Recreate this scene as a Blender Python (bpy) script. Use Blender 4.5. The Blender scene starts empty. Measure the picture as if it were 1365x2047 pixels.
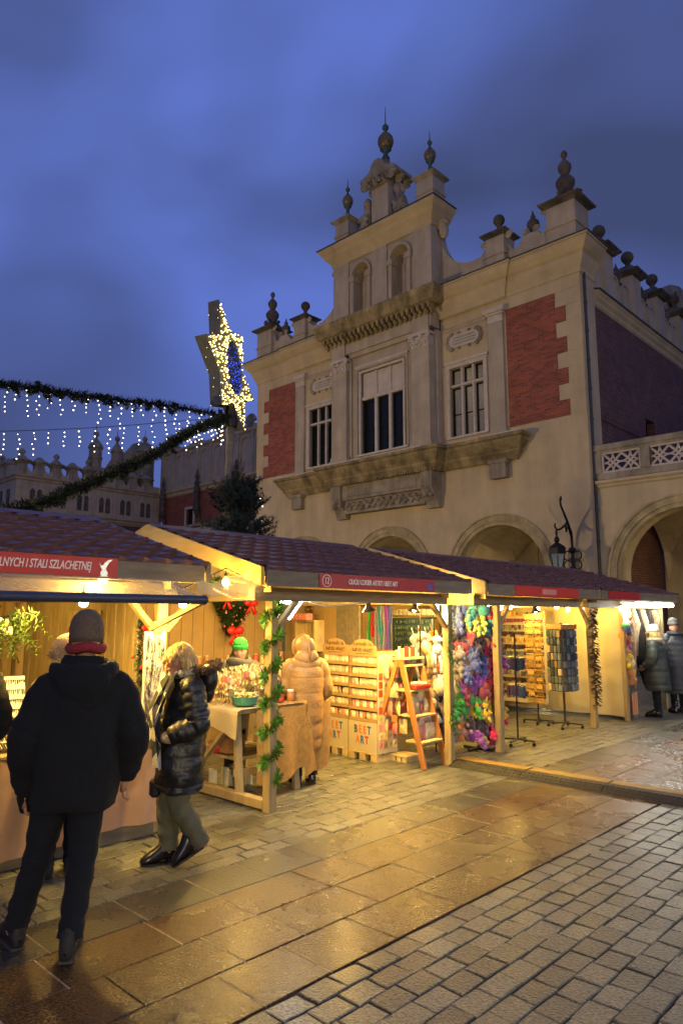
import bpy, math, random
from mathutils import Vector as V, Matrix, noise
rnd = random.Random(7)
R = math.radians
scene = bpy.context.scene
COL = scene.collection

# ---------------------------------------------------------------- camera
cam = bpy.data.cameras.new('camera'); camo = bpy.data.objects.new('camera', cam); COL.objects.link(camo)
camo.location = (0, 0, 1.72)
camo.rotation_euler = (R(90 + 8.5), 0, R(90 - 46.1))
cam.sensor_fit = 'HORIZONTAL'; cam.sensor_width = 36.0
cam.lens = 36.0 * 1401.0 / 1365.0
cam.clip_start = 0.05; cam.clip_end = 2000
scene.camera = camo

# ---------------------------------------------------------------- dusk sky, sun below the clouds
SUN_EL, SUN_ROT = R(-2.0), R(215)
world = bpy.data.worlds.new('World'); scene.world = world; world.use_nodes = True
nt = world.node_tree; nt.nodes.clear()
def wn(t, **k):
    n = nt.nodes.new(t)
    for a, b in k.items(): setattr(n, a, b)
    return n
sky = wn('ShaderNodeTexSky', sky_type='NISHITA', sun_disc=False, sun_elevation=SUN_EL, sun_rotation=SUN_ROT)
sky.air_density = 1.0; sky.dust_density = 0.6; sky.ozone_density = 4.0
tc = wn('ShaderNodeTexCoord')
mp = wn('ShaderNodeMapping'); mp.inputs['Scale'].default_value = (1.0, 1.0, 1.8); mp.inputs['Location'].default_value = (12.2, 3.1, .8)
nz = wn('ShaderNodeTexNoise'); nz.inputs['Scale'].default_value = 1.6; nz.inputs['Detail'].default_value = 3.2; nz.inputs['Roughness'].default_value = 0.45
nz.inputs['Distortion'].default_value = 0.35
rp = wn('ShaderNodeValToRGB')
rp.color_ramp.elements[0].position = 0.34; rp.color_ramp.elements[0].color = (0.058, 0.078, 0.190, 1)
rp.color_ramp.elements[1].position = 0.64; rp.color_ramp.elements[1].color = (0.128, 0.200, 0.65, 1)
mx = wn('ShaderNodeMixRGB', blend_type='MULTIPLY'); mx.inputs['Fac'].default_value = 0.0
ad = wn('ShaderNodeMixRGB', blend_type='ADD'); ad.inputs['Fac'].default_value = 1.0
sc_ = wn('ShaderNodeMixRGB', blend_type='MULTIPLY'); sc_.inputs['Fac'].default_value = 1.0; sc_.inputs['Color2'].default_value = (0.10, 0.12, 0.16, 1)
bg = wn('ShaderNodeBackground'); bg.inputs['Strength'].default_value = 0.15
up = wn('ShaderNodeMixRGB', blend_type='MULTIPLY'); up.inputs['Fac'].default_value = 1.0; up.inputs['Color2'].default_value = (6.0, 6.0, 6.0, 1)
ou = wn('ShaderNodeOutputWorld')
L = nt.links.new
L(tc.outputs['Generated'], mp.inputs['Vector']); L(mp.outputs['Vector'], nz.inputs['Vector']); L(nz.outputs['Fac'], rp.inputs['Fac'])
L(sky.outputs['Color'], sc_.inputs['Color1']); L(rp.outputs['Color'], up.inputs['Color1'])
L(up.outputs['Color'], ad.inputs['Color1']); L(sc_.outputs['Color'], ad.inputs['Color2'])
L(ad.outputs['Color'], bg.inputs['Color']); L(bg.outputs['Background'], ou.inputs['Surface'])

sun = bpy.data.lights.new('sun', 'SUN'); sun.energy = 0.012; sun.angle = R(25); sun.color = (0.75, 0.85, 1.0)
suno = bpy.data.objects.new('sun', sun); COL.objects.link(suno); suno.rotation_euler = (R(50), 0, R(35)); suno.location = (0, 0, 40)

vs = scene.view_settings
vs.view_transform = 'Standard'; vs.look = 'None'; vs.gamma = 1.0; vs.use_curve_mapping = False; vs.exposure = 0.0
cy = scene.cycles
cy.use_denoising = True; cy.max_bounces = 6; cy.diffuse_bounces = 3; cy.glossy_bounces = 3; cy.transmission_bounces = 4; cy.transparent_max_bounces = 12
cy.sample_clamp_indirect = 3.0; cy.caustics_reflective = False; cy.caustics_refractive = False
try: cy.denoiser = 'OPENIMAGEDENOISE'
except Exception: pass

# ---------------------------------------------------------------- mesh helpers
class B:
    def __init__(s): s.v = []; s.f = []
    def add(s, vs, fs):
        n = len(s.v); s.v += [tuple(p) for p in vs]; s.f += [tuple(i + n for i in f) for f in fs]; return s
    def obox(s, M, sx, sy, sz, b=0.0):
        h = (sx / 2, sy / 2, sz / 2)
        if b <= 0:
            vs = [M @ V((x * h[0], y * h[1], z * h[2])) for x in (-1, 1) for y in (-1, 1) for z in (-1, 1)]
            return s.add(vs, [(0, 1, 3, 2), (4, 6, 7, 5), (0, 4, 5, 1), (2, 3, 7, 6), (0, 2, 6, 4), (1, 5, 7, 3)])
        b = min(b, h[0] * .9, h[1] * .9, h[2] * .9)
        vs = []; idx = {}
        for x in (-1, 1):
            for y in (-1, 1):
                for z in (-1, 1):
                    for a in range(3):
                        p = [x * (h[0] - b), y * (h[1] - b), z * (h[2] - b)]
                        p[a] += b * (x, y, z)[a]
                        idx[(x, y, z, a)] = len(vs); vs.append(M @ V(p))
        fs = []
        I = lambda x, y, z, a: idx[(x, y, z, a)]
        for q in (-1, 1):
            fs.append((I(q, -1, -1, 0), I(q, 1, -1, 0), I(q, 1, 1, 0), I(q, -1, 1, 0)))
            fs.append((I(-1, q, -1, 1), I(1, q, -1, 1), I(1, q, 1, 1), I(-1, q, 1, 1)))
            fs.append((I(-1, -1, q, 2), I(1, -1, q, 2), I(1, 1, q, 2), I(-1, 1, q, 2)))
            for r in (-1, 1):
                fs.append((I(q, r, -1, 0), I(q, r, 1, 0), I(q, r, 1, 1), I(q, r, -1, 1)))
                fs.append((I(q, -1, r, 0), I(q, 1, r, 0), I(q, 1, r, 2), I(q, -1, r, 2)))
                fs.append((I(-1, q, r, 1), I(1, q, r, 1), I(1, q, r, 2), I(-1, q, r, 2)))
                for t in (-1, 1): fs.append((I(q, r, t, 0), I(q, r, t, 1), I(q, r, t, 2)))
        return s.add(vs, fs)
    def box(s, x0, y0, z0, x1, y1, z1, b=0.0):
        M = Matrix.Translation(((x0 + x1) / 2, (y0 + y1) / 2, (z0 + z1) / 2))
        return s.obox(M, abs(x1 - x0), abs(y1 - y0), abs(z1 - z0), b)
    def beam(s, p0, p1, w, h, b=0.0, up=(0, 0, 1)):
        p0, p1 = V(p0), V(p1); d = p1 - p0; l = d.length; d.normalize()
        u = V(up); x = d.cross(u)
        if x.length < 1e-4: x = d.cross(V((0, 1, 0)))
        x.normalize(); u = x.cross(d)
        M = Matrix.Translation((p0 + p1) / 2) @ Matrix((x, d, u)).transposed().to_4x4()
        return s.obox(M, w, l, h, b)
    def tube(s, pts, rad, n=8, cap=True, flat=1.0, ref=None):
        pts = [V(p) for p in pts]; m = len(pts)
        if not isinstance(rad, (list, tuple)): rad = [rad] * m
        prev = None; vs = []
        for i in range(m):
            d = (pts[min(i + 1, m - 1)] - pts[max(i - 1, 0)]).normalized()
            if prev is None:
                a = V(ref) if ref else (V((0, 0, 1)) if abs(d.z) < .9 else V((1, 0, 0)))
            else: a = prev
            a = (a - d * a.dot(d))
            if a.length < 1e-5: a = d.orthogonal()
            a.normalize(); prev = a; c = d.cross(a)
            for k in range(n):
                t = 2 * math.pi * k / n
                vs.append(pts[i] + (a * math.cos(t) + c * math.sin(t) * flat) * rad[i])
        fs = [(i * n + k, i * n + (k + 1) % n, (i + 1) * n + (k + 1) % n, (i + 1) * n + k) for i in range(m - 1) for k in range(n)]
        if cap: fs += [tuple(range(n))[::-1], tuple(range((m - 1) * n, m * n))]
        return s.add(vs, fs)
    def lathe(s, prof, c=(0, 0, 0), n=16, M=None, sq=None):
        vs = []; c = V(c)
        for r, z in prof:
            for k in range(n):
                t = 2 * math.pi * (k + (0.5 if sq else 0)) / n
                p = V((r * math.cos(t), r * math.sin(t), z))
                vs.append((M @ p if M else p) + c)
        m = len(prof)
        fs = [(i * n + k, i * n + (k + 1) % n, (i + 1) * n + (k + 1) % n, (i + 1) * n + k) for i in range(m - 1) for k in range(n)]
        fs += [tuple(range(n))[::-1], tuple(range((m - 1) * n, m * n))]
        return s.add(vs, fs)
    def sph(s, c, r, nu=10, nv=7, sc=(1, 1, 1), M=None):
        vs = []; c = V(c)
        for j in range(1, nv):
            a = math.pi * j / nv
            for k in range(nu):
                t = 2 * math.pi * k / nu
                p = V((math.sin(a) * math.cos(t) * sc[0], math.sin(a) * math.sin(t) * sc[1], math.cos(a) * sc[2])) * r
                vs.append((M @ p if M else p) + c)
        top = V((0, 0, sc[2] * r)); bot = V((0, 0, -sc[2] * r))
        vs += [(M @ top if M else top) + c, (M @ bot if M else bot) + c]
        T = (nv - 1) * nu
        fs = [(j * nu + k, (j + 1) * nu + k, (j + 1) * nu + (k + 1) % nu, j * nu + (k + 1) % nu) for j in range(nv - 2) for k in range(nu)]
        fs += [(T, k, (k + 1) % nu) for k in range(nu)] + [(T + 1, (nv - 2) * nu + (k + 1) % nu, (nv - 2) * nu + k) for k in range(nu)]
        return s.add(vs, fs)
    def loft(s, rings, n=24, fn=None, cap=True):
        # ring: (x, y, z, rx, ry[, rot])
        vs = []
        for i, r in enumerate(rings):
            x, y, z, rx, ry = r[:5]; rot = r[5] if len(r) > 5 else 0
            for k in range(n):
                t = 2 * math.pi * k / n
                q = fn(i, t) if fn else 1.0
                px, py = rx * math.cos(t) * q, ry * math.sin(t) * q
                vs.append((x + px * math.cos(rot) - py * math.sin(rot), y + px * math.sin(rot) + py * math.cos(rot), z))
        m = len(rings)
        fs = [(i * n + k, i * n + (k + 1) % n, (i + 1) * n + (k + 1) % n, (i + 1) * n + k) for i in range(m - 1) for k in range(n)]
        if cap: fs += [tuple(range(n))[::-1], tuple(range((m - 1) * n, m * n))]
        return s.add(vs, fs)
    def grid(s, nu, nv, fn):
        vs = [fn(i / nu, j / nv) for j in range(nv + 1) for i in range(nu + 1)]
        w = nu + 1
        return s.add(vs, [(j * w + i, j * w + i + 1, (j + 1) * w + i + 1, (j + 1) * w + i) for j in range(nv) for i in range(nu)])
    def prism(s, poly, a0, a1, ax='y'):
        # poly in the two other axes, extruded along ax
        def P(p, a): return (p[0], a, p[1]) if ax == 'y' else ((a, p[0], p[1]) if ax == 'x' else (p[0], p[1], a))
        n = len(poly)
        vs = [P(p, a0) for p in poly] + [P(p, a1) for p in poly]
        return s.add(vs, [tuple(range(n)), tuple(range(2 * n - 1, n - 1, -1))] + [(i, i + n, (i + 1) % n + n, (i + 1) % n) for i in range(n)])
    def sweep(s, prof, path, closed=False):
        # prof: (out, z); path in plan, outward = right hand of travel
        n = len(path); vs = []
        for i in range(n):
            p = V(path[i]).to_2d() if len(path[i]) > 2 else V(path[i])
            d0 = (V(path[i]) - V(path[i - 1])) if (i > 0 or closed) else (V(path[1]) - V(path[0]))
            d1 = (V(path[(i + 1) % n]) - V(path[i])) if (i < n - 1 or closed) else d0
            d0 = d0.normalized(); d1 = d1.normalized()
            n0 = V((d0.y, -d0.x)); n1 = V((d1.y, -d1.x)); m = (n0 + n1)
            m = m / max(m.dot(n0), .2) if m.length > 1e-6 else n0
            for o, z in prof: vs.append((p.x + m.x * o, p.y + m.y * o, z))
        k = len(prof); fs = []
        for i in range(n if closed else n - 1):
            j = (i + 1) % n
            for q in range(k - 1): fs.append((i * k + q, j * k + q, j * k + q + 1, i * k + q + 1))
        if not closed: fs += [tuple(range(k)), tuple(range((n - 1) * k + k - 1, (n - 1) * k - 1, -1))]
        return s.add(vs, fs)
    def xf(s, M):
        s.v = [tuple(M @ V(p)) for p in s.v]; return s
    def jitter(s, amp, freq=3.0, seed=0.0):
        out = []
        for p in s.v:
            q = V(p) * freq + V((seed, seed * 1.7, -seed))
            o = noise.noise_vector(q)
            out.append((p[0] + o.x * amp, p[1] + o.y * amp, p[2] + o.z * amp))
        s.v = out; return s
    def mesh(s, name, mat, smooth=False, angle=None):
        me = bpy.data.meshes.new(name); me.from_pydata(s.v, [], s.f); me.validate(); me.update()
        if mat: me.materials.append(mat)
        if smooth:
            me.polygons.foreach_set('use_smooth', [True] * len(me.polygons))
            if angle: me.set_sharp_from_angle(angle=R(angle))
        return me
    def build(s, name, mat, parent=None, smooth=False, angle=None):
        return link(name, s.mesh(name, mat, smooth, angle), parent)

def link(name, me, parent=None, loc=None, rot=None):
    o = bpy.data.objects.new(name, me); COL.objects.link(o)
    if parent: o.parent = parent
    if loc is not None: o.location = loc
    if rot is not None: o.rotation_euler = rot
    return o
def tag(o, label, cat, group=None):
    o['label'] = label; o['category'] = cat
    if group: o['group'] = group
    return o
def kind(o, k='structure'): o['kind'] = k; return o
def thing(name, label, cat, loc=(0, 0, 0), rz=0, group=None):
    o = bpy.data.objects.new(name, None); COL.objects.link(o); o.empty_display_size = .2
    o.location = loc; o.rotation_euler = (0, 0, rz); return tag(o, label, cat, group)
KIDS = {}
def dup(root, loc, rz=0, label=None, group=None, scale=None):
    r = root.copy(); COL.objects.link(r); r.location = loc; r.rotation_euler = (root.rotation_euler[0], root.rotation_euler[1], rz)
    if scale: r.scale = scale if isinstance(scale, tuple) else (scale,) * 3
    if label: r['label'] = label
    if group: r['group'] = group
    for ch in [o for o in root.children]:
        c = ch.copy(); COL.objects.link(c); c.parent = r
        for g in [o for o in ch.children]:
            d = g.copy(); COL.objects.link(d); d.parent = c
    return r
def blob(b, voxel, smooth=4, disp=None):
    # fuse overlapping shapes into one continuous skin
    me = b.mesh('tmp', None); o = bpy.data.objects.new('tmp', me); COL.objects.link(o)
    m = o.modifiers.new('r', 'REMESH'); m.mode = 'VOXEL'; m.voxel_size = voxel; m.use_smooth_shade = True
    if smooth:
        q = o.modifiers.new('s', 'SMOOTH'); q.factor = .5; q.iterations = smooth
    dg = bpy.context.evaluated_depsgraph_get(); dg.update()
    out = bpy.data.meshes.new_from_object(o.evaluated_get(dg))
    bpy.data.objects.remove(o); bpy.data.meshes.remove(me)
    out.polygons.foreach_set('use_smooth', [True] * len(out.polygons))
    if disp:
        for v in out.vertices: v.co += V(disp(v.co, v.normal))
    return out
def blobobj(name, b, voxel, mat, parent=None, smooth=4, disp=None):
    me = blob(b, voxel, smooth, disp); me.materials.clear(); me.materials.append(mat); me.name = name
    return link(name, me, parent)
def text(name, body, size, mat, parent, loc, rot, shear=0.0, align='LEFT', ext=0.002, sx=1.0, bold=0.0):
    cu = bpy.data.curves.new(name, 'FONT'); cu.body = body; cu.size = size; cu.shear = shear; cu.extrude = ext; cu.offset = bold
    cu.align_x = align; cu.align_y = 'CENTER'; cu.resolution_u = 3
    o = bpy.data.objects.new('tmp', cu); COL.objects.link(o)
    dg = bpy.context.evaluated_depsgraph_get(); dg.update()
    me = bpy.data.meshes.new_from_object(o.evaluated_get(dg)); bpy.data.objects.remove(o)
    me.materials.clear(); me.materials.append(mat)
    t = link(name, me, parent, loc, rot); t.scale = (sx, 1, 1); return t

# ---------------------------------------------------------------- materials
M_ = {}
def mat(name, col, rough=.7, var=.12, scale=6.0, bump=0.0, bscale=40.0, metal=0.0, emit=None, es=0.0, spec=.5, stretch=(1, 1, 1), col2=None, island=0.0, alpha=None, coord='Object', sheen=0, trans=0, coat=0, detail=4, sss=0, streak=0, rvar=0):
    m = bpy.data.materials.new(name); m.use_nodes = True; t = m.node_tree; p = t.nodes['Principled BSDF']; K = t.links.new
    p.inputs['Roughness'].default_value = rough; p.inputs['Metallic'].default_value = metal; p.inputs['Specular IOR Level'].default_value = spec
    if sheen: p.inputs['Sheen Weight'].default_value = sheen
    if coat: p.inputs['Coat Weight'].default_value = coat; p.inputs['Coat Roughness'].default_value = .27
    if trans: p.inputs['Transmission Weight'].default_value = trans
    if sss: p.inputs['Subsurface Weight'].default_value = sss; p.inputs['Subsurface Radius'].default_value = (.012, .005, .003)
    tc = t.nodes.new('ShaderNodeTexCoord'); mp = t.nodes.new('ShaderNodeMapping'); mp.inputs['Scale'].default_value = stretch
    if coord == 'World': gp = t.nodes.new('ShaderNodeNewGeometry'); K(gp.outputs['Position'], mp.inputs['Vector'])
    else: K(tc.outputs[coord], mp.inputs['Vector'])
    nz = t.nodes.new('ShaderNodeTexNoise'); nz.inputs['Scale'].default_value = scale; nz.inputs['Detail'].default_value = detail; nz.inputs['Roughness'].default_value = .6
    K(mp.outputs['Vector'], nz.inputs['Vector'])
    rp = t.nodes.new('ShaderNodeValToRGB'); e = rp.color_ramp.elements
    c = col; c2 = col2 or tuple(x * (1 + var) for x in c); c1 = c if col2 else tuple(x * (1 - var) for x in c)
    e[0].position = .32; e[0].color = (*c1, 1); e[1].position = .68; e[1].color = (*[min(x, 1) for x in c2], 1)
    K(nz.outputs['Fac'], rp.inputs['Fac']); last = rp.outputs['Color']
    if island:
        g = t.nodes.new('ShaderNodeNewGeometry'); oi = t.nodes.new('ShaderNodeObjectInfo')
        a = t.nodes.new('ShaderNodeMath'); a.operation = 'ADD'; K(g.outputs['Random Per Island'], a.inputs[0]); K(oi.outputs['Random'], a.inputs[1])
        fr = t.nodes.new('ShaderNodeMath'); fr.operation = 'FRACT'; K(a.outputs[0], fr.inputs[0])
        mr = t.nodes.new('ShaderNodeMapRange'); mr.inputs['To Min'].default_value = 1 - island; mr.inputs['To Max'].default_value = 1 + island
        K(fr.outputs[0], mr.inputs['Value'])
        mm = t.nodes.new('ShaderNodeMixRGB'); mm.blend_type = 'MULTIPLY'; mm.inputs['Fac'].default_value = 1
        K(last, mm.inputs['Color1']); K(mr.outputs[0], mm.inputs['Color2']); last = mm.outputs['Color']
    if streak:
        m2 = t.nodes.new('ShaderNodeMapping'); m2.inputs['Scale'].default_value = (1.6, 1.6, .22); K(tc.outputs[coord], m2.inputs['Vector'])
        n3 = t.nodes.new('ShaderNodeTexNoise'); n3.inputs['Scale'].default_value = 1.3; n3.inputs['Detail'].default_value = 7; n3.inputs['Roughness'].default_value = .65; K(m2.outputs['Vector'], n3.inputs['Vector'])
        m3 = t.nodes.new('ShaderNodeMapRange'); m3.inputs['From Min'].default_value = .35; m3.inputs['From Max'].default_value = .62; m3.inputs['To Min'].default_value = 1 - streak; m3.inputs['To Max'].default_value = 1.05; K(n3.outputs['Fac'], m3.inputs['Value'])
        mm = t.nodes.new('ShaderNodeMixRGB'); mm.blend_type = 'MULTIPLY'; mm.inputs['Fac'].default_value = 1; K(last, mm.inputs['Color1']); K(m3.outputs[0], mm.inputs['Color2']); last = mm.outputs['Color']
    if rvar:
        n4 = t.nodes.new('ShaderNodeTexNoise'); n4.inputs['Scale'].default_value = 1.1; n4.inputs['Detail'].default_value = 6; n4.inputs['Roughness'].default_value = .6; K(mp.outputs['Vector'], n4.inputs['Vector'])
        m4 = t.nodes.new('ShaderNodeMapRange'); m4.inputs['From Min'].default_value = .35; m4.inputs['From Max'].default_value = .65; m4.inputs['To Min'].default_value = max(.04, rough - rvar); m4.inputs['To Max'].default_value = rough + rvar; K(n4.outputs['Fac'], m4.inputs['Value']); K(m4.outputs[0], p.inputs['Roughness'])
    K(last, p.inputs['Base Color'])
    if bump:
        n2 = t.nodes.new('ShaderNodeTexNoise'); n2.inputs['Scale'].default_value = bscale; n2.inputs['Detail'].default_value = 5
        K(mp.outputs['Vector'], n2.inputs['Vector'])
        bp = t.nodes.new('ShaderNodeBump'); bp.inputs['Strength'].default_value = bump; bp.inputs['Distance'].default_value = .02
        K(n2.outputs['Fac'], bp.inputs['Height']); K(bp.outputs['Normal'], p.inputs['Normal'])
    if emit: p.inputs['Emission Color'].default_value = (*emit, 1); p.inputs['Emission Strength'].default_value = es
    if alpha is not None: p.inputs['Alpha'].default_value = alpha
    m.cycles.emission_sampling = 'NONE' if emit else 'AUTO'
    M_[name] = m; return m
def brick_mat(name, ax, c1, c2, mortar):
    m = bpy.data.materials.new(name); m.use_nodes = True; t = m.node_tree; p = t.nodes['Principled BSDF']; K = t.links.new
    p.inputs['Roughness'].default_value = .85
    tc = t.nodes.new('ShaderNodeTexCoord'); se = t.nodes.new('ShaderNodeSeparateXYZ'); co = t.nodes.new('ShaderNodeCombineXYZ')
    K(tc.outputs['Object'], se.inputs[0]); K(se.outputs[ax], co.inputs[0]); K(se.outputs[2], co.inputs[1])
    br = t.nodes.new('ShaderNodeTexBrick'); br.inputs['Scale'].default_value = 1; br.inputs['Brick Width'].default_value = .29; br.inputs['Row Height'].default_value = .09
    br.inputs['Mortar Size'].default_value = .010; br.inputs['Bias'].default_value = -.2
    br.inputs['Color1'].default_value = (*c1, 1); br.inputs['Color2'].default_value = (*c2, 1); br.inputs['Mortar'].default_value = (*mortar, 1)
    nz = t.nodes.new('ShaderNodeTexNoise'); nz.inputs['Scale'].default_value = 1.4; nz.inputs['Detail'].default_value = 6
    mp = t.nodes.new('ShaderNodeMapping'); mp.inputs['Scale'].default_value = (1, 1, 1.2); K(tc.outputs['Object'], mp.inputs[0]); K(mp.outputs[0], nz.inputs['Vector'])
    mr = t.nodes.new('ShaderNodeMapRange'); mr.inputs['From Min'].default_value = .3; mr.inputs['From Max'].default_value = .7; mr.inputs['To Min'].default_value = .82; mr.inputs['To Max'].default_value = 1.18
    K(nz.outputs['Fac'], mr.inputs['Value'])
    mm = t.nodes.new('ShaderNodeMixRGB'); mm.blend_type = 'MULTIPLY'; mm.inputs['Fac'].default_value = 1
    K(co.outputs[0], br.inputs['Vector']); K(br.outputs['Color'], mm.inputs['Color1']); K(mr.outputs[0], mm.inputs['Color2']); K(mm.outputs[0], p.inputs['Base Color'])
    bp = t.nodes.new('ShaderNodeBump'); bp.inputs['Strength'].default_value = .5; bp.inputs['Distance'].default_value = .01; bp.invert = True
    K(br.outputs['Fac'], bp.inputs['Height']); K(bp.outputs['Normal'], p.inputs['Normal'])
    M_[name] = m; return m

mat('plaster', (.53, .395, .22), .9, .12, .9, .3, 25, detail=8, streak=.10)
mat('plaster_pale', (.44, .345, .235), .9, .12, 1.3, .3, 25, streak=.16)
mat('stone', (.34, .27, .18), .9, .25, 2.2, .6, 18, streak=.4)
mat('stone_dark', (.115, .09, .066), .9, .4, 2.6, .7, 16, streak=.5)
mat('stone_pale', (.55, .45, .35), .85, .12, 3, .3, 30)
mat('arch_stone', (.46, .35, .17), .9, .25, 2.2, .5, 14, streak=.3)
mat('ledge_stone', (.33, .24, .11), .9, .4, 2.2, .6, 14, streak=.5)
mat('roof_metal', (.055, .06, .06), .6, .3, 5)
mat('patina', (.05, .085, .08), .6, .3, 8)
mat('gilt', (.20, .135, .06), .5, .4, 5, metal=.5)
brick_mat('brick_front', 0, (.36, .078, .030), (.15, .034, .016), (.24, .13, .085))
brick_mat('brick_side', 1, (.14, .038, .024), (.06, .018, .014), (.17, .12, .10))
mat('glass_dark', (.012, .014, .016), .08, .1, 2, spec=.22)
mat('glass_clear', (.9, .92, .92), .03, 0, 2, alpha=.12, spec=.5)
mat('iron', (.02, .018, .017), .5, .2, 20, metal=.6)
mat('sett', (.120, .122, .102), .33, .5, 55, .65, 70, island=.30, spec=.6, coat=.2, coord='World', rvar=.05)
mat('slab_brown', (.086, .047, .019), .27, .5, 60, .40, 75, island=.2, spec=.5, coat=.14, coord='World', rvar=.035)
mat('slab_grey', (.056, .055, .046), .27, .5, 60, .40, 75, island=.15, spec=.5, coat=.14, coord='World', rvar=.035)
mat('joint', (.055, .047, .035), .85, .3, 20, .4, 60)
mat('wood_pale', (.33, .245, .115), .65, .22, 5, .25, 30, stretch=(4, 4, .6), detail=6)
mat('wood_pale_h', (.33, .245, .115), .65, .22, 5, .25, 30, stretch=(4, .6, 4), detail=6)
mat('wood_grey', (.165, .135, .09), .65, .22, 5, .2, 30, stretch=(4, .6, 4))
mat('wood_yellow_lamplit', (.55, .36, .075), .6, .12, 4, .15, 30, stretch=(.7, 4, 4))  # yellow has the bulb light on the second stall's barge board painted in
mat('wood_orange', (.38, .155, .035), .5, .2, 6, .15, 30, stretch=(5, 5, .8))
mat('ply', (.30, .195, .075), .7, .12, 2.5, .1, 30)
mat('tile_purple', (.115, .055, .060), .42, .2, 12, .1, 60, island=.15, spec=.5)
# ================================================================ GROUND
g = B().grid(8, 8, lambda u, v: (-420 + 840 * u, -420 + 840 * v, -.026)); ground = kind(g.build('ground', M_['joint']))
def stone_mesh(name, lx, ly, m, h=.03, ch=.008, seed=0):
    r = random.Random(seed); b = B()
    x, y = lx / 2, ly / 2
    base = [(-x, -y), (x, -y), (x, y), (-x, y)]
    base = [(p[0] + r.uniform(-.005, .005) * (1 if lx < .3 else .3), p[1] + r.uniform(-.007, .007) * (1 if lx < .3 else .3)) for p in base]
    top = [(p[0] - math.copysign(ch, p[0]), p[1] - math.copysign(ch, p[1])) for p in base]
    zz = [r.uniform(-.0015, .0015) for _ in range(4)]
    vs = [(p[0], p[1], -h) for p in base] + [(p[0], p[1], -ch * .6) for p in base] + [(p[0], p[1], z) for p, z in zip(top, zz)]
    fs = [(8, 9, 10, 11)] + [(a, (a + 1) % 4, (a + 1) % 4 + 4, a + 4) for a in range(4)] + [(a + 4, (a + 1) % 4 + 4, (a + 1) % 4 + 8, a + 8) for a in range(4)]
    b.add(vs, fs); return b, b.mesh(name, m)
FW = V((-math.cos(R(46.1)), math.sin(R(46.1)))); RT = V((math.sin(R(46.1)), math.cos(R(46.1))))
def inview(x, y):
    p = V((x, y)); d = p.dot(FW); l = p.dot(RT)
    return d > 2.2 and abs(l) < d * .50 + .25, d
def pave(root, x0, x1, y0, y1, px, py, gap, m, piece, limit, rest_name, skip=None, stag=.5):
    vars_ = [stone_mesh(piece, px - gap, py - gap, m, ch=.0055 if px < .3 else .004, seed=i) for i in range(14)]
    cells = []
    i = 0
    while x0 + (i + .5) * px < x1:
        off = (stag * (i % 2) + .13 * math.sin(i * 2.3)) * py; j = -1
        while y0 + j * py + off < y1:
            cx, cyy = x0 + (i + .5) * px, y0 + (j + .5) * py + off
            if not (skip and skip(cx, cyy)):
                ok, d = inview(cx, cyy); cells.append((0 if ok else 1, d if ok else 1e3 + abs(d), cx, cyy))
            j += 1
        i += 1
    cells.sort()
    rest = B()
    for k, (bad, d, cx, cyy) in enumerate(cells):
        v = vars_[rnd.randrange(14)]; dz = rnd.uniform(-.0035, .003)
        if k < limit and not bad:
            o = link(piece, v[1], root, (cx, cyy, dz)); o.rotation_euler = (rnd.uniform(-.009, .009), rnd.uniform(-.009, .009), rnd.uniform(-.02, .02))
        elif d < 40 or bad and d < 1010:
            rest.add([(p[0] + cx, p[1] + cyy, p[2] + dz) for p in v[0].v], v[0].f)
    if rest.v: kind(rest.build(rest_name, m, root), 'stuff')
near = kind(B().box(-2.62, .5, -.023, 5.5, 19, -.0105).build('square_pavement', M_['joint']))
pave(near, -2.60, 5.2, .8, 18.8, .143, .20, .0085, M_['sett'], 'paving_stone', 300, 'paving_stones_beyond')
mk = kind(B().box(-9.4, .5, -.023, -4.2, 21.2, -.0105).build('market_pavement', M_['joint']))
pave(mk, -9.2, -4.19, .8, 21, .143, .215, .0085, M_['sett'], 'paving_stone', 300, 'paving_stones_beyond')
mat('mortar', (.30, .25, .17), .8, .3, 30, .5, 90)
slab = kind(B().box(-4.2, .5, -.023, -2.6, 21, -.0205).build('slab_path', M_['joint']))
for i, X in enumerate((-4.19, -3.79, -3.39, -3.0)):
    m = M_['slab_grey'] if i == 0 else M_['slab_brown']
    y = .6 + .17 * i; r = random.Random(i)
    while y < 20.5:
        ln = r.choice((.42, .5, .56, .62)); w = (.4, .4, .39, .39)[i]
        b, me = stone_mesh('paving_slab', w - .007, ln - .007, m, ch=.004, seed=int(y * 10))
        link('paving_slab', me, slab, (X + w / 2, y + ln / 2, r.uniform(-.001, .001))); y += ln
        if r.random() < .55: B().box(X + .004, y - .004, -.02, X + w - .004, y + .004, -.0005).build('mortar_joint', M_['mortar'], slab)
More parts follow.
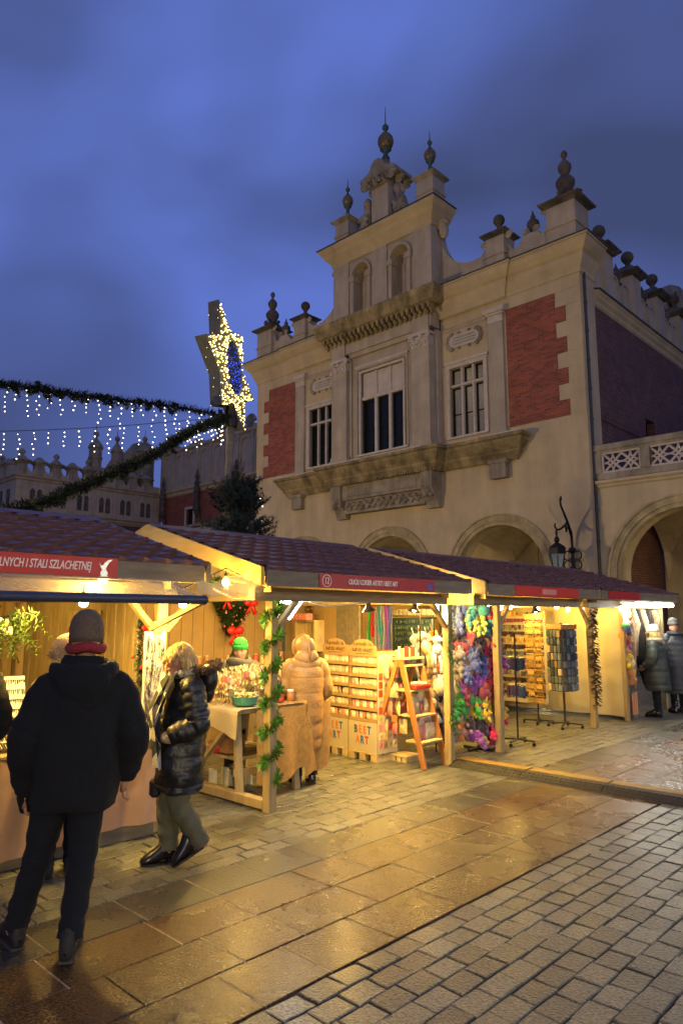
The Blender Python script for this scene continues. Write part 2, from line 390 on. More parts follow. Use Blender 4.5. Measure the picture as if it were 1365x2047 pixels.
# ================================================================ HALL PAVILION
HO = (-18.72, 22.3, 0)
hall = thing('market_hall', 'cream renaissance hall pavilion with brick panels, arcade and tall ornate gable', 'building', HO)
def wall_rects(b, u0, u1, z0, z1, holes, y, depth, ax='y'):
    us = sorted({u0, u1, *[h[0] for h in holes], *[h[1] for h in holes]}); zs = sorted({z0, z1, *[h[2] for h in holes], *[h[3] for h in holes]})
    P = (lambda u, d, z: (u, d, z)) if ax == 'y' else (lambda u, d, z: (d, u, z))
    for a, c in zip(us, us[1:]):
        for e, f in zip(zs, zs[1:]):
            mu, mz = (a + c) / 2, (e + f) / 2
            if any(h[0] < mu < h[1] and h[2] < mz < h[3] for h in holes): continue
            b.add([P(a, y, e), P(c, y, e), P(c, y, f), P(a, y, f)], [(0, 1, 2, 3)])
    for h in holes:
        for (a, e), (c, f) in (((h[0], h[2]), (h[1], h[2])), ((h[1], h[2]), (h[1], h[3])), ((h[1], h[3]), (h[0], h[3])), ((h[0], h[3]), (h[0], h[2]))):
            b.add([P(a, y, e), P(c, y, f), P(c, y + depth, f), P(a, y + depth, e)], [(0, 1, 2, 3)])
def wall_arches(b, u0, u1, z0, z1, arches, y, depth, seg=20):
    cur = u0
    for c, r, sp in arches:
        b.add([(cur, y, z0), (c - r, y, z0), (c - r, y, z1), (cur, y, z1)], [(0, 1, 2, 3)])
        pts = [(c - r, z0)] + [(c - r * math.cos(math.pi * k / seg), sp + r * math.sin(math.pi * k / seg)) for k in range(seg + 1)] + [(c + r, z0)]
        for k in range(1, seg + 1):
            p, q = pts[k], pts[k + 1]
            b.add([(p[0], y, p[1]), (q[0], y, q[1]), (q[0], y, z1), (p[0], y, z1)], [(0, 1, 2, 3)])
        for p, q in zip(pts, pts[1:]): b.add([(p[0], y, p[1]), (q[0], y, q[1]), (q[0], y + depth, q[1]), (p[0], y + depth, p[1])], [(0, 1, 2, 3)])
        cur = c + r
    b.add([(cur, y, z0), (u1, y, z0), (u1, y, z1), (cur, y, z1)], [(0, 1, 2, 3)])
def arch_ring(b, c, r0, r1, sp, y0, y1, seg=24, z0=0):
    pin = [(c - r0, z0)] + [(c - r0 * math.cos(math.pi * k / seg), sp + r0 * math.sin(math.pi * k / seg)) for k in range(seg + 1)] + [(c + r0, z0)]
    po = [(c - r1, z0)] + [(c - r1 * math.cos(math.pi * k / seg), sp + r1 * math.sin(math.pi * k / seg)) for k in range(seg + 1)] + [(c + r1, z0)]
    n = len(pin); vs = [(p[0], y, p[1]) for y in (y0, y1) for pp in (pin, po) for p in pp]
    fs = []
    for k in range(n - 1):
        fs += [(k, k + 1, n + k + 1, n + k), (n + k, n + k + 1, 3 * n + k + 1, 3 * n + k), (k, 2 * n + k, 2 * n + k + 1, k + 1)]
    b.add(vs, fs)
AC = (-5.2, 0, 5.2); SP = 3.2
w = B(); wall_arches(w, -8.79, 8.79, 0, 6.0, [(c, 1.86, SP) for c in AC], 0, .75)
WS = [(-4.98, -3.1, 8.65, 11.62), (3.1, 4.98, 8.65, 11.62)]
wall_rects(w, -8.79, -2.85, 6.0, 14.3, WS[:1], 0, .32); wall_rects(w, 2.85, 8.79, 6.0, 14.3, WS[1:], 0, .32); wall_rects(w, -2.85, 2.85, 6.0, 8.0, [], 0, .3)
w.box(-8.79, .002, 12.2, -8.0, 1.1, 14.3); w.box(8.0, .002, 0, 8.789, 1.1, 14.3); w.box(-8.789, .002, 0, -8.0, 13.4, 12.2)
w.box(-8.6, .3, 13.0, 8.6, 13.2, 14.25)
w.build('wall', M_['plaster'], hall)
# arcade interior: groin vaults, back wall, piers
iv = B()
def groin(b, cx, hw, y0, y1, sp, rise, n=18):
    def f(u, v):
        x = -1 + 2 * u; yy = -1 + 2 * v
        z = max(math.sqrt(max(0, 1 - x * x)), math.sqrt(max(0, 1 - yy * yy)))
        return (cx + hw * x, y0 + (y1 - y0) * v, sp + rise * z)
    b.grid(n, n, f)
for c in AC: groin(iv, c, 2.6, .75, 5.4, SP - .05, 2.3)
wall_arches(iv, -8.0, 8.0, 0, 6, [(c, 1.1, 2.4) for c in AC], 5.4, .4)
iv.box(-8.0, 5.9, 0, 8.0, 6.1, 6)
iv.build('vaulted_arcade', M_['plaster_pale'], hall)
for c in AC:
    b = B(); arch_ring(b, c, 1.84, 1.98, SP, -.02, .3); arch_ring(b, c, 1.98, 2.08, SP, -.07, .02); arch_ring(b, c, 2.08, 2.20, SP, -.04, .02); arch_ring(b, c, 2.20, 2.26, SP, -.09, .02)
    b.build('arch_moulding', M_['arch_stone'], hall)
# brick panels with toothed quoin edge
for s in (-1, 1):
    zs = [8.6 + 4.56 * k / 8 for k in range(9)]; poly = [(s * 5.85, 8.6)]
    for k in range(8):
        e = 8.2 if k % 2 == 0 else 7.82
        poly += [(s * e, zs[k]), (s * e, zs[k + 1])]
    poly += [(s * 5.85, zs[8])]
    B().prism(poly, -.03, -.001).build('brick_panel', M_['brick_front'], hall)
# quoin joints: thin recessed lines as shallow proud blocks
for s in (-1, 1):
    for k in range(9):
        z = 8.6 + .57 * k; e = 7.84 if k % 2 else 8.22
        if k == 8: e = 7.0
        B().box(s * (e + .015), -.014, z + .012, s * 8.775, -.001, z + .558).build('quoin_stone', M_['plaster'], hall)
# side pilasters
for s in (-1, 1):
    b = B().box(s * 5.12, -.12, 8.3, s * 5.74, 0, 12.75); b.box(s * 5.05, -.17, 8.3, s * 5.81, -.001, 8.5); b.box(s * 5.09, -.15, 8.5, s * 5.77, -.001, 8.62)
    p = b.build('pilaster', M_['plaster_pale'], hall)
    b = B().box(s * 5.11, -.135, 12.76, s * 5.75, 0, 13.05, .01); b.box(s * 5.06, -.18, 13.05, s * 5.8, 0, 13.13); b.box(s * 4.99, -.26, 13.13, s * 5.87, 0, 13.3)
    b.build('capital', M_['stone_pale'], p)
    B().sweep([(0, 13.0), (.05, 13.05), (.05, 13.12), (.1, 13.18), (0, 13.2)], [(3.0 * s, 0), (5.0 * s, 0)][::s]).build('string_moulding', M_['plaster_pale'], hall)
# stone windows
def stone_window(root, u0, u1, z0, z1, y, cols, trans, fr=.16, lit=False, blind=False, mu=.10):
    wd = B(); t = .14
    wd.box(u0 - fr, y - .07, z0 - .02, u0, y + .02, z1 + fr); wd.box(u1, y - .07, z0 - .02, u1 + fr, y + .02, z1 + fr); wd.box(u0, y - .07, z1, u1, y + .02, z1 + fr)
    wd.box(u0 - fr - .07, y - .12, z1 + fr, u1 + fr + .07, y + .02, z1 + fr + .1); wd.box(u0 - fr, y - .1, z0 - .1, u1 + fr, y + .05, z0 - .02)
    o = wd.build('window', M_['stone_pale'], root)
    m = B(); cw = (u1 - u0) / cols
    for k in range(1, cols): m.box(u0 + k * cw - mu / 2, y + .02, z0, u0 + k * cw + mu / 2, y + .16, z1, .02)
    m.box(u0, y + .015, trans - mu / 2, u1, y + .155, trans + mu / 2, .02)
    m.build('mullion', M_['stone_pale'], o)
    for k in range(cols):
        for (a, b_) in ((z0, trans - mu / 2), (trans + mu / 2, z1)):
            x0, x1 = u0 + k * cw + (mu / 2 if k else 0), u0 + (k + 1) * cw - (mu / 2 if k < cols - 1 else 0)
            if blind and a > trans: B().box(x0, y + .1, a, x1, y + .14, b_).build('blind_panel', M_['stone_pale'], o); continue
            B().box(x0, y + .22, a, x1, y + .235, b_).build('pane', M_['glass_clear' if lit else 'glass_dark'], o)
            s = B(); w_ = .06
            for q in (x0, x1 - w_): s.box(q, y + .17, a, q + w_, y + .245, b_)
            s.box(x0 + w_, y + .17, a, x1 - w_, y + .245, a + w_); s.box(x0 + w_, y + .17, b_ - w_, x1 - w_, y + .245, b_)
            if b_ - a > 1.4: s.box(x0 + w_, y + .18, a + (b_ - a) * .45, x1 - w_, y + .24, a + (b_ - a) * .45 + .035)
            s.build('sash', M_['iron'], o)
    return o
stone_window(hall, -4.82, -3.26, 8.68, 11.46, 0, 3, 10.75); stone_window(hall, 3.26, 4.82, 8.68, 11.46, 0, 3, 10.75, lit=True)
# lit room behind the right window
rm = B(); rm.box(2.9, .42, 8.4, 2.95, 3.4, 12.3); rm.box(5.3, .42, 8.4, 5.35, 3.4, 12.3); rm.box(2.9, 3.4, 8.4, 5.35, 3.45, 12.3); rm.box(2.9, .42, 12.3, 5.35, 3.45, 12.35); rm.box(2.9, .42, 8.35, 5.35, 3.45, 8.4)
for k in range(5): rm.box(2.95, .7 + k * .55, 12.12, 5.3, .82 + k * .55, 12.3)
rm.build('room', M_['stone_pale'], hall)
def lamp(name, parent, loc, W, col=(1, .72, .33), r=.03, typ='POINT'):
    l = bpy.data.lights.new(name, typ); l.energy = W; l.color = col
    if typ in ('POINT', 'SPOT'): l.shadow_soft_size = r
    o = bpy.data.objects.new(name, l); COL.objects.link(o); o.parent = parent; o.location = loc; return o
lamp('room_light', hall, (4.1, 2.0, 11.4), 9, (1, .85, .55), .1)
# central bay
cb = B(); wall_rects(cb, -1.85, 1.85, 8.0, 13.3, [(-1.42, 1.42, 8.62, 12.62)], -.35, .5)
cb.build('bay_wall', M_['plaster_pale'], hall)
for s in (-1, 1):
    b = B().box(s * 1.82, -.66, 8.3, s * 2.72, 0, 12.55); b.box(s * 1.74, -.72, 8.3, s * 2.8, -.001, 8.52); b.box(s * 1.78, -.69, 8.52, s * 2.76, -.001, 8.66); b.box(s * 1.70, -.45, 8.31, s * 1.82, -.2, 13.2); b.box(s * 2.72, -.3, 8.31, s * 2.86, 0, 13.2)
    p = b.build('pilaster', M_['plaster_pale'], hall)
    c = B(); c.box(s * 1.84, -.67, 12.5, s * 2.7, -.1, 12.95)
    for k in range(22): c.sph((s * rnd.uniform(1.82, 2.74), -.68 + rnd.uniform(-.04, .03), rnd.uniform(12.55, 12.95)), rnd.uniform(.06, .11), 7, 5)
    for e in (1.85, 2.7): c.tube([(s * e + .11 * math.cos(a / 3) * (1 - a / 40), -.72, 12.9 + .11 * math.sin(a / 3) * (1 - a / 40)) for a in range(26)], .04, 6)
    c.box(s * 1.76, -.76, 12.98, s * 2.78, -.1, 13.1)
    c.build('capital', M_['stone_pale'], p)
stone_window(hall, -1.18, 1.18, 8.66, 12.3, -.35, 3, 11.15, fr=.24, blind=True, mu=.15)
cf = B()
for k in range(60):
    a = k / 60
    cf.sph((-1.33, -.43, 8.7 + a * 3.7), .05, 6, 4); cf.sph((1.33, -.43, 8.7 + a * 3.7), .05, 6, 4)
    if k < 42: cf.sph((-1.3 + k * .063, -.43, 12.44), .05, 6, 4)
cf.build('carved_border', M_['stone'], hall)
# entablature + brackets + cornice
fz = B(); fz.box(-2.8, -.6, 13.3, 2.8, 0, 14.0); fz.box(-1.8, -.5, 13.1, 1.8, 0, 13.3); fz.box(-2.82, -.66, 13.92, 2.82, -.1, 14.02); fz.build('frieze', M_['plaster_pale'], hall)
for s in (-1, 1): B().box(s * 1.9, -.68, 13.1, s * 2.72, -.59, 13.92).build('frieze_block', M_['plaster_pale'], hall)
for k in range(23):
    x = -2.95 + 5.9 * k / 22; b = B()
    b.prism([(-.98, 14.14), (-.98, 14.02), (-.85, 13.92), (-.66, 13.8), (-.6, 13.74), (-.6, 14.14)], x - .07, x + .07, 'x'); b.sph((x, -.93, 13.97), .075, 7, 5); b.sph((x, -.72, 13.80), .07, 7, 5)
    b.build('bracket', M_['ledge_stone'], hall)
PR = [(0, 13.62), (.06, 13.66), (.06, 13.80), (.12, 13.9), (.2, 14.05), (.24, 14.2), (.24, 14.26), (.34, 14.34), (.47, 14.5), (.52, 14.6), (.52, 14.68), (.58, 14.70), (.58, 14.76), (0, 14.82)]
J = .1
for s in (-1, 1):
    path = [(-8.79, 1.1), (-8.79, 0), (-5.85, 0), (-5.85, -J), (-2.8, -J)] if s < 0 else [(2.8, -J), (5.85, -J), (5.85, 0), (8.79, 0), (8.79, 1.1)]
    B().sweep(PR, path).build('cornice', M_['plaster'], hall)
    B().sweep([(.57, 14.765), (.62, 14.765), (.62, 14.80), (-.3, 14.86)], path).build('cornice_flashing', M_['roof_metal'], hall)
PC = [(0, 14.12), (.3, 14.14), (.44, 14.2), (.5, 14.34), (.5, 14.44), (.6, 14.56), (.62, 14.74), (0, 14.82)]
B().sweep(PC, [(-2.82, 0), (-2.82, -.62), (2.82, -.62), (2.82, 0)]).build('cornice', M_['ledge_stone'], hall)
# sill ledge
PS = [(0, 7.35), (.05, 7.4), (.1, 7.5), (.2, 7.62), (.2, 7.7), (.34, 7.86), (.44, 8.0), (.44, 8.08), (.54, 8.14), (.54, 8.24), (0, 8.3)]
B().sweep(PS, [(-6.15, .05), (-6.15, -.12), (-2.85, -.12), (-2.85, -.62), (2.85, -.62), (2.85, -.12), (6.15, -.12), (6.15, .05)]).build('sill_ledge', M_['ledge_stone'], hall)
for a, c, y in ((-6.6, -4.2, -.62), (-4.1, -2.9, -.60), (-2.6, -.5, -1.1), (-.4, 2.6, -1.1), (3.0, 4.9, -.6), (5.0, 6.55, -.62)):
    B().box(a, y - .06, 8.245, c, y + .25, 8.29).build('sill_flashing', M_['stone_pale'], hall)
for s in (-1, 1):
    b = B().box(s * 5.12, -.3, 6.72, s * 5.76, -.001, 7.36, .01); b.box(s * 5.06, -.35, 7.28, s * 5.82, -.002, 7.4); b.build('corbel', M_['stone'], hall)
    b = B().prism([(0, 5.95), (-.25, 5.95), (-.32, 6.2), (-.6, 6.55), (-.68, 6.8), (-.68, 7.36), (0, 7.36)], s * 2.2, s * 2.76, 'x')
    for k in range(12): b.sph((s * rnd.uniform(2.22, 2.74), -.55 + rnd.uniform(-.1, .05), rnd.uniform(6.4, 6.85)), rnd.uniform(.07, .1), 7, 5)
    b.build('console', M_['stone'], hall)
b = B().box(-2.2, -.52, 6.72, 2.2, -.001, 7.36); b.box(-1.9, -.55, 6.85, 1.9, -.51, 7.22, .01); b.build('apron_panel', M_['stone'], hall)
b = B().box(-2.2, -.34, 6.22, 2.2, -.001, 6.72); b.box(-2.2, -.4, 6.14, 2.2, -.001, 6.24)
for k in range(64): b.sph((-2.1 + 4.2 * k / 63, -.38, 6.46 + .13 * math.sin(k * 1.25) + rnd.uniform(-.03, .03)), rnd.uniform(.07, .11), 7, 5)
b.build('carved_frieze', M_['stone'], hall)
b = B()
for k in range(44): b.box(-2.72 + k * .126, -.76, 7.36, -2.64 + k * .126, -.62, 7.46)
b.build('dentil_course', M_['ledge_stone'], hall)
# inscription plaques with weathered, unreadable rows
for s in (-1, 1):
    b = B(); c0 = s * 3.98 + (.0 if s > 0 else .06); pl = []
    for k in range(24):
        a = 2 * math.pi * k / 24; pl.append((c0 + math.copysign(.45, math.cos(a)) + .26 * math.cos(a), 12.55 + .27 * math.sin(a)))
    b.prism(pl, -.06, -.001); o = b.build('plaque', M_['stone_pale'], hall)
    e = B()
    for k in range(30):
        a = 2 * math.pi * k / 30; e.sph((c0 + math.copysign(.5, math.cos(a)) * (1 if abs(math.cos(a)) > .25 else abs(math.cos(a)) * 4) + .27 * math.cos(a), -.04, 12.55 + .31 * math.sin(a)), .065 if k % 3 else .1, 7, 5)
    e.build('scrollwork', M_['stone'], o)
    e = B()
    for r_ in range(3):
        x = c0 - .5
        while x < c0 + .5: l = rnd.uniform(.03, .07); e.box(x, -.066, 12.40 + r_ * .12, x + l, -.05, 12.46 + r_ * .12); x += l + .025
    e.build('worn_carving', M_['stone'], o)
# ---------------- gable
gb = B(); NA = [(-1.12, .5, 16.95), (1.12, .5, 16.95)]
wall_arches(gb, -2.8, 2.8, 14.8, 18.0, NA, -.4, .5); gb.box(-2.79, .1, 14.3, 2.79, .6, 18.2); gb.box(-2.8, -.399, 14.6, -2.6, .55, 18); gb.box(2.6, -.399, 14.6, 2.8, .55, 18)
gb.build('gable_wall', M_['plaster_pale'], hall)
for c in (-1.12, 1.12):
    b = B(); arch_ring(b, c, .5, .62, 16.95, -.5, -.38, 14, 16.95)
    for s in (-1, 1): b.box(c + s * .5 - .09, -.5, 14.9, c + s * .5 + .09, -.2, 16.75); b.box(c + s * .5 - .14, -.55, 16.7, c + s * .5 + .14, -.2, 16.95)
    b.build('niche_frame', M_['plaster_pale'], hall)
for a, c in ((-2.8, -1.85), (-.42, .42), (1.85, 2.8)): B().box(a, -.47, 14.8, c, -.399, 17.98).build('lesene', M_['plaster_pale'], hall)
PG = [(0, 17.75), (.05, 17.8), (.05, 17.92), (.12, 18.0), (.3, 18.2), (.34, 18.32), (.5, 18.46), (.52, 18.6), (0, 18.66)]
B().sweep(PG, [(-2.82, .6), (-2.82, -.47), (2.82, -.47), (2.82, .6)]).build('cornice', M_['plaster'], hall)
B().sweep([(.5, 18.605), (.57, 18.605), (.57, 18.64), (0, 18.72)], [(-2.82, .6), (-2.82, -.47), (2.82, -.47), (2.82, .6)]).build('cornice_flashing', M_['roof_metal'], hall)
B().box(-2.8, -.4, 18.6, 2.8, .5, 18.85).build('attic_plinth', M_['plaster_pale'], hall)
def pedestal(root, x, y, z0, z1, w, cap=.42, m='plaster_pale', capm='stone_dark'):
    b = B().box(x - w, y - w, z0, x + w, y + w, z1); b.box(x - w - .05, y - w - .05, z0 + (z1 - z0) * .5, x + w + .05, y + w + .05, z0 + (z1 - z0) * .5 + .08)
    p = b.build('pedestal', M_[m], root)
    q = w * 1.414
    B().lathe([(q + .02, z1), (q + .08, z1 + .06), (q + cap * .55, z1 + .12), (q + cap * .6, z1 + .18), (q * .75, z1 + .3), (q * .5, z1 + cap)], (x, y, 0), 4, sq=1).build('pedestal_cap', M_[capm], p)
    return z1 + cap, p
def spiked_ball(root, x, y, z, r, h):
    b = B().lathe([(r * .5, z), (r * .5, z + .08), (r * .35, z + .12), (r * .3, z + .35), (r * .75, z + .5), (r * .7, z + .56)], (x, y, 0), 12); o = b.build('finial', M_['patina'], root, True, 40)
    B().sph((x, y, z + .5 + r * 1.05), r, 18, 12, (1, 1, 1.12)).build('gilt_ball', M_['gilt'], o, True)
    zt = z + .5 + r * 2.1
    B().lathe([(r * .5, zt), (.05, zt + .1), (.04, zt + .25)], (x, y, 0), 8).sph((x, y, zt + .32), r * .42, 10, 8).tube([(x, y, zt + .3), (x, y, h)], [.035, .012], 6).build('spike', M_['patina'], o, True, 40)
for s in (-1, 1):
    zt, p = pedestal(hall, s * 2.42, .1, 18.7, 20.0, .42, .40, capm='stone'); spiked_ball(hall, s * 2.42, .1, zt + .12, .26, 22.4)
b = B().box(-.48, -.4, 18.7, .48, .5, 21.0); b.box(-.52, -.44, 18.7, .52, .54, 18.95); col_ = b.build('attic_pillar', M_['plaster_pale'], hall)
b = B()
for y in (-.5, .05, .6):
    for s in (-1, 1):
        b.tube([(s * .78 + .2 * math.cos(a / 3.2) * (1 - a / 34), y, 20.95 + .2 * math.sin(a / 3.2) * (1 - a / 34)) for a in range(28)], .10, 6)
        b.sph((s * .78, y, 20.95), .16, 10, 6, (1, .5, 1))
b.prism([(-.98, 21.15), (.98, 21.15), (.98, 21.3), (.45, 21.5), (.3, 21.8), (.15, 21.95), (-.15, 21.95), (-.3, 21.8), (-.45, 21.5), (-.98, 21.3)], -.6, .7); b.prism([(-.16, 21.9), (.16, 21.9), (.12, 22.28), (-.12, 22.28)], -.1, .2)
for k in range(26): b.sph((rnd.uniform(-.6, .6), -.55 + rnd.uniform(-.08, .06), rnd.uniform(20.75, 21.25)), rnd.uniform(.07, .12), 7, 5)
b.box(-.5, -.5, 20.7, .5, .6, 21.2)
b.build('scrolled_capital', M_['stone'], col_); spiked_ball(hall, 0, .05, 22.25, .37, 24.9)
# reclining stone figures beside the pillar
for s in (-1, 1):
    b = B(); x = s * .95
    b.sph((x - s * .08, -.2, 20.35), .19, 12, 10, (1, 1, 1.25)); b.sph((x - s * .1, -.38, 20.30), .06); b.tube([(x - s * .08, -.15, 20.2), (x, -.1, 19.85), (x + s * .05, -.1, 19.5), (x + s * .2, -.1, 19.1)], [.11, .26, .3, .3], 10)
    b.tube([(x, -.1, 19.95), (x - s * .1, -.4, 19.6), (x - s * .05, -.42, 19.2)], [.1, .09, .1], 8); b.tube([(x + s * .1, -.1, 19.2), (x + s * .6, -.1, 19.05), (x + s * .95, -.1, 18.95)], [.28, .2, .12], 10)
    b.sph((x + s * 1.02, -.1, 19.05), .17); b.tube([(x + s * .0, -.2, 20.5), (x + s * .14, -.1, 20.35), (x + s * .16, -.05, 20.1)], [.09, .1, .06], 8)
    b.box(x - .35, -.4, 18.75, x + s * 1.0 + .1, .3, 18.95)
    for k in range(10): b.sph((x + rnd.uniform(-.25, .35) * s, -.38, rnd.uniform(19.0, 19.7)), rnd.uniform(.06, .1), 6, 5)
    blobobj('stone_figure', b, .035, M_['stone'], hall, 2)
# ---------------- parapet with swoops
def arcpts(x0, z0, x1, z1, sag, n=12):
    return [(x0 + (x1 - x0) * k / n, z0 + (z1 - z0) * k / n - sag * math.sin(math.pi * k / n) - .0) for k in range(n + 1)]
def scroll(b, x, y, z, r, s=1, th=.16):
    b.tube([(x + s * r * math.cos(a / 3.0) * (1 - a / 30), y, z + r * math.sin(a / 3.0) * (1 - a / 30)) for a in range(26)], r * .28, 6); b.sph((x, y, z), r * .8, 10, 6, (1, .45, 1))
def round_ball(root, x, y, z, r):
    B().lathe([(r * .8, z), (r * .75, z + .06), (r * .42, z + .1), (r * .4, z + .22), (r * .6, z + .28)], (x, y, 0), 10).sph((x, y, z + .26 + r * .95), r, 14, 10).build('ball_finial', M_['stone_dark'], root, True, 50)
def urn(root, x, y, z, h, m='stone_dark'):
    B().lathe([(h * .2, z), (h * .2, z + h * .08), (h * .1, z + h * .14), (h * .24, z + h * .42), (h * .22, z + h * .55), (h * .08, z + h * .68), (h * .11, z + h * .74), (h * .05, z + h * .86), (h * .02, z + h)], (x, y, 0), 12).build('urn', M_[m], root, True, 50)
for s in (-1, 1):
    sw = [(2.75, 17.6)] + [(2.85 + 1.6 * (1 - math.cos(a)), 17.6 - 1.88 * math.sin(a)) for a in [math.pi / 2 * k / 10 for k in range(1, 11)]]
    sw += [(4.75, 15.76), (4.98, 15.95), (5.12, 16.05), (5.15, 14.7), (2.75, 14.7)]
    sp_ = B().prism([(s * p[0], p[1]) for p in sw], .1, .5); scroll(sp_, s * 3.02, .0, 17.75, .26, s); sp_.sph((s * 3.05, .1, 17.55), .26, 10, 8, (.8, .8, 1.3)); sp_.build('swept_parapet', M_['plaster_pale'], hall)
    zt, p = pedestal(hall, s * 5.52, .3, 14.7, 16.2, .40, .42); round_ball(hall, s * 5.52, .3, zt - .03, .23)
    q = [(5.9, 16.1)] + arcpts(5.95, 15.95, 6.6, 15.8, .36) + [(6.66, 15.9), (7.24, 15.9)] + arcpts(7.28, 15.78, 7.7, 16.3, .28) + [(7.75, 14.7), (5.9, 14.7)]
    b = B().prism([(s * a, z) for a, z in q], .1, .5); scroll(b, s * 6.05, .05, 16.15, .17, s); scroll(b, s * 4.98, .05, 16.1, .14, -s); scroll(b, s * 7.6, .05, 16.45, .17, -s); b.build('swept_parapet', M_['plaster_pale'], hall)
    b = B(); scroll(b, s * 6.75, .1, 15.98, .14); scroll(b, s * 7.17, .1, 15.98, .14); b.build('urn_base', M_['stone'], hall); urn(hall, s * 6.96, .3, 15.85, 1.0)
    zt, p = pedestal(hall, s * 8.23, .45, 14.7, 16.4, .55, .55)
    b = B().lathe([(.34, zt - .1), (.34, zt), (.16, zt + .06), (.2, zt + .16), (.33, zt + .42), (.35, zt + .58), (.24, zt + .74), (.12, zt + .82), (.15, zt + .88), (.24, zt + 1.08), (.24, zt + 1.22), (.13, zt + 1.38), (.06, zt + 1.46), (.06, zt + 1.52), (.12, zt + 1.62), (.12, zt + 1.72), (.05, zt + 1.82)], (s * 8.23, .45, 0), 14)
    for k in range(4): scroll(b, s * 8.23 + .45 * math.cos(k * 1.57), .45 + .45 * math.sin(k * 1.57), zt - .05, .14)
    b.build('urn_finial', M_['stone_dark'], hall, True, 50)
# ---------------- right flank: brick wall, string, parapet
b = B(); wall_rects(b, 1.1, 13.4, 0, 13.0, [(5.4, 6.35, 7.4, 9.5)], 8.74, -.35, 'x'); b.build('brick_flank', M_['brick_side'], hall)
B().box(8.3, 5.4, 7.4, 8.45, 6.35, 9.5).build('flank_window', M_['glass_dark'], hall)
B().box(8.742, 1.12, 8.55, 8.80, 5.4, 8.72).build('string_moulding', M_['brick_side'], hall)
B().sweep([(0, 12.8), (.06, 12.86), (.06, 12.98), (.16, 13.08), (.16, 13.18), (.26, 13.3), (0, 13.4)], [(8.74, 1.1), (8.74, 13.4)]).build('cornice', M_['plaster'], hall)
B().sweep([(.2, 13.32), (.3, 13.32), (.3, 13.37), (0, 13.46)], [(8.74, 1.1), (8.74, 13.4)]).build('cornice_flashing', M_['roof_metal'], hall)
pp = [(1.1, 13.4), (13.4, 13.4), (13.4, 14.7)]
ys = [2.4, 5.1, 7.75, 10.4]
top = []
for a, c in zip([1.2] + ys, ys + [13.2]): top += [(a + .45, 15.1)] + arcpts(a + .5, 14.95, c - .5, 14.95, .55, 10) + [(c - .45, 15.1)]
B().prism([(1.1, 13.4)] + [(1.1, 15.1)] + top + [(13.4, 15.1), (13.4, 13.4)], 8.35, 8.73, 'x').build('parapet', M_['plaster_pale'], hall)
for y in ys:
    b = B().box(8.3, y - .4, 13.4, 8.86, y + .4, 15.25); p = b.build('merlon', M_['plaster_pale'], hall)
    B().lathe([(.6, 15.25), (.66, 15.3), (.86, 15.4), (.86, 15.46), (.5, 15.62), (.3, 15.8)], (8.55, y, 0), 4, sq=1).build('merlon_cap', M_['stone_dark'], p)
    round_ball(hall, 8.55, y, 15.75, .25)
    urn(hall, 8.55, y - 1.25, 14.6, .9)
    b = B()
    for q in (-.9, .9): scroll(b.xf(Matrix.Identity(4)), 0, 0, 0, .01)
    for q in (.75, 1.75):
        cyy = y + q - .02
        for k in range(12): 
            a0, a1 = math.pi * k / 12, math.pi * (k + 1) / 12
            b.beam((8.75, cyy - .36 * math.cos(a0), 14.25 + .36 * math.sin(a0)), (8.75, cyy - .36 * math.cos(a1), 14.25 + .36 * math.sin(a1)), .08, .08)
        for e in (-.36, .36): b.box(8.71, cyy + e - .05, 13.45, 8.79, cyy + e + .05, 14.25)
    b.build('blind_arcade', M_['plaster_pale'], hall)
b = B().prism([(9.2, 13.4), (13.4, 13.4), (13.4, 17.6), (12.0, 17.55), (10.8, 17.2), (10.1, 16.5), (9.7, 15.4)], 8.0, 8.34, 'x')
b.tube([(8.38, 11.2 + .8 * math.cos(a / 4) * (1 - a / 44), 16.3 + .8 * math.sin(a / 4) * (1 - a / 44)) for a in range(40)], .1, 6); b.build('volute_gable', M_['stone'], hall)
dp = B().tube([(8.83, .25, 0), (8.83, .25, 13.7)], .055, 8)
for k in range(12): dp.tube([(8.83, .25, 1 + k * 1.05), (8.83, .25, 1.07 + k * 1.05)], .075, 8)
dp.build('downpipe', M_['roof_metal'], hall, True, 40)
B().sph((-8.3, -.25, 8.55), .12, 10, 8).box(-8.36, -.2, 8.6, -8.24, 0, 8.75).build('security_camera', M_['stone_pale'], hall)
# ---------------- loggia to the right
LC = (11.55, 16.75)
b = B(); wall_arches(b, 8.80, 20, 0, 6.15, [(c, 2.05, SP - .15) for c in LC], .3, .8); b.build('loggia_wall', M_['plaster'], hall)
for c in LC:
    b = B(); arch_ring(b, c, 2.03, 2.16, SP - .15, .27, .6); arch_ring(b, c, 2.16, 2.26, SP - .15, .21, .31); arch_ring(b, c, 2.26, 2.38, SP - .15, .25, .31); arch_ring(b, c, 2.38, 2.45, SP - .15, .19, .31); b.build('arch_moulding', M_['arch_stone'], hall)
b = B()
for c in LC: groin(b, c, 2.6, 1.1, 6.1, SP - .1, 2.4)
b.box(8.85, 6.1, 0, 20, 6.3, 6.1); b.box(8.80, .32, 5.95, 20, 6.3, 6.12); b.build('loggia_vault', M_['plaster_pale'], hall)
B().sweep([(0, 5.95), (.06, 6.0), (.06, 6.06), (.14, 6.12), (.14, 6.2), (0, 6.24)], [(8.86, .3), (20, .3)]).build('cornice', M_['plaster'], hall)
bal = B().box(8.82, .26, 6.24, 20, .5, 6.45); bal.box(8.82, .2, 7.22, 20, .55, 7.42, .02); bal.box(8.82, .24, 7.14, 20, .5, 7.22)
x = 8.86; k = 0
while x < 19: bal.box(x, .22, 6.45, x + (.22 if k == 0 else .3), .5, 7.14); x += 1.5 if k == 0 else 2.1; k += 1
balo = bal.build('balustrade', M_['stone'], hall)
x0 = 9.08; k = 0
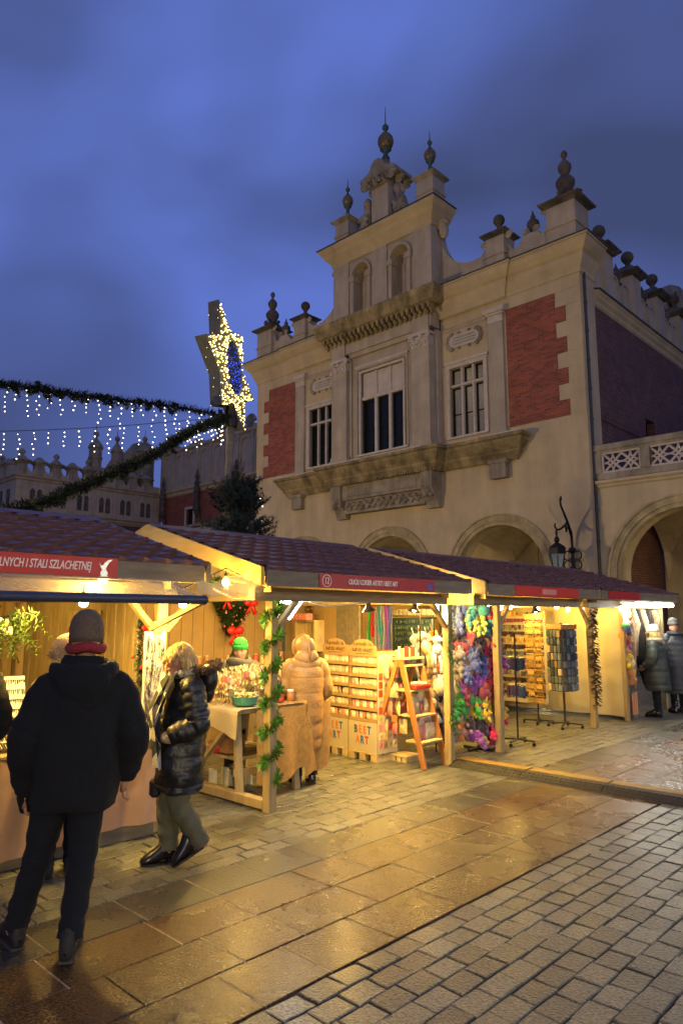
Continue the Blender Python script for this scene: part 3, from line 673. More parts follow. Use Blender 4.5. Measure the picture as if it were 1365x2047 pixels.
while x0 < 18:
    x1 = x0 + (1.28 if k == 0 else 1.8); b = B()
    b.box(x0, .27, 6.45, x1, .33, 6.51); b.box(x0, .27, 7.08, x1, .33, 7.14); b.box(x0, .27, 6.51, x0 + .06, .33, 7.08); b.box(x1 - .06, .27, 6.51, x1, .33, 7.08)
    n = 2 if k == 0 else 3; cw = (x1 - x0 - .12) / n
    for j in range(n):
        c0 = x0 + .06 + j * cw; cc = (c0 + cw / 2, 6.795); hx, hz = cw / 2, .285
        for sx, sz in ((1, 1), (1, -1), (-1, 1), (-1, -1)):
            b.tube([(cc[0] + sx * hx * (1 - math.cos(a)), .36, cc[1] + sz * hz * (1 - math.sin(a))) for a in [math.pi / 2 * q / 8 for q in range(9)]], .032, 5)
            b.tube([(cc[0], .36, cc[1]), (cc[0] + sx * hx, .36, cc[1] + sz * hz)], .045, 5)
    b.build('tracery_panel', M_['stone_pale'], balo); x0 = x1 + (.3 if k else .24); x0 += .0; k += 1
# ================================================================ LONG WING behind, on the left
wing = thing('hall_wing', 'dim brick hall wing with blind arcade parapet receding at left', 'building', (-18.72, 35.7, 0))
def brick_copy(): return M_['brick_front']
b = B(); wall_rects(b, -39.88, -8.6, 0, 13.0, [(-35.2, -34.1, 9.9, 11.35), (-40.0, -38.9, 9.8, 11.2), (-29.5, -28.4, 9.9, 11.35)], 0, .35); b.build('brick_wall', M_['brick_front'], wing)
for x in (-35.2, -29.5):
    b = B().box(x - .22, -.08, 9.75, x, .04, 11.55); b.box(x + 1.1, -.08, 9.75, x + 1.32, .04, 11.55); b.box(x - .22, -.082, 11.35, x + 1.32, .04, 11.58); f = b.build('window', M_['stone_pale'], wing)
    B().box(x, .2, 9.9, x + 1.1, .22, 11.35).build('pane', M_['glass_dark'], f)
B().sweep([(0, 12.8), (.1, 12.9), (.1, 13.1), (.3, 13.25), (.3, 13.4), (0, 13.5)], [(-39.88, 0), (-8.6, 0)]).build('cornice', M_['plaster'], wing)
tp = []; x = -39.88
while x < -9: tp += [(x, 17.4), (x + .5, 17.4)] + arcpts(x + .5, 17.3, x + 3.4, 17.3, -.5, 8) + [(x + 3.6, 17.4)]; x += 3.9
tp = [p for p in tp if p[0] < -8.7]
B().prism([(-39.88, 13.4)] + tp + [(-8.7, 17.4), (-8.7, 13.4)], .02, .5).build('parapet', M_['plaster_pale'], wing)
x = -39.4
while x < -9:
    b = B().box(x - .16, -.16, 13.45, x + .16, .02, 17.0); b.box(x - .2, -.2, 16.7, x + .2, .02, 16.95); b.build('lesene', M_['plaster_pale'], wing)
    b = B(); arch_ring(b, x + .98, .62, .78, 16.0, -.1, .02, 12, 13.5); b.build('blind_arch', M_['plaster_pale'], wing); x += 1.95
B().sweep([(0, 16.95), (.18, 17.05), (.18, 17.18), (0, 17.25)], [(-39.88, 0), (-8.7, 0)]).build('string_moulding', M_['plaster_pale'], wing)
for x in (-38.6, -33.05, -27.5):
    b = B().lathe([(.3, 11.0), (.34, 11.3), (.25, 11.6), (.22, 12.6), (.3, 12.7), (.3, 13.0), (.2, 13.1), (.26, 13.5), (.12, 13.8), (.2, 14.1), (.1, 14.4), (.03, 14.8)], (x, -.45, 0), 8); b.tube([(x, -.1, 10.2), (x, -.4, 11.0)], [.15, .28], 8)
    b.build('wall_pinnacle', M_['stone_dark'], wing)
lg = B().box(-39.88, -3.2, 7.8, -8.9, -2.9, 8.1); lg.box(-39.88, -3.25, 9.0, -8.9, -2.85, 9.2); lg.box(-39.88, -3.1, 0, -8.9, -2.9, 7.8); o = lg.build('loggia_front', M_['stone'], wing)
for k in range(20):
    x = -39.6 + k * 1.6; B().box(x, -3.19, 8.1, x + .3, -2.91, 9.0).build('baluster_pier', M_['stone'], o)
    B().box(x + .34, -3.08, 8.2, x + 1.56, -3.0, 8.9).build('tracery_panel', M_['stone_pale'], o)
scr = B()
for x in (-38.0, -30.2, -26.2, -22.3): scroll(scr, x, .0, 17.9, .6)
scr.build('scroll_ornament', M_['stone'], wing)
# ================================================================ FAR PAVILION
far = thing('far_pavilion', 'distant hall pavilion with merlons, paired windows and turrets at the left edge', 'building', (-58.6, 22.3, 0))
b = B().box(-14, .01, 0, -.01, 13.4, 10.2); b.box(-14, .0, 10.2, 0, 13.4, 13.1); b.build('wall', M_['plaster_pale'], far)
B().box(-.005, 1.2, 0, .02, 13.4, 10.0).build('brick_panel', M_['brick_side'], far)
for z in (10.1, 12.95): B().sweep([(0, z), (.15, z + .08), (.15, z + .2), (.35, z + .35), (.35, z + .42), (0, z + .5)], [(-14, 0), (0, 0), (0, 13.4)]).build('cornice', M_['plaster_pale'], far)
for k in range(6):
    for q in (0, .62):
        y = 1.15 + k * 2.05 + q
        b = B().prism([(y, 10.95), (y + .42, 10.95), (y + .42, 12.1), (y + .33, 12.28), (y + .21, 12.35), (y + .09, 12.28), (y, 12.1)], .0, .03, 'x'); b.build('blind_window', M_['stone_dark'], far)
    B().box(0, .4 + k * 2.05, 10.65, .1, .75 + k * 2.05, 12.95).build('lesene', M_['plaster_pale'], far)
for k in range(5): B().box(-1.9 - k * 1.6, -.03, 10.95, -1.2 - k * 1.6, .0, 12.3).build('blind_window', M_['stone_dark'], far)
tp = []; my = [.45, 1.9, 3.35, 4.8, 6.25, 7.7, 9.15, 10.6, 12.05]
for a, c in zip(my, my[1:]): tp += [(a - .35, 14.4), (a + .35, 14.4)] + arcpts(a + .4, 14.1, c - .4, 14.1, .35, 6)
B().prism([(0, 13.4)] + tp + [(12.4, 14.0), (13.4, 14.0), (13.4, 13.4)], -.35, -.02, 'x').build('parapet', M_['plaster_pale'], far)
tp2 = []
for k in range(8): a = -13 + k * 1.6; tp2 += [(a - .35, 14.4), (a + .35, 14.4)] + arcpts(a + .4, 14.1, a + 1.2, 14.1, .35, 5)
B().prism([(-13.5, 13.4)] + tp2 + [(-.36, 14.0), (-.36, 13.4)], .02, .35).build('parapet', M_['plaster_pale'], far)
def far_merlon(x, y, ball):
    B().lathe([(.55, 14.4), (.62, 14.5), (.8, 14.6), (.8, 14.68), (.45, 14.85), (.2, 15.1)] + ([(.12, 15.15), (.24, 15.3), (.26, 15.45), (.15, 15.6), (.02, 15.7)] if ball else []), (x, y, 0), 4 if not ball else 8, sq=1).box(x - .33, y - .36, 13.4, x + .37, y + .33, 14.42).build('merlon', M_['stone'], far)
for k, y in enumerate(my): far_merlon(-.35, y, k % 2 == 0)
for k in range(7): far_merlon(-2.6 - k * 1.6, .3, k % 2 == 1)
for (x, y, h, r) in ((-.6, 7.0, 16.8, .6), (-1.2, 9.4, 16.9, .5), (-1.2, 12.3, 17.4, .75)):
    b = B().lathe([(r, 13), (r, h - 1.0), (r * 1.12, h - .95), (r * 1.12, h - .8), (r, h - .75), (r, h), (r * 1.2, h + .08), (r * 1.1, h + .3), (r * .6, h + .7), (.12, h + .95), (.12, h + 1.2)], (x, y, 0), 8); b.sph((x, y, h + 1.4), .26).tube([(x, y, h + 1.5), (x, y, h + 2.3)], [.05, .02], 5)
    b.build('turret', M_['stone'], far)
B().prism([(7.6, 13.4), (13.4, 13.4), (13.4, 18.2), (12.4, 18.6), (11.2, 18.2), (10.4, 17.2), (9.4, 16.9), (8.6, 15.6)], -1.6, -1.2, 'x').build('volute_gable', M_['stone'], far)
# ================================================================ MARKET STALLS
mat('sign_red', (.52, .035, .018), .45, .06, 3); mat('sign_red_dark', (.38, .016, .016), .45, .06, 3)
mat('sign_pale', (.62, .25, .20), .5, .1); mat('letter', (.85, .78, .68), .5, .02); mat('emblem_blue', (.08, .10, .32), .5, .1)
mat('fir', (.030, .062, .020), .7, .4, 9, island=.35); mat('fir_light', (.10, .17, .035), .65, .4, 9, island=.35); mat('fir_dark', (.007, .015, .008), .8, .4, 9, island=.3)
mat('tinsel', (.055, .17, .03), .4, .3, 9, island=.4)
mat('red_bow', (.5, .012, .012), .45, .15, 8); mat('cable', (.6, .55, .42), .6, .05); mat('black_plastic', (.015, .015, .016), .45, .1)
mat('cloth_mauve', (.36, .225, .17), .9, .08, 5, sheen=.2); mat('cloth_cream', (.5, .42, .27), .9, .1, 4); mat('burlap', (.36, .20, .055), .95, .15, 20, .8, 160)
mat('canvas', (.52, .44, .26), .85, .08, 2.2, .15, 12); mat('plastic_sheet', (.75, .68, .45), .25, .1, 4, .3, 20, alpha=.42)
mat('roller', (.035, .04, .075), .4, .1); mat('white_board', (.75, .72, .62), .6, .03); mat('silver', (.5, .48, .42), .3, .2, 40, metal=.9)
mat('bulb_glow', (1, .9, .6), .4, 0, emit=(1, .80, .38), es=30); mat('tube_glow', (1, 1, 1), .4, 0, emit=(.93, .97, 1), es=22); mat('flood_glow', (1, 1, 1), .4, 0, emit=(1, .98, .86), es=30)
mat('card', (.36, .22, .085), .85, .06, 4); mat('cardwhite', (.50, .42, .27), .7, .05)
mat('pallet', (.5, .37, .17), .75, .2, 6, .2, 30)

def needles(b, pts, r, per, ln, rg, flat=.006, droop=.0):
    # short blades round a path
    P = [V(p) for p in pts]
    for a, c in zip(P, P[1:]):
        d = (c - a); L_ = d.length; dn = d.normalized(); o1 = dn.orthogonal().normalized(); o2 = dn.cross(o1)
        for k in range(max(1, int(per * L_))):
            t = rg.random(); ang = rg.uniform(0, 6.283); q = a + d * t
            dirv = (o1 * math.cos(ang) + o2 * math.sin(ang) + dn * rg.uniform(-.5, .7)).normalized(); dirv.z -= droop
            l = ln * rg.uniform(.6, 1.15); s = dirv.cross(dn)
            if s.length < 1e-4: continue
            s.normalize(); s *= flat * rg.uniform(.7, 1.3); q0 = q + dirv * r * .2
            b.add([q0 - s * .5, q0 + s * .5, q0 + dirv * l * .6 + s, q0 + dirv * l, q0 + dirv * l * .6 - s], [(0, 1, 2, 3, 4)])
    return b
def tile_mesh(w, l, m):
    b = B()
    def f(u, v):
        wv = .5 + .5 * math.cos(2 * math.pi * u); vv = v + .13 * v * (wv - .5)
        return (vv * l * 1.08, u * w, .024 * wv + .040 * v)
    b.grid(8, 4, f); n = len(b.v); row = b.v[-9:]
    b.v += [(p[0] - .006, p[1], p[2] - .040) for p in row]; b.f += [(n - 9 + i, n - 8 + i, n + i + 1, n + i) for i in range(8)]
    return b, b.mesh('roof_tile', m, True, 50)
RISE = (2.66 - 2.12) / 1.88; SLOPE = math.atan(RISE)
def stall(label, y0, y1, posts, barge, single=True, wall_m='ply', px=0.0):
    s = thing('market_stall', label, 'stall', (-5, y0, 0), 0, 'wooden market stalls in a row'); W_ = y1 - y0
    ex, rx, bx = .28, -1.6, -3.48; ez, rz = 2.12, 2.66
    # roof
    for (xa, xb) in ((ex, rx), (rx, bx)):
        za, zb = (ez, rz) if xa == ex else (rz, ez)
        b = B().add([(xa, 0, za - .05), (xb, 0, zb - .05), (xb, W_, zb - .05), (xa, W_, za - .05), (xa, 0, za - .015), (xb, 0, zb - .015), (xb, W_, zb - .015), (xa, W_, za - .015)], [(0, 1, 2, 3), (4, 5, 6, 7), (0, 4, 7, 3), (1, 2, 6, 5), (0, 1, 5, 4), (3, 7, 6, 2)])
        b.build('roof_deck', M_['wood_pale_h'], s)
    n = round(W_ / .195); tw = W_ / n; rows = 8; tl = (1.88 / math.cos(SLOPE)) / rows
    tb, tm = tile_mesh(tw, tl, M_['tile_purple'])
    Mx = Matrix.Rotation(SLOPE, 4, 'Y')
    rest = B()
    for r_ in range(rows):
        for k in range(n):
            d = r_ * tl; x = rx + d * math.cos(SLOPE); z = rz - d * math.sin(SLOPE) - .012
            if single: o = link('roof_tile', tm, s, (x, k * tw, z), (0, SLOPE, 0))
            else: rest.add([tuple(Mx @ V(p) + V((x, k * tw, z))) for p in tb.v], tb.f)
    if not single: kind(rest.build('roof_tiles', M_['tile_purple'], s, True, 50), 'stuff')
    back = B(); Mb = Matrix.Rotation(math.pi - SLOPE, 4, 'Y')
    back.add([(rx, 0, rz), (bx, 0, ez), (bx, W_, ez), (rx, W_, rz)], [(0, 1, 2, 3)]); back.build('rear_roof_sheet', M_['tile_purple'], s)
    B().prism([(rx - .09, rz - .0), (rx, rz + .045), (rx + .09, rz - .0)], -.01, W_ + .01).build('ridge_cap', M_['tile_purple'], s)
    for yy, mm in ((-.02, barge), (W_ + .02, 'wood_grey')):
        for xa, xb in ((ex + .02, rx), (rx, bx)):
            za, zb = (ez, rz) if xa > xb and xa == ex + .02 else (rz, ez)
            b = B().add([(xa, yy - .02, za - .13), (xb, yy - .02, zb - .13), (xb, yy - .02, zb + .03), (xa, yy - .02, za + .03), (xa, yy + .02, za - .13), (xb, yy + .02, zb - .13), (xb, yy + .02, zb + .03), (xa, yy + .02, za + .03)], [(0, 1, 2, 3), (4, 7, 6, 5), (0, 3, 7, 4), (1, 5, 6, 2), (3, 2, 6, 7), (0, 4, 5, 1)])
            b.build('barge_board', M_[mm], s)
        # gable boards
        yb = .22 if yy < 0 else W_ - .22
        k = 0; x = -3.0
        while x < .0:
            xm = x + .075; zt = min(ez + (ex - xm) * RISE, ez + (xm - bx) * RISE) - .07
            B().box(x, yb - .01, 1.94, x + .145, yb + .01, zt).build('gable_board', M_['wood_pale'], s); x += .15
    B().box(ex, .025, 1.985, ex + .03, W_ - .025, 2.125, .004).build('fascia_board', M_['wood_grey'], s)
    b = B().box(-.045, .1, 1.865, .045, W_ - .1, 1.985, .005); b.build('header_beam', M_['wood_grey'], s)
    for p in posts: B().box(px - .045, p - y0 - .045, 0, px + .045, p - y0 + .045, 1.864, .006).build('post', M_['wood_pale'], s)
    for yy in (.3, W_ - .3):
        B().box(-2.945, yy - .045, 0, -2.855, yy + .045, 2.1).build('post', M_['wood_pale'], s)
        B().box(-2.9, yy - .04, 1.87, -.05, yy + .04, 1.96).build('side_beam', M_['wood_pale'], s)
    # back wall of boards
    y = .1
    while y < W_ - .2: B().box(-2.99, y, 0, -2.965, y + .172, 2.12, .004).build('wall_board', M_[wall_m], s); y += .176
    return s
def plank_wall(s, x0, x1, y, z0, z1, m, w=.15, name='wall_board'):
    x = x0
    while x < x1 - .03: B().box(x, y - .012, z0, min(x + w - .005, x1), y + .012, z1, .004).build(name, M_[m], s); x += w
def brace(s, p0, p1, m='wood_pale'): B().beam(p0, p1, .06, .045, .004).build('brace', M_[m], s)

st1 = stall('left stall with red sign, rolled awning and mauve counter cloth', .2, 3.32, [3.25], 'wood_grey', px=-.25)
st2 = stall('open stall numbered 12 with sweets table and lamplight-tinted barge board', 3.92, 7.08, [4.27, 7.03], 'wood_yellow_lamplit')
st3 = stall('third stall hung with plush toys and display racks', 7.45, 10.6, [8.13], 'wood_pale_h', False)
st4 = stall('far stall with canvas side, pompoms and bright white lamps', 10.68, 14.1, [10.9, 13.95], 'wood_pale_h', False)
for s_, a, c in ((st1, 3.25, -1), (st1, 3.25, 1), (st2, 4.27, 1), (st2, 7.03, -1), (st3, 8.13, 1), (st4, 10.9, -1), (st4, 10.9, 1)):
    y = a - s_.location[1]; bx_ = -.25 if s_ is st1 else 0; brace(s_, (bx_, y + c * .05, 1.60), (bx_, y + c * .30, 1.87))
# ---------------- signs (parts of their stalls)
RV = (R(90), 0, R(90))
def sign(s, y0, y1, z0, z1, m='sign_red'):
    yo = s.location[1]; return B().box(.312, y0 - yo, z0, .32, y1 - yo, z1).build('sign_board', M_[m], s)
sg = sign(st1, .9, 2.53, 2.0, 2.135)
text('lettering', 'LNYCH I STALI SZLACHETNEJ', .082, M_['letter'], sg, (.3225, 1.505, 2.068), RV, .22, sx=.575, bold=.001)
b = B(); ez_ = [(2.19, 2.10), (2.205, 2.075), (2.22, 2.085), (2.23, 2.10), (2.255, 2.12), (2.29, 2.125), (2.265, 2.105), (2.245, 2.075), (2.24, 2.05), (2.255, 2.03), (2.25, 2.005), (2.205, 2.005), (2.2, 2.03), (2.212, 2.05), (2.2, 2.065)]
b.prism(ez_, .3205, .3225, 'x'); b.box(.3205, 2.195, 2.002, .3225, 2.26, 2.004); b.build('emblem', M_['silver'], sg)
sg = sign(st2, 4.57, 6.36, 1.985, 2.12, 'sign_red_dark')
text('number', '12', .088, M_['letter'], sg, (.3225, .745, 2.052), RV, 0, 'CENTER', sx=.72)
b = B(); b.tube([(.322, .745 + .058 * math.cos(a), 2.053 + .056 * math.sin(a)) for a in [2 * math.pi * k / 28 for k in range(29)]], .0035, 5); b.build('number_ring', M_['letter'], sg)
text('lettering', 'CIUCIU CUKIER ARTIST / BEET ART', .070, M_['letter'], sg, (.3225, 1.04, 2.052), RV, .2, sx=.68, bold=.001)
b = B(); b.prism([(2.30, 2.01), (2.40, 2.01), (2.40, 2.05), (2.42, 2.06), (2.38, 2.095), (2.36, 2.06), (2.33, 2.09), (2.30, 2.06)], .3205, .3225, 'x'); b.build('emblem', M_['emblem_blue'], sg)
sg = sign(st3, 8.1, 9.9, 1.99, 2.12, 'sign_red')
B().box(.3205, 1.35, 2.02, .323, 1.75, 2.09).build('pale_panel', M_['sign_pale'], sg)
sign(st4, 10.95, 12.2, 1.99, 2.12, 'sign_red_dark')

# ---------------- lights
def bulb(label, loc, W=9, group='warm bulbs on the stalls', r=.034, col=(1, .62, .13)):
    t = thing('light_bulb', label, 'bulb', loc, 0, group)
    B().lathe([(.004, .045), (r * .55, .03), (r * .95, .005), (r, -.01), (r * .8, -.03), (.004, -.042)], n=10).build('glass', M_['bulb_glow'], t, True)
    B().lathe([(.014, .03), (.016, .07), (.006, .075)], n=8).tube([(0, 0, .07), (0, 0, .12)], .003, 5).build('socket', M_['black_plastic'], t)
    if W: lamp('bulb_light', t, (0, 0, -.07), W * 6.0, col, .035)
    return t
def added_work_light(label, loc, aim, W, deg=125):  # unseen spot lamps, added to brighten the floor more than the walls
    t = thing('added_work_light', label, 'lamp', loc, 0, 'added work lights under the stall eaves'); d = (V(aim) - V(loc)); q = d.to_track_quat('-Z', 'Y')
    Mq = q.to_matrix().to_4x4(); B().lathe([(.02, .07), (.03, .06), (.035, .03), (.075, -.02), (.07, -.02), (.03, .025)], n=14).xf(Mq).build('shade', M_['black_plastic'], t, True, 40); B().sph((0, 0, 0), .026, 8, 6).xf(Mq).build('bulb', M_['bulb_glow'], t, True); B().tube([(0, 0, .03), (0, 0, .12)], .006, 5).build('stem', M_['black_plastic'], t)
    o = lamp('added_work_lamp', t, tuple(Mq @ V((0, 0, -.03))), W, (1, .60, .11), .03, 'SPOT'); o.data.spot_size = R(deg); o.data.spot_blend = .5; o.rotation_mode = 'QUATERNION'; o.rotation_quaternion = q
def tube_lamp(label, p0, p1, W, col=(.86, .94, 1), m='tube_glow', n=1, r=.016):
    p0, p1 = V(p0), V(p1); t = thing('tube_lamp', label, 'lamp', tuple((p0 + p1) / 2), 0); c = (p0 + p1) / 2
    B().tube([p0 - c, p1 - c], r, 8).build('tube', M_[m], t)
    B().beam(p0 - c + V((-.01, 0, .03)), p1 - c + V((-.01, 0, .03)), .05, .03).build('fitting', M_['white_board'], t)
    for k in range(n):
        q = (p0 - c).lerp(p1 - c, (k + .5) / n); lamp('tube_light', t, (q.x + .03, q.y, q.z - .05), W / n * 1.9, col, .06)
    return t
WB = 'warm bulb under the eave of the left stall'
bulb('warm bulb hanging below the red left sign', (-4.83, 2.5, 2.0), 13); bulb('warm bulb behind the awning roller above the man', (-4.95, 2.42, 1.83), 14)
bulb('warm bulb at the right end of the awning roller', (-4.92, 3.25, 1.83), 9); bulb('warm bulb under the lamplight-tinted barge board', (-4.98, 3.72, 2.02), 9)
bulb('warm bulb at the dim back of the left stall', (-6.6, 1.9, 1.95), 10)
bulb('warm bulb inside the sweets stall roof', (-6.3, 5.0, 1.95), 16); bulb('warm bulb over the sweets table', (-5.6, 5.9, 1.93), 20)
bulb('warm bulb above the folding ladder', (-5.25, 6.8, 1.93), 14)
BS = ((-5.2, 7.22, 1.93, 12), (-5.15, 8.0, 1.97, 0), (-5.2, 8.3, 1.86, 10), (-5.6, 8.8, 1.9, 0), (-5.8, 9.2, 1.86, 12), (-5.8, 9.55, 1.92, 0), (-6, 9.9, 1.86, 0), (-6.0, 10.2, 1.88, 12), (-5.7, 10.55, 1.85, 0), (-5.5, 10.8, 1.88, 0), (-5.5, 11.2, 1.84, 12), (-5.4, 11.5, 1.86, 0))
for k, (x, y, z, W) in enumerate(BS):
    bulb('warm bulb in the string across the plush toy stall', (x, y, z), W, 'string of bulbs in the plush toy stall')
tube_lamp('white tube lamp slanting on the brace beside the garlanded post', (-5.16, 4.62, 1.70), (-5.16, 4.80, 1.89), 10)
tube_lamp('short white tube lamp under the header by the garlanded post', (-5.12, 4.40, 1.86), (-5.12, 4.70, 1.86), 8)
tube_lamp('upright white lamp at the ladder-side post of stall 12', (-5.1, 6.97, 1.72), (-5.1, 6.97, 1.9), 12)
tube_lamp('long bright white lamp under the far stall eave', (-4.78, 12.3, 1.93), (-4.78, 14.0, 1.93), 30, (1, .95, .80), 'flood_glow', 3, .035)
tube_lamp('white lamp over the pompoms', (-4.9, 11.9, 1.86), (-4.9, 12.15, 1.86), 16, (1, .96, .84), 'flood_glow', 1, .035)

w_ = B()
for a_, c_ in zip(BS, BS[1:]): w_.tube([(a_[0], a_[1], a_[2] + .11), ((a_[0] + c_[0]) / 2, (a_[1] + c_[1]) / 2, (a_[2] + c_[2]) / 2 + .07), (c_[0], c_[1], c_[2] + .11)], .005, 5)
tag(w_.build('bulb_wire', M_['black_plastic']), 'dark sagging wire of the bulb string in the plush toy stall', 'wire')
w_ = B().tube([(-4.88, 1.2, 2.03), (-4.84, 2.0, 2.07), (-4.83, 2.5, 2.12), (-4.86, 3.0, 2.02), (-4.92, 3.25, 1.95), (-4.98, 3.72, 2.14), (-4.9, 4.1, 1.98)], .005, 5)
tag(w_.build('bulb_wire', M_['black_plastic']), 'dark wire feeding the bulbs under the left stall eave', 'wire')

added_work_light('added shaded work light under the header of stall 12 over the paving', (-5.12, 5.75, 1.80), (-5.1, 6.1, 0), 190)  # assumed source, put in to turn the floor below golden
added_work_light('added shaded work light beside the ladder of stall 12', (-5.16, 6.6, 1.80), (-5.2, 6.1, 0), 140)
added_work_light('added shaded work light under the header of the plush toy stall', (-5.12, 9.4, 1.80), (-4.8, 9.4, 0), 190)
added_work_light('added shaded work light over the jewellery counter', (-5.3, 1.9, 1.80), (-5.2, 2.0, 0), 90)
# ================================================================ STALL 1 GOODS
def cloth_drop(name, m, parent, x, y0, y1, z0, z1, waves, amp, top=None, nx=80, hem=.02, seed=0):
    def f(u, v):
        y = y0 + (y1 - y0) * u; a = amp * (1 - .75 * v)
        d = a * (math.sin(u * waves * 6.283 + seed) + .5 * math.sin(u * waves * 2.7 * 6.283 + 1.3 + seed))
        return (x + d, y, z0 + (z1 - z0) * v + (hem * math.sin(u * 9 + seed) * (1 - v)))
    b = B().grid(nx, 14, f)
    return b.build(name, M_[m], parent, True)
ct = thing('stall_counter', 'long jewellery counter draped in mauve cloth behind the man', 'counter', (-5.15, .6, 0))
cloth_drop('cloth_skirt', 'cloth_mauve', ct, .02, 0, 2.70, .1, .74, 4.5, .028)
def f(u, v): return (-1.0 + .99 * u, 2.70 + .02 * math.sin(u * 25), .1 + .64 * v)
B().grid(16, 4, f).build('cloth_end', M_['cloth_mauve'], ct, True)
B().box(-1.0, 0, .74, .03, 2.72, .775, .008).build('counter_top', M_['wood_pale'], ct)
B().box(-.9, .05, 0, -.03, 2.62, .16, .005).build('base_box', M_['wood_grey'], ct)
def jewel_board(loc, w, h, tilt, rows, label, drop=.03, dark=True):
    t = thing('jewellery_board', label, 'display board', loc, 0, 'jewellery boards on the counter')
    Mx = Matrix.Rotation(-tilt, 4, 'Y')
    b = B().box(-.008, 0, 0, .008, w, h, .003).xf(Mx); b.build('board', M_['white_board'], t)
    r = random.Random(int(h * 1000) + rows)
    for k in range(rows):
        z = h * (k + .75) / (rows + .2); e = B()
        for j in range(int(w / .016)):
            y = .015 + j * .016; l = drop * r.uniform(.4, 1.25)
            e.box(.009, y, z - l, .014, y + r.uniform(.004, .010), z)
        e.box(.009, .01, z, .016, w - .01, z + .004)
        kind(e.xf(Mx).build('jewellery_row', M_['black_plastic'] if dark else M_['silver'], t), 'stuff')
    return t
jewel_board((-5.62, 1.55, .96), .78, .31, R(14), 4, 'upper white board with four rows of dark jewellery behind the man')
jewel_board((-5.22, 1.3, .80), 1.0, .22, R(62), 3, 'low slanted tray of chains at the counter edge', .07)
jewel_board((-5.66, .7, .96), .78, .33, R(14), 4, 'jewellery board at the far left of the counter')
jewel_board((-5.75, 2.4, .80), .5, .3, R(14), 3, 'small jewellery board hidden by the man')
# standing necklace board on the post
t = thing('necklace_board', 'tall white board hung with necklaces beside the woman', 'display board', (-5.13, 3.06, .86))
B().box(-.012, -.02, 0, .012, .17, .74, .004).build('board', M_['white_board'], t); B().box(-.03, .05, .72, .02, .13, .82).build('wood_block', M_['wood_yellow_lamplit'], t)
r = random.Random(4); e = B()
for k in range(130):
    y, z = r.uniform(-.01, .16), r.uniform(.06, .72)
    e.tube([(.016, y, z), (.018, y + r.uniform(-.01, .01), z - .03), (.016, y + r.uniform(-.012, .012), z - r.uniform(.05, .09))], .0022, 4, False)
kind(e.build('necklaces', M_['black_plastic'], t), 'stuff')
e = B()
for k in range(60): e.sph((.02, r.uniform(-.01, .16), r.uniform(.03, .7)), .007, 5, 4)
kind(e.build('pendants', M_['silver'], t), 'stuff')
# back partition and hatch door seen behind the man
plank_wall(st1, -2.9, -.55, 3.02, 0, 2.05, 'wood_pale', .165)
d = B().box(-1.75, 2.955, .3, -1.15, 2.99, 1.78, .006).build('hatch_door', M_['wood_pale'], st1)
for z in (.42, 1.6): B().box(-1.72, 2.93, z, -1.18, 2.954, z + .09, .004).build('door_batten', M_['wood_pale_h'], d)
b = B().beam((-1.68, 2.94, .5), (-1.22, 2.94, 1.6), .07, .018); b.build('door_batten', M_['wood_pale_h'], d)
for k in range(7): B().box(-1.55, .5 + k * .2, .9, -1.53, .69 + k * .2, 1.95, .004).build('wall_board', M_['wood_pale'], st1)
t = thing('stall_curtain', 'cream curtain hanging at the back of the left stall', 'curtain', (-6.4, .6, 0))
cloth_drop('curtain_cloth', 'cloth_cream', t, 0, 0, 1.75, .85, 1.5, 6, .025)
# greenery bunch
t = thing('greenery_bunch', 'bunch of green conifer sprigs with a pale flower under the left awning', 'greenery', (-5.45, 2.02, 1.68))
b = B(); r = random.Random(11)
for k in range(46):
    a = r.uniform(0, 6.283); l = r.uniform(.14, .36); e = V((math.cos(a) * .55, math.sin(a), -r.uniform(-.15, 1.3))).normalized() * l; e.z += .02
    pts = [V((0, 0, 0)), e * .5 + V((0, 0, .03)), e, e * 1.15 - V((0, 0, .05))]; needles(b, pts, .01, 150, .05, r, .006)
kind(b.build('sprigs', M_['fir_light'], t), 'stuff')
b = B()
for k in range(40): b.sph((.08 + r.uniform(-.03, .04), r.uniform(-.05, .05), -.03 + r.uniform(-.05, .05)), .018, 6, 4)
b.build('pale_flower', M_['stone_pale'], t)
# hanging garland with red bows beside the necklace board
def bow(parent, loc, s=1.0, ry=0):
    b = B(); c = V(loc)
    for sg_ in (-1, 1):
        b.sph(c + V((.01, sg_ * .035 * s, .008 * s)), .036 * s, 8, 6, (.5, 1.1, .8)); b.tube([c, c + V((.015, sg_ * .02 * s, -.04 * s)), c + V((.01, sg_ * .045 * s, -.085 * s))], [.008 * s, .016 * s, .02 * s], 6, flat=.4)
    b.sph(c + V((.02, 0, 0)), .016 * s, 6, 5); return b.build('red_bow', M_['red_bow'], parent, True)
t = thing('hanging_garland', 'dark fir garland with red bows hanging at the stall corner post', 'garland', (-5.35, 3.14, 0))
b = B(); r = random.Random(3); needles(b, [(0, 0, 1.72), (.01, -.02, 1.4), (-.01, .02, 1.1), (0, 0, .95)], .02, 900, .07, r, .007); kind(b.build('fir_needles', M_['fir'], t), 'stuff')
for z in (1.62, 1.3, 1.05): bow(t, (.05, .02, z), .8)
e = B()
for k in range(14): e.sph((r.uniform(-.04, .05), r.uniform(-.06, .06), r.uniform(.98, 1.7)), .012, 6, 5)
e.build('baubles', M_['sign_red_dark'], t)
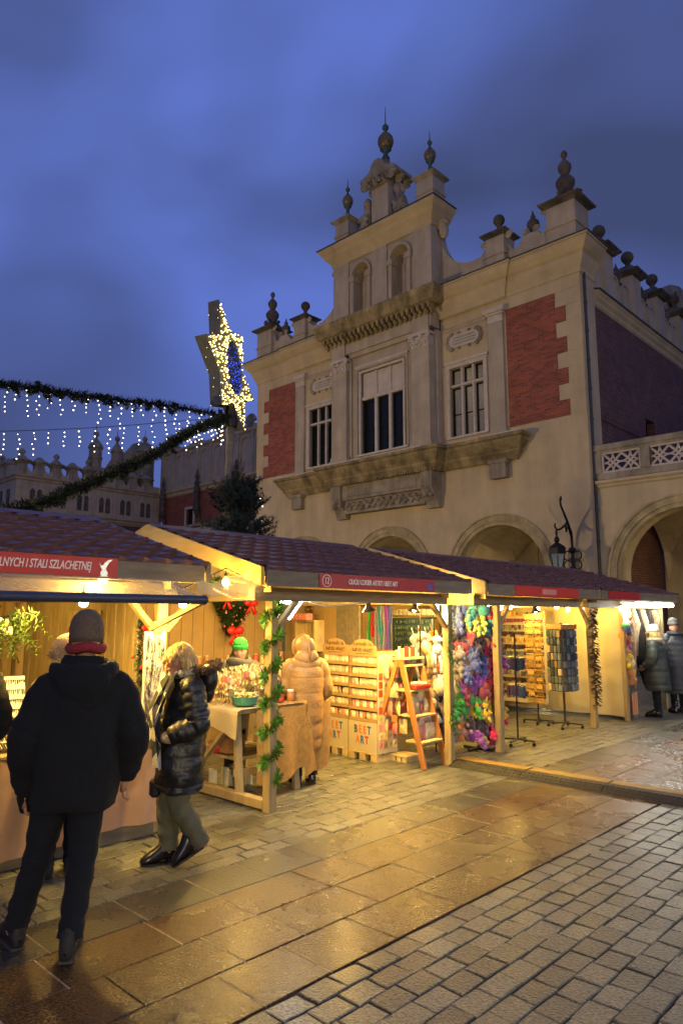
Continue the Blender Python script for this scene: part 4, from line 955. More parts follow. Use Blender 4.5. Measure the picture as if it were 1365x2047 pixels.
# awning: roller bar, arms and clear sheet
t = thing('rolled_awning', 'clear plastic awning with a dark blue roller bar on the left stall', 'awning', (-4.3, .3, 1.84))
B().tube([(0, 0, 0), (0, 2.72, 0)], .032, 12).sph((0, 2.72, 0), .036, 10, 8).build('roller_bar', M_['roller'], t, True, 60)
def f(u, v): return (-.40 + .40 * u, 2.72 * v, .165 - .155 * u + .012 * math.sin(v * 40) * math.sin(u * 3.1) - .018 * math.sin(u * 3.14))
B().grid(10, 60, f).build('clear_sheet', M_['plastic_sheet'], t, True)
B().beam((-.68, 2.70, -.22), (-.02, 2.71, -.02), .03, .03).build('support_arm', M_['wood_pale'], t)
t = thing('plastic_flap', 'crumpled clear plastic flap stretched from the awning to the garlanded post', 'plastic sheet', (-4.75, 3.05, 1.9))
def f(u, v): return (.32 - .52 * u + .0 * v, 1.15 * u, .03 + .09 * u - .10 * (v - .5) - .03 * math.sin(u * 3.14) + .012 * math.sin(u * 30 + v * 5))
B().grid(40, 6, f).build('flap_sheet', M_['plastic_sheet'], t, True)
B().tube([(-.08, .55, .14), (-.1, .9, .13), (-.15, 1.18, .12)], [.022, .03, .022], 8).build('rolled_edge', M_['plastic_sheet'], t, True)
t = thing('fir_sprig', 'small fir sprig tucked under the lamplight-tinted barge board', 'greenery', (-5.0, 3.62, 1.99)); b = B(); r = random.Random(6)
needles(b, [(0, -.12, .02), (0, 0, .05), (.02, .14, 0)], .02, 500, .06, r, .007); kind(b.build('fir_needles', M_['fir'], t), 'stuff')
B().tube([(-5.02, 4.2, 1.93), (-4.95, 4.0, 1.86), (-4.9, 3.75, 1.87), (-4.85, 3.5, 1.95)], .008, 6).build('power_cable', M_['cable'])
tag(bpy.data.objects['power_cable'], 'pale cable looping below the plastic flap', 'cable')
B().tube([(-4.97, 4.72, 1.86), (-4.97, 4.95, 1.82), (-4.97, 5.2, 1.835), (-4.97, 5.6, 1.87)], .007, 6).build('power_cable.001', M_['cable'])
tag(bpy.data.objects['power_cable.001'], 'pale cable sagging under the header of stall 12', 'cable')

# ================================================================ STALL 2 GOODS
# low side rail
B().box(-1.65, .305, .02, -.05, .395, .10, .005).build('side_rail', M_['wood_pale'], st2)
plank_wall(st2, -2.9, -2.28, 3.10, 0, 1.98, 'wood_pale', .16); plank_wall(st2, -1.85, -1.40, 3.10, 0, 1.95, 'wood_grey', .11); plank_wall(st2, -2.28, -1.85, 3.10, 0, 1.98, 'ply', .22)
mat('candy_pale', (.72, .52, .22), .4, .25, 30, island=.35, sss=.1); mat('candy_pink', (.62, .22, .20), .4, .2, 30, island=.3); mat('candy_red', (.5, .05, .03), .35, .2, 30, island=.3)
mat('cello', (.8, .66, .32), .2, .3, 40, island=.3); mat('stickwood', (.55, .42, .24), .6, .1); mat('bowl_teal', (.05, .25, .22), .45, .1, 20); mat('wicker', (.30, .15, .06), .75, .35, 60, .8, 120)
# garland spiralling up the front post
t = thing('post_garland', 'green tinsel garland spiralling up the front post of stall 12', 'garland', (-5, 4.27, 0)); b = B(); r = random.Random(8)
pts = [(.064 * math.cos(a * .85), .064 * math.sin(a * .85), .25 + a * .0345) for a in range(48)]; needles(b, pts, .01, 900, .08, r, .007); kind(b.build('tinsel', M_['tinsel'], t), 'stuff')
t = thing('post_garland', 'yellow green garland sagging down the ladder-side post', 'garland', (-5, 7.03, 0)); b = B()
pts = [(.08, 0, 1.8), (.09, .02, 1.6), (.05, -.07, 1.35), (.08, .03, 1.1), (.1, .05, .8), (.06, -.06, .55), (.08, .02, .35)]; needles(b, pts, .01, 420, .055, r, .006); kind(b.build('tinsel', M_['tinsel'], t), 'stuff')
# sweets table
t = thing('sweets_table', 'trestle table covered with burlap and cream cloth in stall 12', 'table', (-5.85, 4.66, 0))
B().box(-.45, -.42, .80, .42, .40, .845, .006).build('table_top', M_['wood_pale'], t)
for sx in (-.36, .36):
    for sy in (-.36, .34): B().beam((sx * 1.12, sy * 1.02, 0), (sx * .88, sy, .80), .075, .045, .004).build('leg', M_['wood_pale'], t)
B().box(.33, -.40, .22, .37, .38, .29, .004).build('stretcher', M_['wood_pale'], t); B().beam((-.36, -.42, .1), (.33, -.42, .74), .05, .035).build('brace', M_['wood_pale'], t)
for k in range(5): B().box(-.38 + k * .145, -.36, .36, -.25 + k * .145, .34, .385, .003).build('shelf_board', M_['wood_pale'], t)
def f(u, v):
    y = -.22 + .66 * u; 
    if v < .35: q = v / .35; return (.05 + .40 * q, y, .862 + .006 * math.sin(u * 20))
    q = (v - .35) / .65; return (.45 + .03 * math.sin(u * 12 + 1) * q + .02 * q, y + .05 * q * (u - .5), .86 - q * (.70 + .06 * math.sin(u * 5)))
B().grid(30, 26, f).build('burlap_cloth', M_['burlap'], t, True)
def f(u, v):
    x = -.46 + .92 * u
    if v < .6: return (x, .4 - .86 * v / .6, .853)
    q = (v - .6) / .4; return (x, -.46 - .015 * math.sin(u * 14) * q, .853 - q * (.22 + .05 * math.sin(u * 6 + 2)))
B().grid(24, 16, f).build('cream_cloth', M_['cloth_cream'], t, True)
def f(u, v):
    q = v; return (.46 + .02 * math.sin(u * 9) * q, .44 + .34 * u - .03 * q, .85 - q * (.74 - .1 * u) + .02 * math.sin(u * 7))
B().grid(16, 14, f).build('burlap_end', M_['burlap'], t, True)
# bowl
t = thing('sweets_bowl', 'teal bowl of wrapped sweets at the table edge', 'bowl', (-5.56, 4.42, .865))
B().lathe([(.06, 0), (.10, .005), (.125, .05), (.135, .085), (.128, .085), (.115, .05), (.06, .012)], n=20).build('bowl_shell', M_['bowl_teal'], t, True, 40)
e = B(); r = random.Random(21)
for k in range(60): a = r.uniform(0, 6.28); q = .11 * math.sqrt(r.random()); e.sph((q * math.cos(a), q * math.sin(a), .07 + r.uniform(0, .05)), .02, 6, 4, (1, 1, .7))
kind(e.build('sweets', M_['candy_pale'], t), 'stuff')
# wrapped lollipops, each its own
lol = None
shapes = []
for k, m in enumerate(('candy_pale', 'candy_pale', 'candy_pink', 'candy_pale')):
    b = B().sph((0, 0, .20), .030, 9, 6, (1, .45, 1.1)); bm = b.mesh('candy', M_[m], True)
    c = B(); r = random.Random(k)
    for j in range(7):
        a = j * .9; c.add([(0, 0, .165), (.022 * math.cos(a), .022 * math.sin(a), .135), (.030 * math.cos(a + .5), .030 * math.sin(a + .5), .14), (.02 * math.cos(a + .3), .02 * math.sin(a + .3), .17)], [(0, 1, 2, 3)])
        c.add([(0, 0, .225), (.02 * math.cos(a), .02 * math.sin(a), .262), (.026 * math.cos(a + .6), .026 * math.sin(a + .6), .25)], [(0, 1, 2)])
    cm = c.mesh('wrapper', M_['cello']); sm = B().tube([(0, 0, 0), (0, 0, .18)], .003, 5).mesh('stick', M_['stickwood']); shapes.append((bm, cm, sm))
r = random.Random(5)
for k in range(150):
    a = k / 150; x = r.uniform(-.30, .22); y = r.uniform(-.38, .30)
    if abs(x - .29) < .15 and abs(y + .24) < .17: continue
    t = thing('lollipop', 'wrapped lollipop standing in the crowd on the sweets table', 'lollipop', (-5.85 + x, 4.66 + y, .855), r.uniform(0, 6.28), 'lollipops crowding the sweets table')
    t.rotation_euler = (r.uniform(-.28, .28), r.uniform(-.28, .28), r.uniform(0, 6.28)); t.scale = (1.15, 1.15, r.uniform(.8, 1.45))
    sh = shapes[r.randrange(4)]; link('candy', sh[0], t); link('wrapper', sh[1], t); link('stick', sh[2], t)
for k, (x, y) in enumerate(((-5.5, 4.72), (-5.52, 4.84), (-5.5, 4.96), (-5.62, 4.92))):
    t = thing('candy_jar', 'small jar of orange sweets on the burlap', 'jar', (x, y, .865), 0, 'jars of orange sweets on the burlap')
    B().lathe([(.035, 0), (.04, .01), (.04, .07), (.03, .085), (.03, .095)], n=12).build('jar_glass', M_['candy_red' if k % 2 else 'wood_orange'], t, True, 40); B().lathe([(.034, .095), (.034, .112), (.03, .116)], n=12).build('lid', M_['white_board'], t)
t = thing('wicker_basket', 'brown wicker basket on the shelf under the sweets table', 'basket', (-5.75, 4.42, .39))
B().lathe([(.09, 0), (.12, .02), (.135, .16), (.145, .165), (.125, .165), (.11, .03)], n=16).build('basket_shell', M_['wicker'], t, True, 40); B().tube([(-.13, 0, .16), (-.1, 0, .26), (0, 0, .31), (.1, 0, .26), (.13, 0, .16)], .008, 6).build('handle', M_['wicker'], t)
for k in range(9): 
    t = B().box(-.06, -.012, 0, .06, .012, rnd.uniform(.16, .24), .002).build('packed_bag', M_['cello' if k % 2 else 'white_board']); t.location = (-6.05 + .03 * (k % 3), 4.42 + .05 * k, .001); tag(t, 'flat packet standing on the ground under the table', 'packet', 'packets under the sweets table')
for k in range(6):
    t = B().box(-.07, -.05, 0, .07, .05, .045 + .01 * (k % 3), .004).build('sweet_box', M_[('cardwhite', 'candy_red', 'card')[k % 3]]); t.location = (-6.1 + .16 * (k % 2), 4.36 + .13 * (k // 2), .387); tag(t, 'small sweet box on the shelf below the table', 'box', 'boxes on the under-table shelf')
# heart wreath on the back wall
t = thing('heart_wreath', 'drooping fir wreath with red bows and ribbon on the back wall', 'wreath', (-7.93, 6.0, 1.5)); b = B(); r = random.Random(13)
needles(b, [(.05, -.30, .46), (.06, 0, .38), (.05, .32, .46)], .03, 900, .1, r, .009)
for q in range(4): needles(b, [(.06, -.25 + q * .07, .42), (.07, -.14 + q * .05, .22), (.06, 0, .0)], .03, 700, .1, r, .009); needles(b, [(.06, .28 - q * .07, .42), (.07, .14 - q * .05, .22), (.06, .0, .0)], .03, 700, .1, r, .009)
kind(b.build('fir_needles', M_['fir'], t), 'stuff')
bow(t, (.14, 0, .02), 2.0); bow(t, (.14, .26, .40), 1.7); bow(t, (.14, -.16, .44), 1.4)
e = B()
for k in range(18): e.sph((.12, r.uniform(-.22, .22), r.uniform(.05, .42)), .014, 6, 5)
e.build('baubles', M_['candy_pink'], t)
# wall shelves of jars behind the seller
t = thing('wall_shelf', 'low wall shelf crowded with jars behind the seller', 'shelf', (-7.9, 5.2, .6))
for z in (.0, .22, .44): B().box(0, 0, z, .24, 1.75, z + .022, .003).build('shelf_board', M_['wood_pale'], t)
for y in (0, 1.72): B().box(0, y, 0, .24, y + .02, .62).build('side_panel', M_['wood_pale'], t)
r = random.Random(31)
for z in (.022, .242, .462):
    for k in range(14):
        h = r.uniform(.10, .16); o = thing('sweet_jar', 'small jar of sweets on the shelf behind the seller', 'jar', (-7.78, 5.29 + k * .118, .6 + z), 0, 'jars on the back shelf')
        B().lathe([(.032, 0), (.036, .01), (.036, h * .8), (.026, h * .9)], n=8).build('jar_glass', M_[('candy_pale', 'candy_pink', 'wood_orange', 'candy_red')[r.randrange(4)]], o, True, 40); B().lathe([(.03, h * .9), (.03, h), (.02, h)], n=8).build('lid', M_['cardwhite'], o)
# crate on wall + little tree
t = thing('wall_crate', 'upended wooden slat crate fixed to the stall wall', 'crate', (-7.28, 6.82, 1.24))
for x in (-.20, .18): B().box(x, 0, 0, x + .02, .2, .43).build('side_slat', M_['pallet'], t)
for k in range(5): B().box(-.17 + k * .072, .17, 0, -.115 + k * .072, .185, .43).build('back_slat', M_['pallet'], t)
for z in (0, .41): B().box(-.18, 0, z, .18, .2, z + .02).build('end_slat', M_['pallet'], t)
t = thing('tiny_tree', 'tiny decorated fir tree on top of the wall crate', 'tree', (-7.28, 6.9, 1.672)); b = B(); r = random.Random(2)
for k in range(7): needles(b, [(0, 0, .03 + k * .035), (0, 0, .06 + k * .035)], .02, 900, .12 * (1 - k / 8), r, .01)
kind(b.build('crown', M_['fir'], t), 'stuff'); B().tube([(0, 0, 0), (0, 0, .2)], .012, 6).build('trunk', M_['wicker'], t)
e = B()
for k in range(14): a = r.uniform(0, 6.28); z = r.uniform(.03, .22); e.sph((.09 * (1 - z / .3) * math.cos(a), .09 * (1 - z / .3) * math.sin(a), z), .011, 6, 5)
e.build('baubles', M_['candy_red'], t)
for k in range(2):
    t = B().box(-.085, -.06, 0, .085, .06, .09, .004).build('gift_box', M_['candy_pink']); t.location = (-7.37 + .19 * k, 6.90, 1.672) if False else (-7.38 + .19 * k, 6.75, 1.672); 
    tag(t, 'small pink box in front of the tiny tree', 'box', 'pink boxes on the wall crate')
# cardboard display racks
mat('bag_white', (.60, .50, .32), .5, .3, 60, island=.3); mat('ink', (.09, .055, .03), .8, .05)
mat('ink_blue', (.03, .12, .30), .6, .05); mat('ink_orange', (.62, .16, .03), .6, .05); mat('ink_red', (.5, .05, .03), .6, .05); mat('ink_dark', (.05, .07, .09), .6, .05)
RF = (R(90), 0, 0)
def pouch(w, h, m, seed):
    r = random.Random(seed); b = B()
    def f(u, v): 
        bul = math.sin(math.pi * u) * math.sin(math.pi * min(v * 1.2, 1)); return (-w / 2 + w * u, -.018 * bul, h * v)
    b.grid(4, 5, f); return b.mesh('pouch', M_[m], True)
pm = [pouch(.066, .098, 'bag_white', 1), pouch(.066, .095, 'cello', 2), pouch(.062, .095, 'candy_pink', 3)]
def card_rack(x, y, rz, label, pal):
    t = thing('card_rack', label, 'display rack', (x, y, 0), rz, 'cardboard sweet racks on pallets')
    w = .245; pz = .10
    for (a, z0, z1) in ((-w, 0, pz - .02), (-.05, 0, pz - .02), (w - .1, 0, pz - .02)): B().box(a, -.18, z0, a + .1, .18, z1, .004).build('pallet_block', M_['pallet'], t)
    for k in range(3): B().box(-w, -.18 + k * .13, pz - .02, w, -.08 + k * .13, pz, .003).build('pallet_board', M_['pallet'], t)
    b = B().box(-w, -.15, pz, -w + .012, .17, 1.30); b.box(w - .012, -.15, pz, w, .17, 1.30); b.box(-w, .158, pz, w, .17, 1.30); b.build('card_case', M_['card'], t)
    pl = [(-w, 1.24), (w, 1.24), (w, 1.35)] + [(.17 * math.cos(a) * 1.05, 1.36 + .085 * math.sin(a)) for a in [math.pi * k / 10 for k in range(11)]] + [(-w, 1.35)]
    pl = [(-w, 1.235), (w, 1.235), (w, 1.36), (.19, 1.37)] + [(.18 * math.cos(a), 1.37 + .075 * math.sin(a)) for a in [math.pi * k / 10 for k in range(11)]] + [(-.19, 1.37), (-w, 1.36)]
    h = B().prism(pl, -.165, -.155).build('header_card', M_['card'], t)
    for k, (tx, sz) in enumerate((('Karmelki na', .072), ('każdą okazję', .072))): text('lettering', tx, sz, M_['ink'], h, (0, -.1665, 1.385 - k * .07), RF, .1, 'CENTER', .001, .95, .001)
    b = B()
    for k in range(9): b.box(-.12 + k * .027, -.1665, 1.262, -.10 + k * .027, -.165, 1.272)
    b.build('small_print', M_['ink'], h)
    for k in range(6):
        z = .46 + k * .132; B().box(-w + .013, -.15, z, w - .013, .155, z + .01).build('shelf', M_['card'], t); lp = B().box(-w + .001, -.162, z - .005, w - .001, -.151, z + .032).build('shelf_lip', M_['card'], t)
        for j in range(7):
            m = pm[0] if (k > 1 or pal == 0 and k > 0) else pm[1 + (j + k) % 2]
            link('pouch', m, t, (-.19 + j * .064, -.135 + rnd.uniform(-.006, .006), z + .012), (R(rnd.uniform(-4, 10)), 0, R(rnd.uniform(-12, 12))))
    f = B().box(-w - .001, -.168, pz + .002, w + .001, -.152, .45).build('front_panel', M_['cardwhite'], t)
    cols = ['ink_dark', 'ink_orange', 'ink_orange', 'ink_blue', 'ink_orange', 'ink_blue', 'ink_red']
    for k, ch in enumerate('BEETART'):
        rr, cc = (0, k) if k < 4 else (1, k - 4)
        text('lettering', ch, .125, M_[cols[k]], f, (-.118 + cc * .078 + (.035 if rr else 0), -.1695, .355 - rr * .12), RF, 0, 'CENTER', .001, .8, .004)
    return t
card_rack(-6.46, 6.77, R(-4), 'left cardboard sweets rack with rounded header, on a pallet', 0)
card_rack(-5.93, 6.71, R(-4), 'right cardboard sweets rack with rounded header, nearer the ladder', 1)
t = thing('poster_panel', 'tall cream panel of small printed cards beside the cardboard racks', 'panel', (-5.672, 6.70, .10), R(-4))
B().box(-.006, -.165, 0, .006, .165, 1.16, .002).build('panel_board', M_['cardwhite'], t)
r = random.Random(9)
for k in range(11):
    for j in range(4):
        B().box(.0065, -.155 + j * .079, .06 + k * .1, .010, -.092 + j * .079, .14 + k * .1).build('printed_card', M_[('cardwhite', 'candy_red', 'card', 'candy_pink', 'candy_pale', 'cardwhite')[r.randrange(6)]], t)
        if r.random() < .8: B().tube([(.0115, -.135 + j * .079, .08 + k * .1), (.0115, -.115 + j * .079, .12 + k * .1), (.0115, -.105 + j * .079, .085 + k * .1)], .004, 4).build('card_motif', M_['ink'], t)
t = thing('small_pallet', 'short pallet block stack at the foot of the poster panel', 'pallet', (-5.56, 6.86, 0), R(-4))
for k in range(3): B().box(-.12 + k * .09, -.1, 0, -.05 + k * .09, .12, .06, .004).build('pallet_block', M_['pallet'], t)
B().box(-.13, -.11, .06, .15, .13, .085, .004).build('pallet_board', M_['pallet'], t)
# folding ladder used as a shelf
t = thing('ladder_shelf', 'orange wooden folding ladder used as a goods shelf', 'ladder', (-5.44, 6.82, 0))
for y in (-.21, .21):
    B().beam((.38, y, 0), (.03, y * .82, 1.21), .035, .07, .004).build('front_rail', M_['wood_orange'], t); B().beam((-.46, y, 0), (-.02, y * .82, 1.21), .03, .055, .004).build('rear_rail', M_['wood_orange'], t)
for k in range(4):
    z = .27 + k * .285; x = .38 - .35 * z / 1.21; hw = .2 - .03 * z / 1.21
    B().box(x - .20, -hw, z, x + .05, hw, z + .025, .004).build('step', M_['pallet'], t); B().box(-x - .01, -hw, z - .01, -x + .03, hw, z + .02).build('rear_rung', M_['wood_orange'], t)
B().box(-.10, -.20, 1.205, .10, .20, 1.235, .005).build('top_step', M_['pallet'], t)
r = random.Random(12)
for k in range(4):
    z = .297 + k * .285; x = .38 - .35 * z / 1.21
    for j in range(7):
        if k == 2: continue
        o = link('goods_bag', pm[(j + k) % 3], None, (-5.44 + x - .06 - .05 * (j % 2), 6.82 - .15 + j * .05, z), (0, 0, R(90 + r.uniform(-20, 20)))); o.scale = (1.5, 1.5, r.uniform(1.5, 2.2))
        tag(o, 'small bag of sweets standing on a ladder step', 'bag', 'bags on the ladder steps')
t = thing('red_tray', 'red tray of white sweets on a ladder step', 'tray', (-5.30, 6.83, .868)); B().box(-.08, -.14, 0, .08, .14, .05, .006).build('tray_box', M_['sign_red'], t); e = B()
for k in range(24): e.sph((r.uniform(-.06, .06), r.uniform(-.12, .12), .06), .02, 6, 4)
kind(e.build('sweets', M_['bag_white'], t), 'stuff')
for k in range(5):
    o = B().box(-.02, -.03, 0, .02, .03, .10 + .02 * (k % 2), .002).build('boxed_sweet', M_['candy_red' if k % 2 else 'candy_pale']); o.location = (-5.44 + .02 * (k % 2), 6.70 + k * .06, 1.237); tag(o, 'small upright box on the ladder top', 'box', 'boxes on the ladder top')
for k in range(16):
    o = link('goods_bag', pm[(k * 2) % 3], None, (-5.66 + .06 * (k % 3), 6.66 + (k % 4) * .085, .32 + .22 * (k // 4)), (0, 0, R(r.uniform(-30, 30)))); o.scale = (1.6, 1.6, 1.8)
    tag(o, 'cellophane bag hanging inside the ladder frame', 'bag', 'bags hung inside the ladder')
o = B().box(-.045, -.006, -.04, .045, .006, .04, .002).build('price_card', M_['wood_orange']); o.location = (-5.50, 6.62, .52); tag(o, 'small orange price card on the ladder side', 'card')
# ================================================================ STALL 3 GOODS
PAL = {'plush_blue': (.05, .08, .34), 'plush_teal': (.03, .25, .30), 'plush_dark': (.03, .02, .04), 'plush_wine': (.22, .02, .06), 'plush_hot': (.62, .01, .11), 'plush_purple': (.26, .05, .38), 'plush_red': (.55, .015, .02),
       'plush_green': (.03, .38, .05), 'plush_yellow': (.72, .50, .03), 'plush_pink': (.66, .33, .30), 'plush_tan': (.58, .40, .22), 'plush_white': (.66, .58, .44), 'plush_orange': (.62, .22, .03), 'plush_grey': (.25, .24, .25), 'plush_lime': (.38, .5, .1)}
for k, c in PAL.items(): mat(k, c, .9, .22, 40, .5, 140, sheen=.5)
def plush_mesh(kind_):
    b = B()
    if kind_ == 0:   # dangling bear
        b.sph((0, 0, -.10), .05, 9, 7, (1, .9, 1.2)); b.sph((0, 0, -.025), .042, 9, 7)
        for s in (-1, 1): b.sph((s * .032, 0, .012), .017, 6, 5); b.tube([(s * .04, -.01, -.08), (s * .07, -.02, -.12)], [.017, .02], 6); b.tube([(s * .025, -.01, -.14), (s * .035, -.03, -.19)], [.02, .024], 6)
        b.sph((0, -.04, -.035), .017, 6, 5)
    elif kind_ == 1: # long-armed monkey
        b.sph((0, 0, -.06), .038, 9, 7, (1, .9, 1.3)); b.sph((0, 0, .01), .036, 9, 7)
        for s in (-1, 1): b.sph((s * .036, 0, .015), .015, 6, 5); b.tube([(s * .03, 0, -.04), (s * .05, -.02, -.12), (s * .04, -.02, -.2)], [.012, .012, .02], 6); b.tube([(s * .018, 0, -.10), (s * .03, -.01, -.18), (s * .028, -.02, -.24)], [.013, .013, .022], 6)
    elif kind_ == 3: # round fluffy ball toy
        b.sph((0, 0, -.05), .062, 12, 9).jitter(.012, 40, 1); b.sph((0, -.01, .015), .036, 9, 7)
        for s in (-1, 1): b.sph((s * .03, 0, .045), .016, 6, 5); b.sph((s * .035, -.03, -.10), .02, 6, 5)
    else:            # rabbit
        b.sph((0, 0, -.08), .045, 9, 7, (1, .9, 1.25)); b.sph((0, 0, 0), .038, 9, 7)
        for s in (-1, 1): b.tube([(s * .018, 0, .02), (s * .03, 0, .07), (s * .05, .01, .10)], [.012, .016, .008], 6); b.tube([(s * .03, -.01, -.06), (s * .06, -.02, -.09)], [.014, .017], 6); b.tube([(s * .02, 0, -.12), (s * .03, -.02, -.18)], [.017, .022], 6)
    return b
pb = [plush_mesh(k) for k in range(4)]; PM = {}
def plush(kind_, colr):
    if (kind_, colr) not in PM:
        b = B(); b.add(pb[kind_].v, pb[kind_].f); b.tube([(0, 0, .04), (0, .01, .09)], .003, 4); PM[(kind_, colr)] = b.mesh('toy_body', M_[colr], True)
    return PM[(kind_, colr)]
eye_m = B().sph((-.013, -.037, -.005), .0055, 5, 4).sph((.013, -.037, -.005), .0055, 5, 4).mesh('eyes', M_['black_plastic'])
rows = [(1.78, ('plush_blue', 'plush_teal', 'plush_red', 'plush_blue')), (1.66, ('plush_blue', 'plush_lime', 'plush_teal', 'plush_yellow')), (1.5, ('plush_dark', 'plush_wine', 'plush_teal', 'plush_dark')), (1.36, ('plush_wine', 'plush_dark', 'plush_wine', 'plush_pink')), (1.20, ('plush_grey', 'plush_blue', 'plush_hot', 'plush_purple')), (1.04, ('plush_grey', 'plush_blue', 'plush_hot', 'plush_hot')),
        (.9, ('plush_purple', 'plush_purple', 'plush_red', 'plush_red')), (.76, ('plush_purple', 'plush_wine', 'plush_red', 'plush_red')), (.62, ('plush_green', 'plush_green', 'plush_yellow', 'plush_hot')), (.5, ('plush_green', 'plush_yellow', 'plush_yellow', 'plush_hot')), (.36, ('plush_pink', 'plush_dark', 'plush_tan', 'plush_hot')), (.24, ('plush_pink', 'plush_purple', 'plush_hot', 'plush_hot'))]
r = random.Random(77)
st = thing('plush_stand', 'slim pole stand carrying the colourful plush column', 'stand', (-5.32, 8.12, 0)); B().tube([(0, 0, .03), (0, 0, 1.9)], .015, 8).build('pole', M_['black_plastic'], st); B().box(-.22, -.025, 0, .22, .025, .03).box(-.025, -.22, 0, .025, .22, .03).build('base', M_['black_plastic'], st)
names = {'plush_blue': 'blue', 'plush_teal': 'teal', 'plush_dark': 'black', 'plush_wine': 'wine red', 'plush_hot': 'hot pink', 'plush_purple': 'purple', 'plush_red': 'red', 'plush_green': 'green', 'plush_yellow': 'yellow', 'plush_pink': 'pale pink', 'plush_tan': 'tan', 'plush_white': 'white', 'plush_orange': 'orange', 'plush_grey': 'grey', 'plush_lime': 'lime'}
for z, cols in rows:
    for k in range(11):
        c = cols[(k * 4) // 11]; a = -math.pi * .55 + math.pi * 1.15 * (k / 10) ; rr = r.uniform(.13, .27)
        # spread on the side facing the lane and the camera
        ang = a - R(35); x, y = -5.32 + rr * math.cos(ang) * .9, 8.14 + rr * math.sin(ang) * 1.1 + (k - 5) * .028
        t = thing('plush_toy', f'small {names[c]} plush toy hanging in the colourful column', 'plush toy', (x, y, z + r.uniform(-.05, .05) + .06), r.uniform(0, 6.28), f'{names[c]} plush toys in the column')
        t.rotation_euler = (r.uniform(-.35, .35), r.uniform(-.35, .35), R(120) + r.uniform(-1, 1)); t.scale = (r.uniform(1.0, 1.35),) * 3
        link('toy_body', plush((0, 3, 3, 2, 0)[r.randrange(5)], c), t); link('eyes', eye_m, t)
# paler toys between the ladder and the column
for k in range(34):
    c = ('plush_white', 'plush_white', 'plush_tan', 'plush_pink', 'plush_orange', 'plush_dark', 'plush_grey')[r.randrange(7)]
    t = thing('plush_toy', f'{names[c]} soft toy among the pale toys by the ladder', 'plush toy', (-5.45 + r.uniform(-.35, .1), 7.42 + r.uniform(-.12, .42), r.uniform(.45, 1.5)), 0, f'{names[c]} soft toys by the ladder')
    t.rotation_euler = (r.uniform(-.3, .3), r.uniform(-.3, .3), R(110) + r.uniform(-1, 1)); t.scale = (r.uniform(1.5, 2.1),) * 3
    link('toy_body', plush(r.randrange(3), c), t); link('eyes', eye_m, t)
rk = thing('toy_rack', 'wire rack holding the pale toys by the ladder', 'rack', (-5.62, 7.6, 0)); b = B()
for y in (-.3, .0, .3): b.tube([(0, y, 0), (0, y, 1.75)], .01, 6)
for z in (.5, .8, 1.1, 1.4, 1.7): b.tube([(0, -.3, z), (0, .3, z)], .007, 6)
b.build('wire_frame', M_['iron'], rk)
# cow plush
t = thing('cow_plush', 'large white cow plush with brown muzzle beside the ladder', 'plush toy', (-5.30, 7.26, .86), R(150)); t.scale = (.8,) * 3
b = B().sph((0, 0, 0), .13, 12, 9, (1, .8, 1.1)); b.sph((0, -.05, .1), .1, 12, 9)
for s in (-1, 1): b.sph((s * .11, -.03, .15), .035, 7, 5); b.sph((s * .09, -.08, -.08), .05, 8, 6)
b.build('toy_body', M_['plush_white'], t, True); B().sph((0, -.13, .07), .055, 9, 7, (1.1, .7, .8)).build('muzzle', M_['plush_tan'], t, True); B().sph((-.045, -.13, .13), .016).sph((.045, -.13, .13), .016).build('eyes', M_['black_plastic'], t)
t = thing('panda_plush', 'black and white panda plush below the cow', 'plush toy', (-5.28, 7.36, .60), R(150)); t.scale = (.75,) * 3
B().sph((0, 0, 0), .12, 12, 9, (1, .8, 1.1)).sph((0, -.04, .15), .09, 12, 9).build('toy_body', M_['plush_white'], t, True)
b = B()
for s in (-1, 1): b.sph((s * .07, -.02, .22), .032, 7, 5); b.sph((s * .11, -.05, .02), .05, 8, 6, (.8, .8, 1.3)); b.sph((s * .07, -.07, -.12), .055, 8, 6)
b.build('limbs', M_['plush_dark'], t, True)
# magnet board, mug shelf, scarves between stalls 2 and 3
t = thing('magnet_board', 'teal framed wire board with rows of hanging magnets', 'display board', (-6.61, 8.4, .6)); mat('teal_frame', (.08, .16, .17), .5, .1); mat('glass_charm', (.18, .26, .17), .2, .5, 50, island=.6, spec=.8)
b = B().box(-.37, -.02, 0, -.33, .02, 1.1); b.box(.33, -.02, 0, .37, .02, 1.1); b.box(-.33, -.02, 1.06, .33, .02, 1.1); b.box(-.33, -.02, 0, .33, .02, .04); b.box(-.33, .0, .04, .33, .008, 1.06); b.build('frame', M_['teal_frame'], t)
for k in range(11):
    e = B(); z = .14 + k * .088; e.tube([(-.32, -.03, z + .05), (.32, -.03, z + .05)], .003, 4)
    for j in range(18): x = -.31 + j * .0365; h = r.uniform(.035, .06); e.box(x, -.045, z + .045 - h, x + r.uniform(.012, .024), -.03, z + .045, .003)
    kind(e.build('charm_row', M_['glass_charm'], t), 'stuff')
sh = thing('mug_shelf', 'shelf of pale mugs above the magnet board', 'shelf', (-6.58, 8.44, 1.72)); B().box(-.42, -.1, 0, .42, .1, .02).build('shelf_board', M_['wood_pale'], sh)
for k in range(9):
    t = thing('mug', 'pale printed mug on the shelf above the magnet board', 'mug', (-6.94 + k * .09, 8.40, 1.742), R(-100), 'mugs above the magnet board')
    B().lathe([(.03, 0), (.034, .004), (.034, .085), (.031, .085), (.03, .01)], n=12).build('cup', M_['white_board'], t, True, 40); B().tube([(.033, 0, .07), (.055, 0, .06), (.055, 0, .03), (.033, 0, .02)], .005, 5).build('handle', M_['white_board'], t)
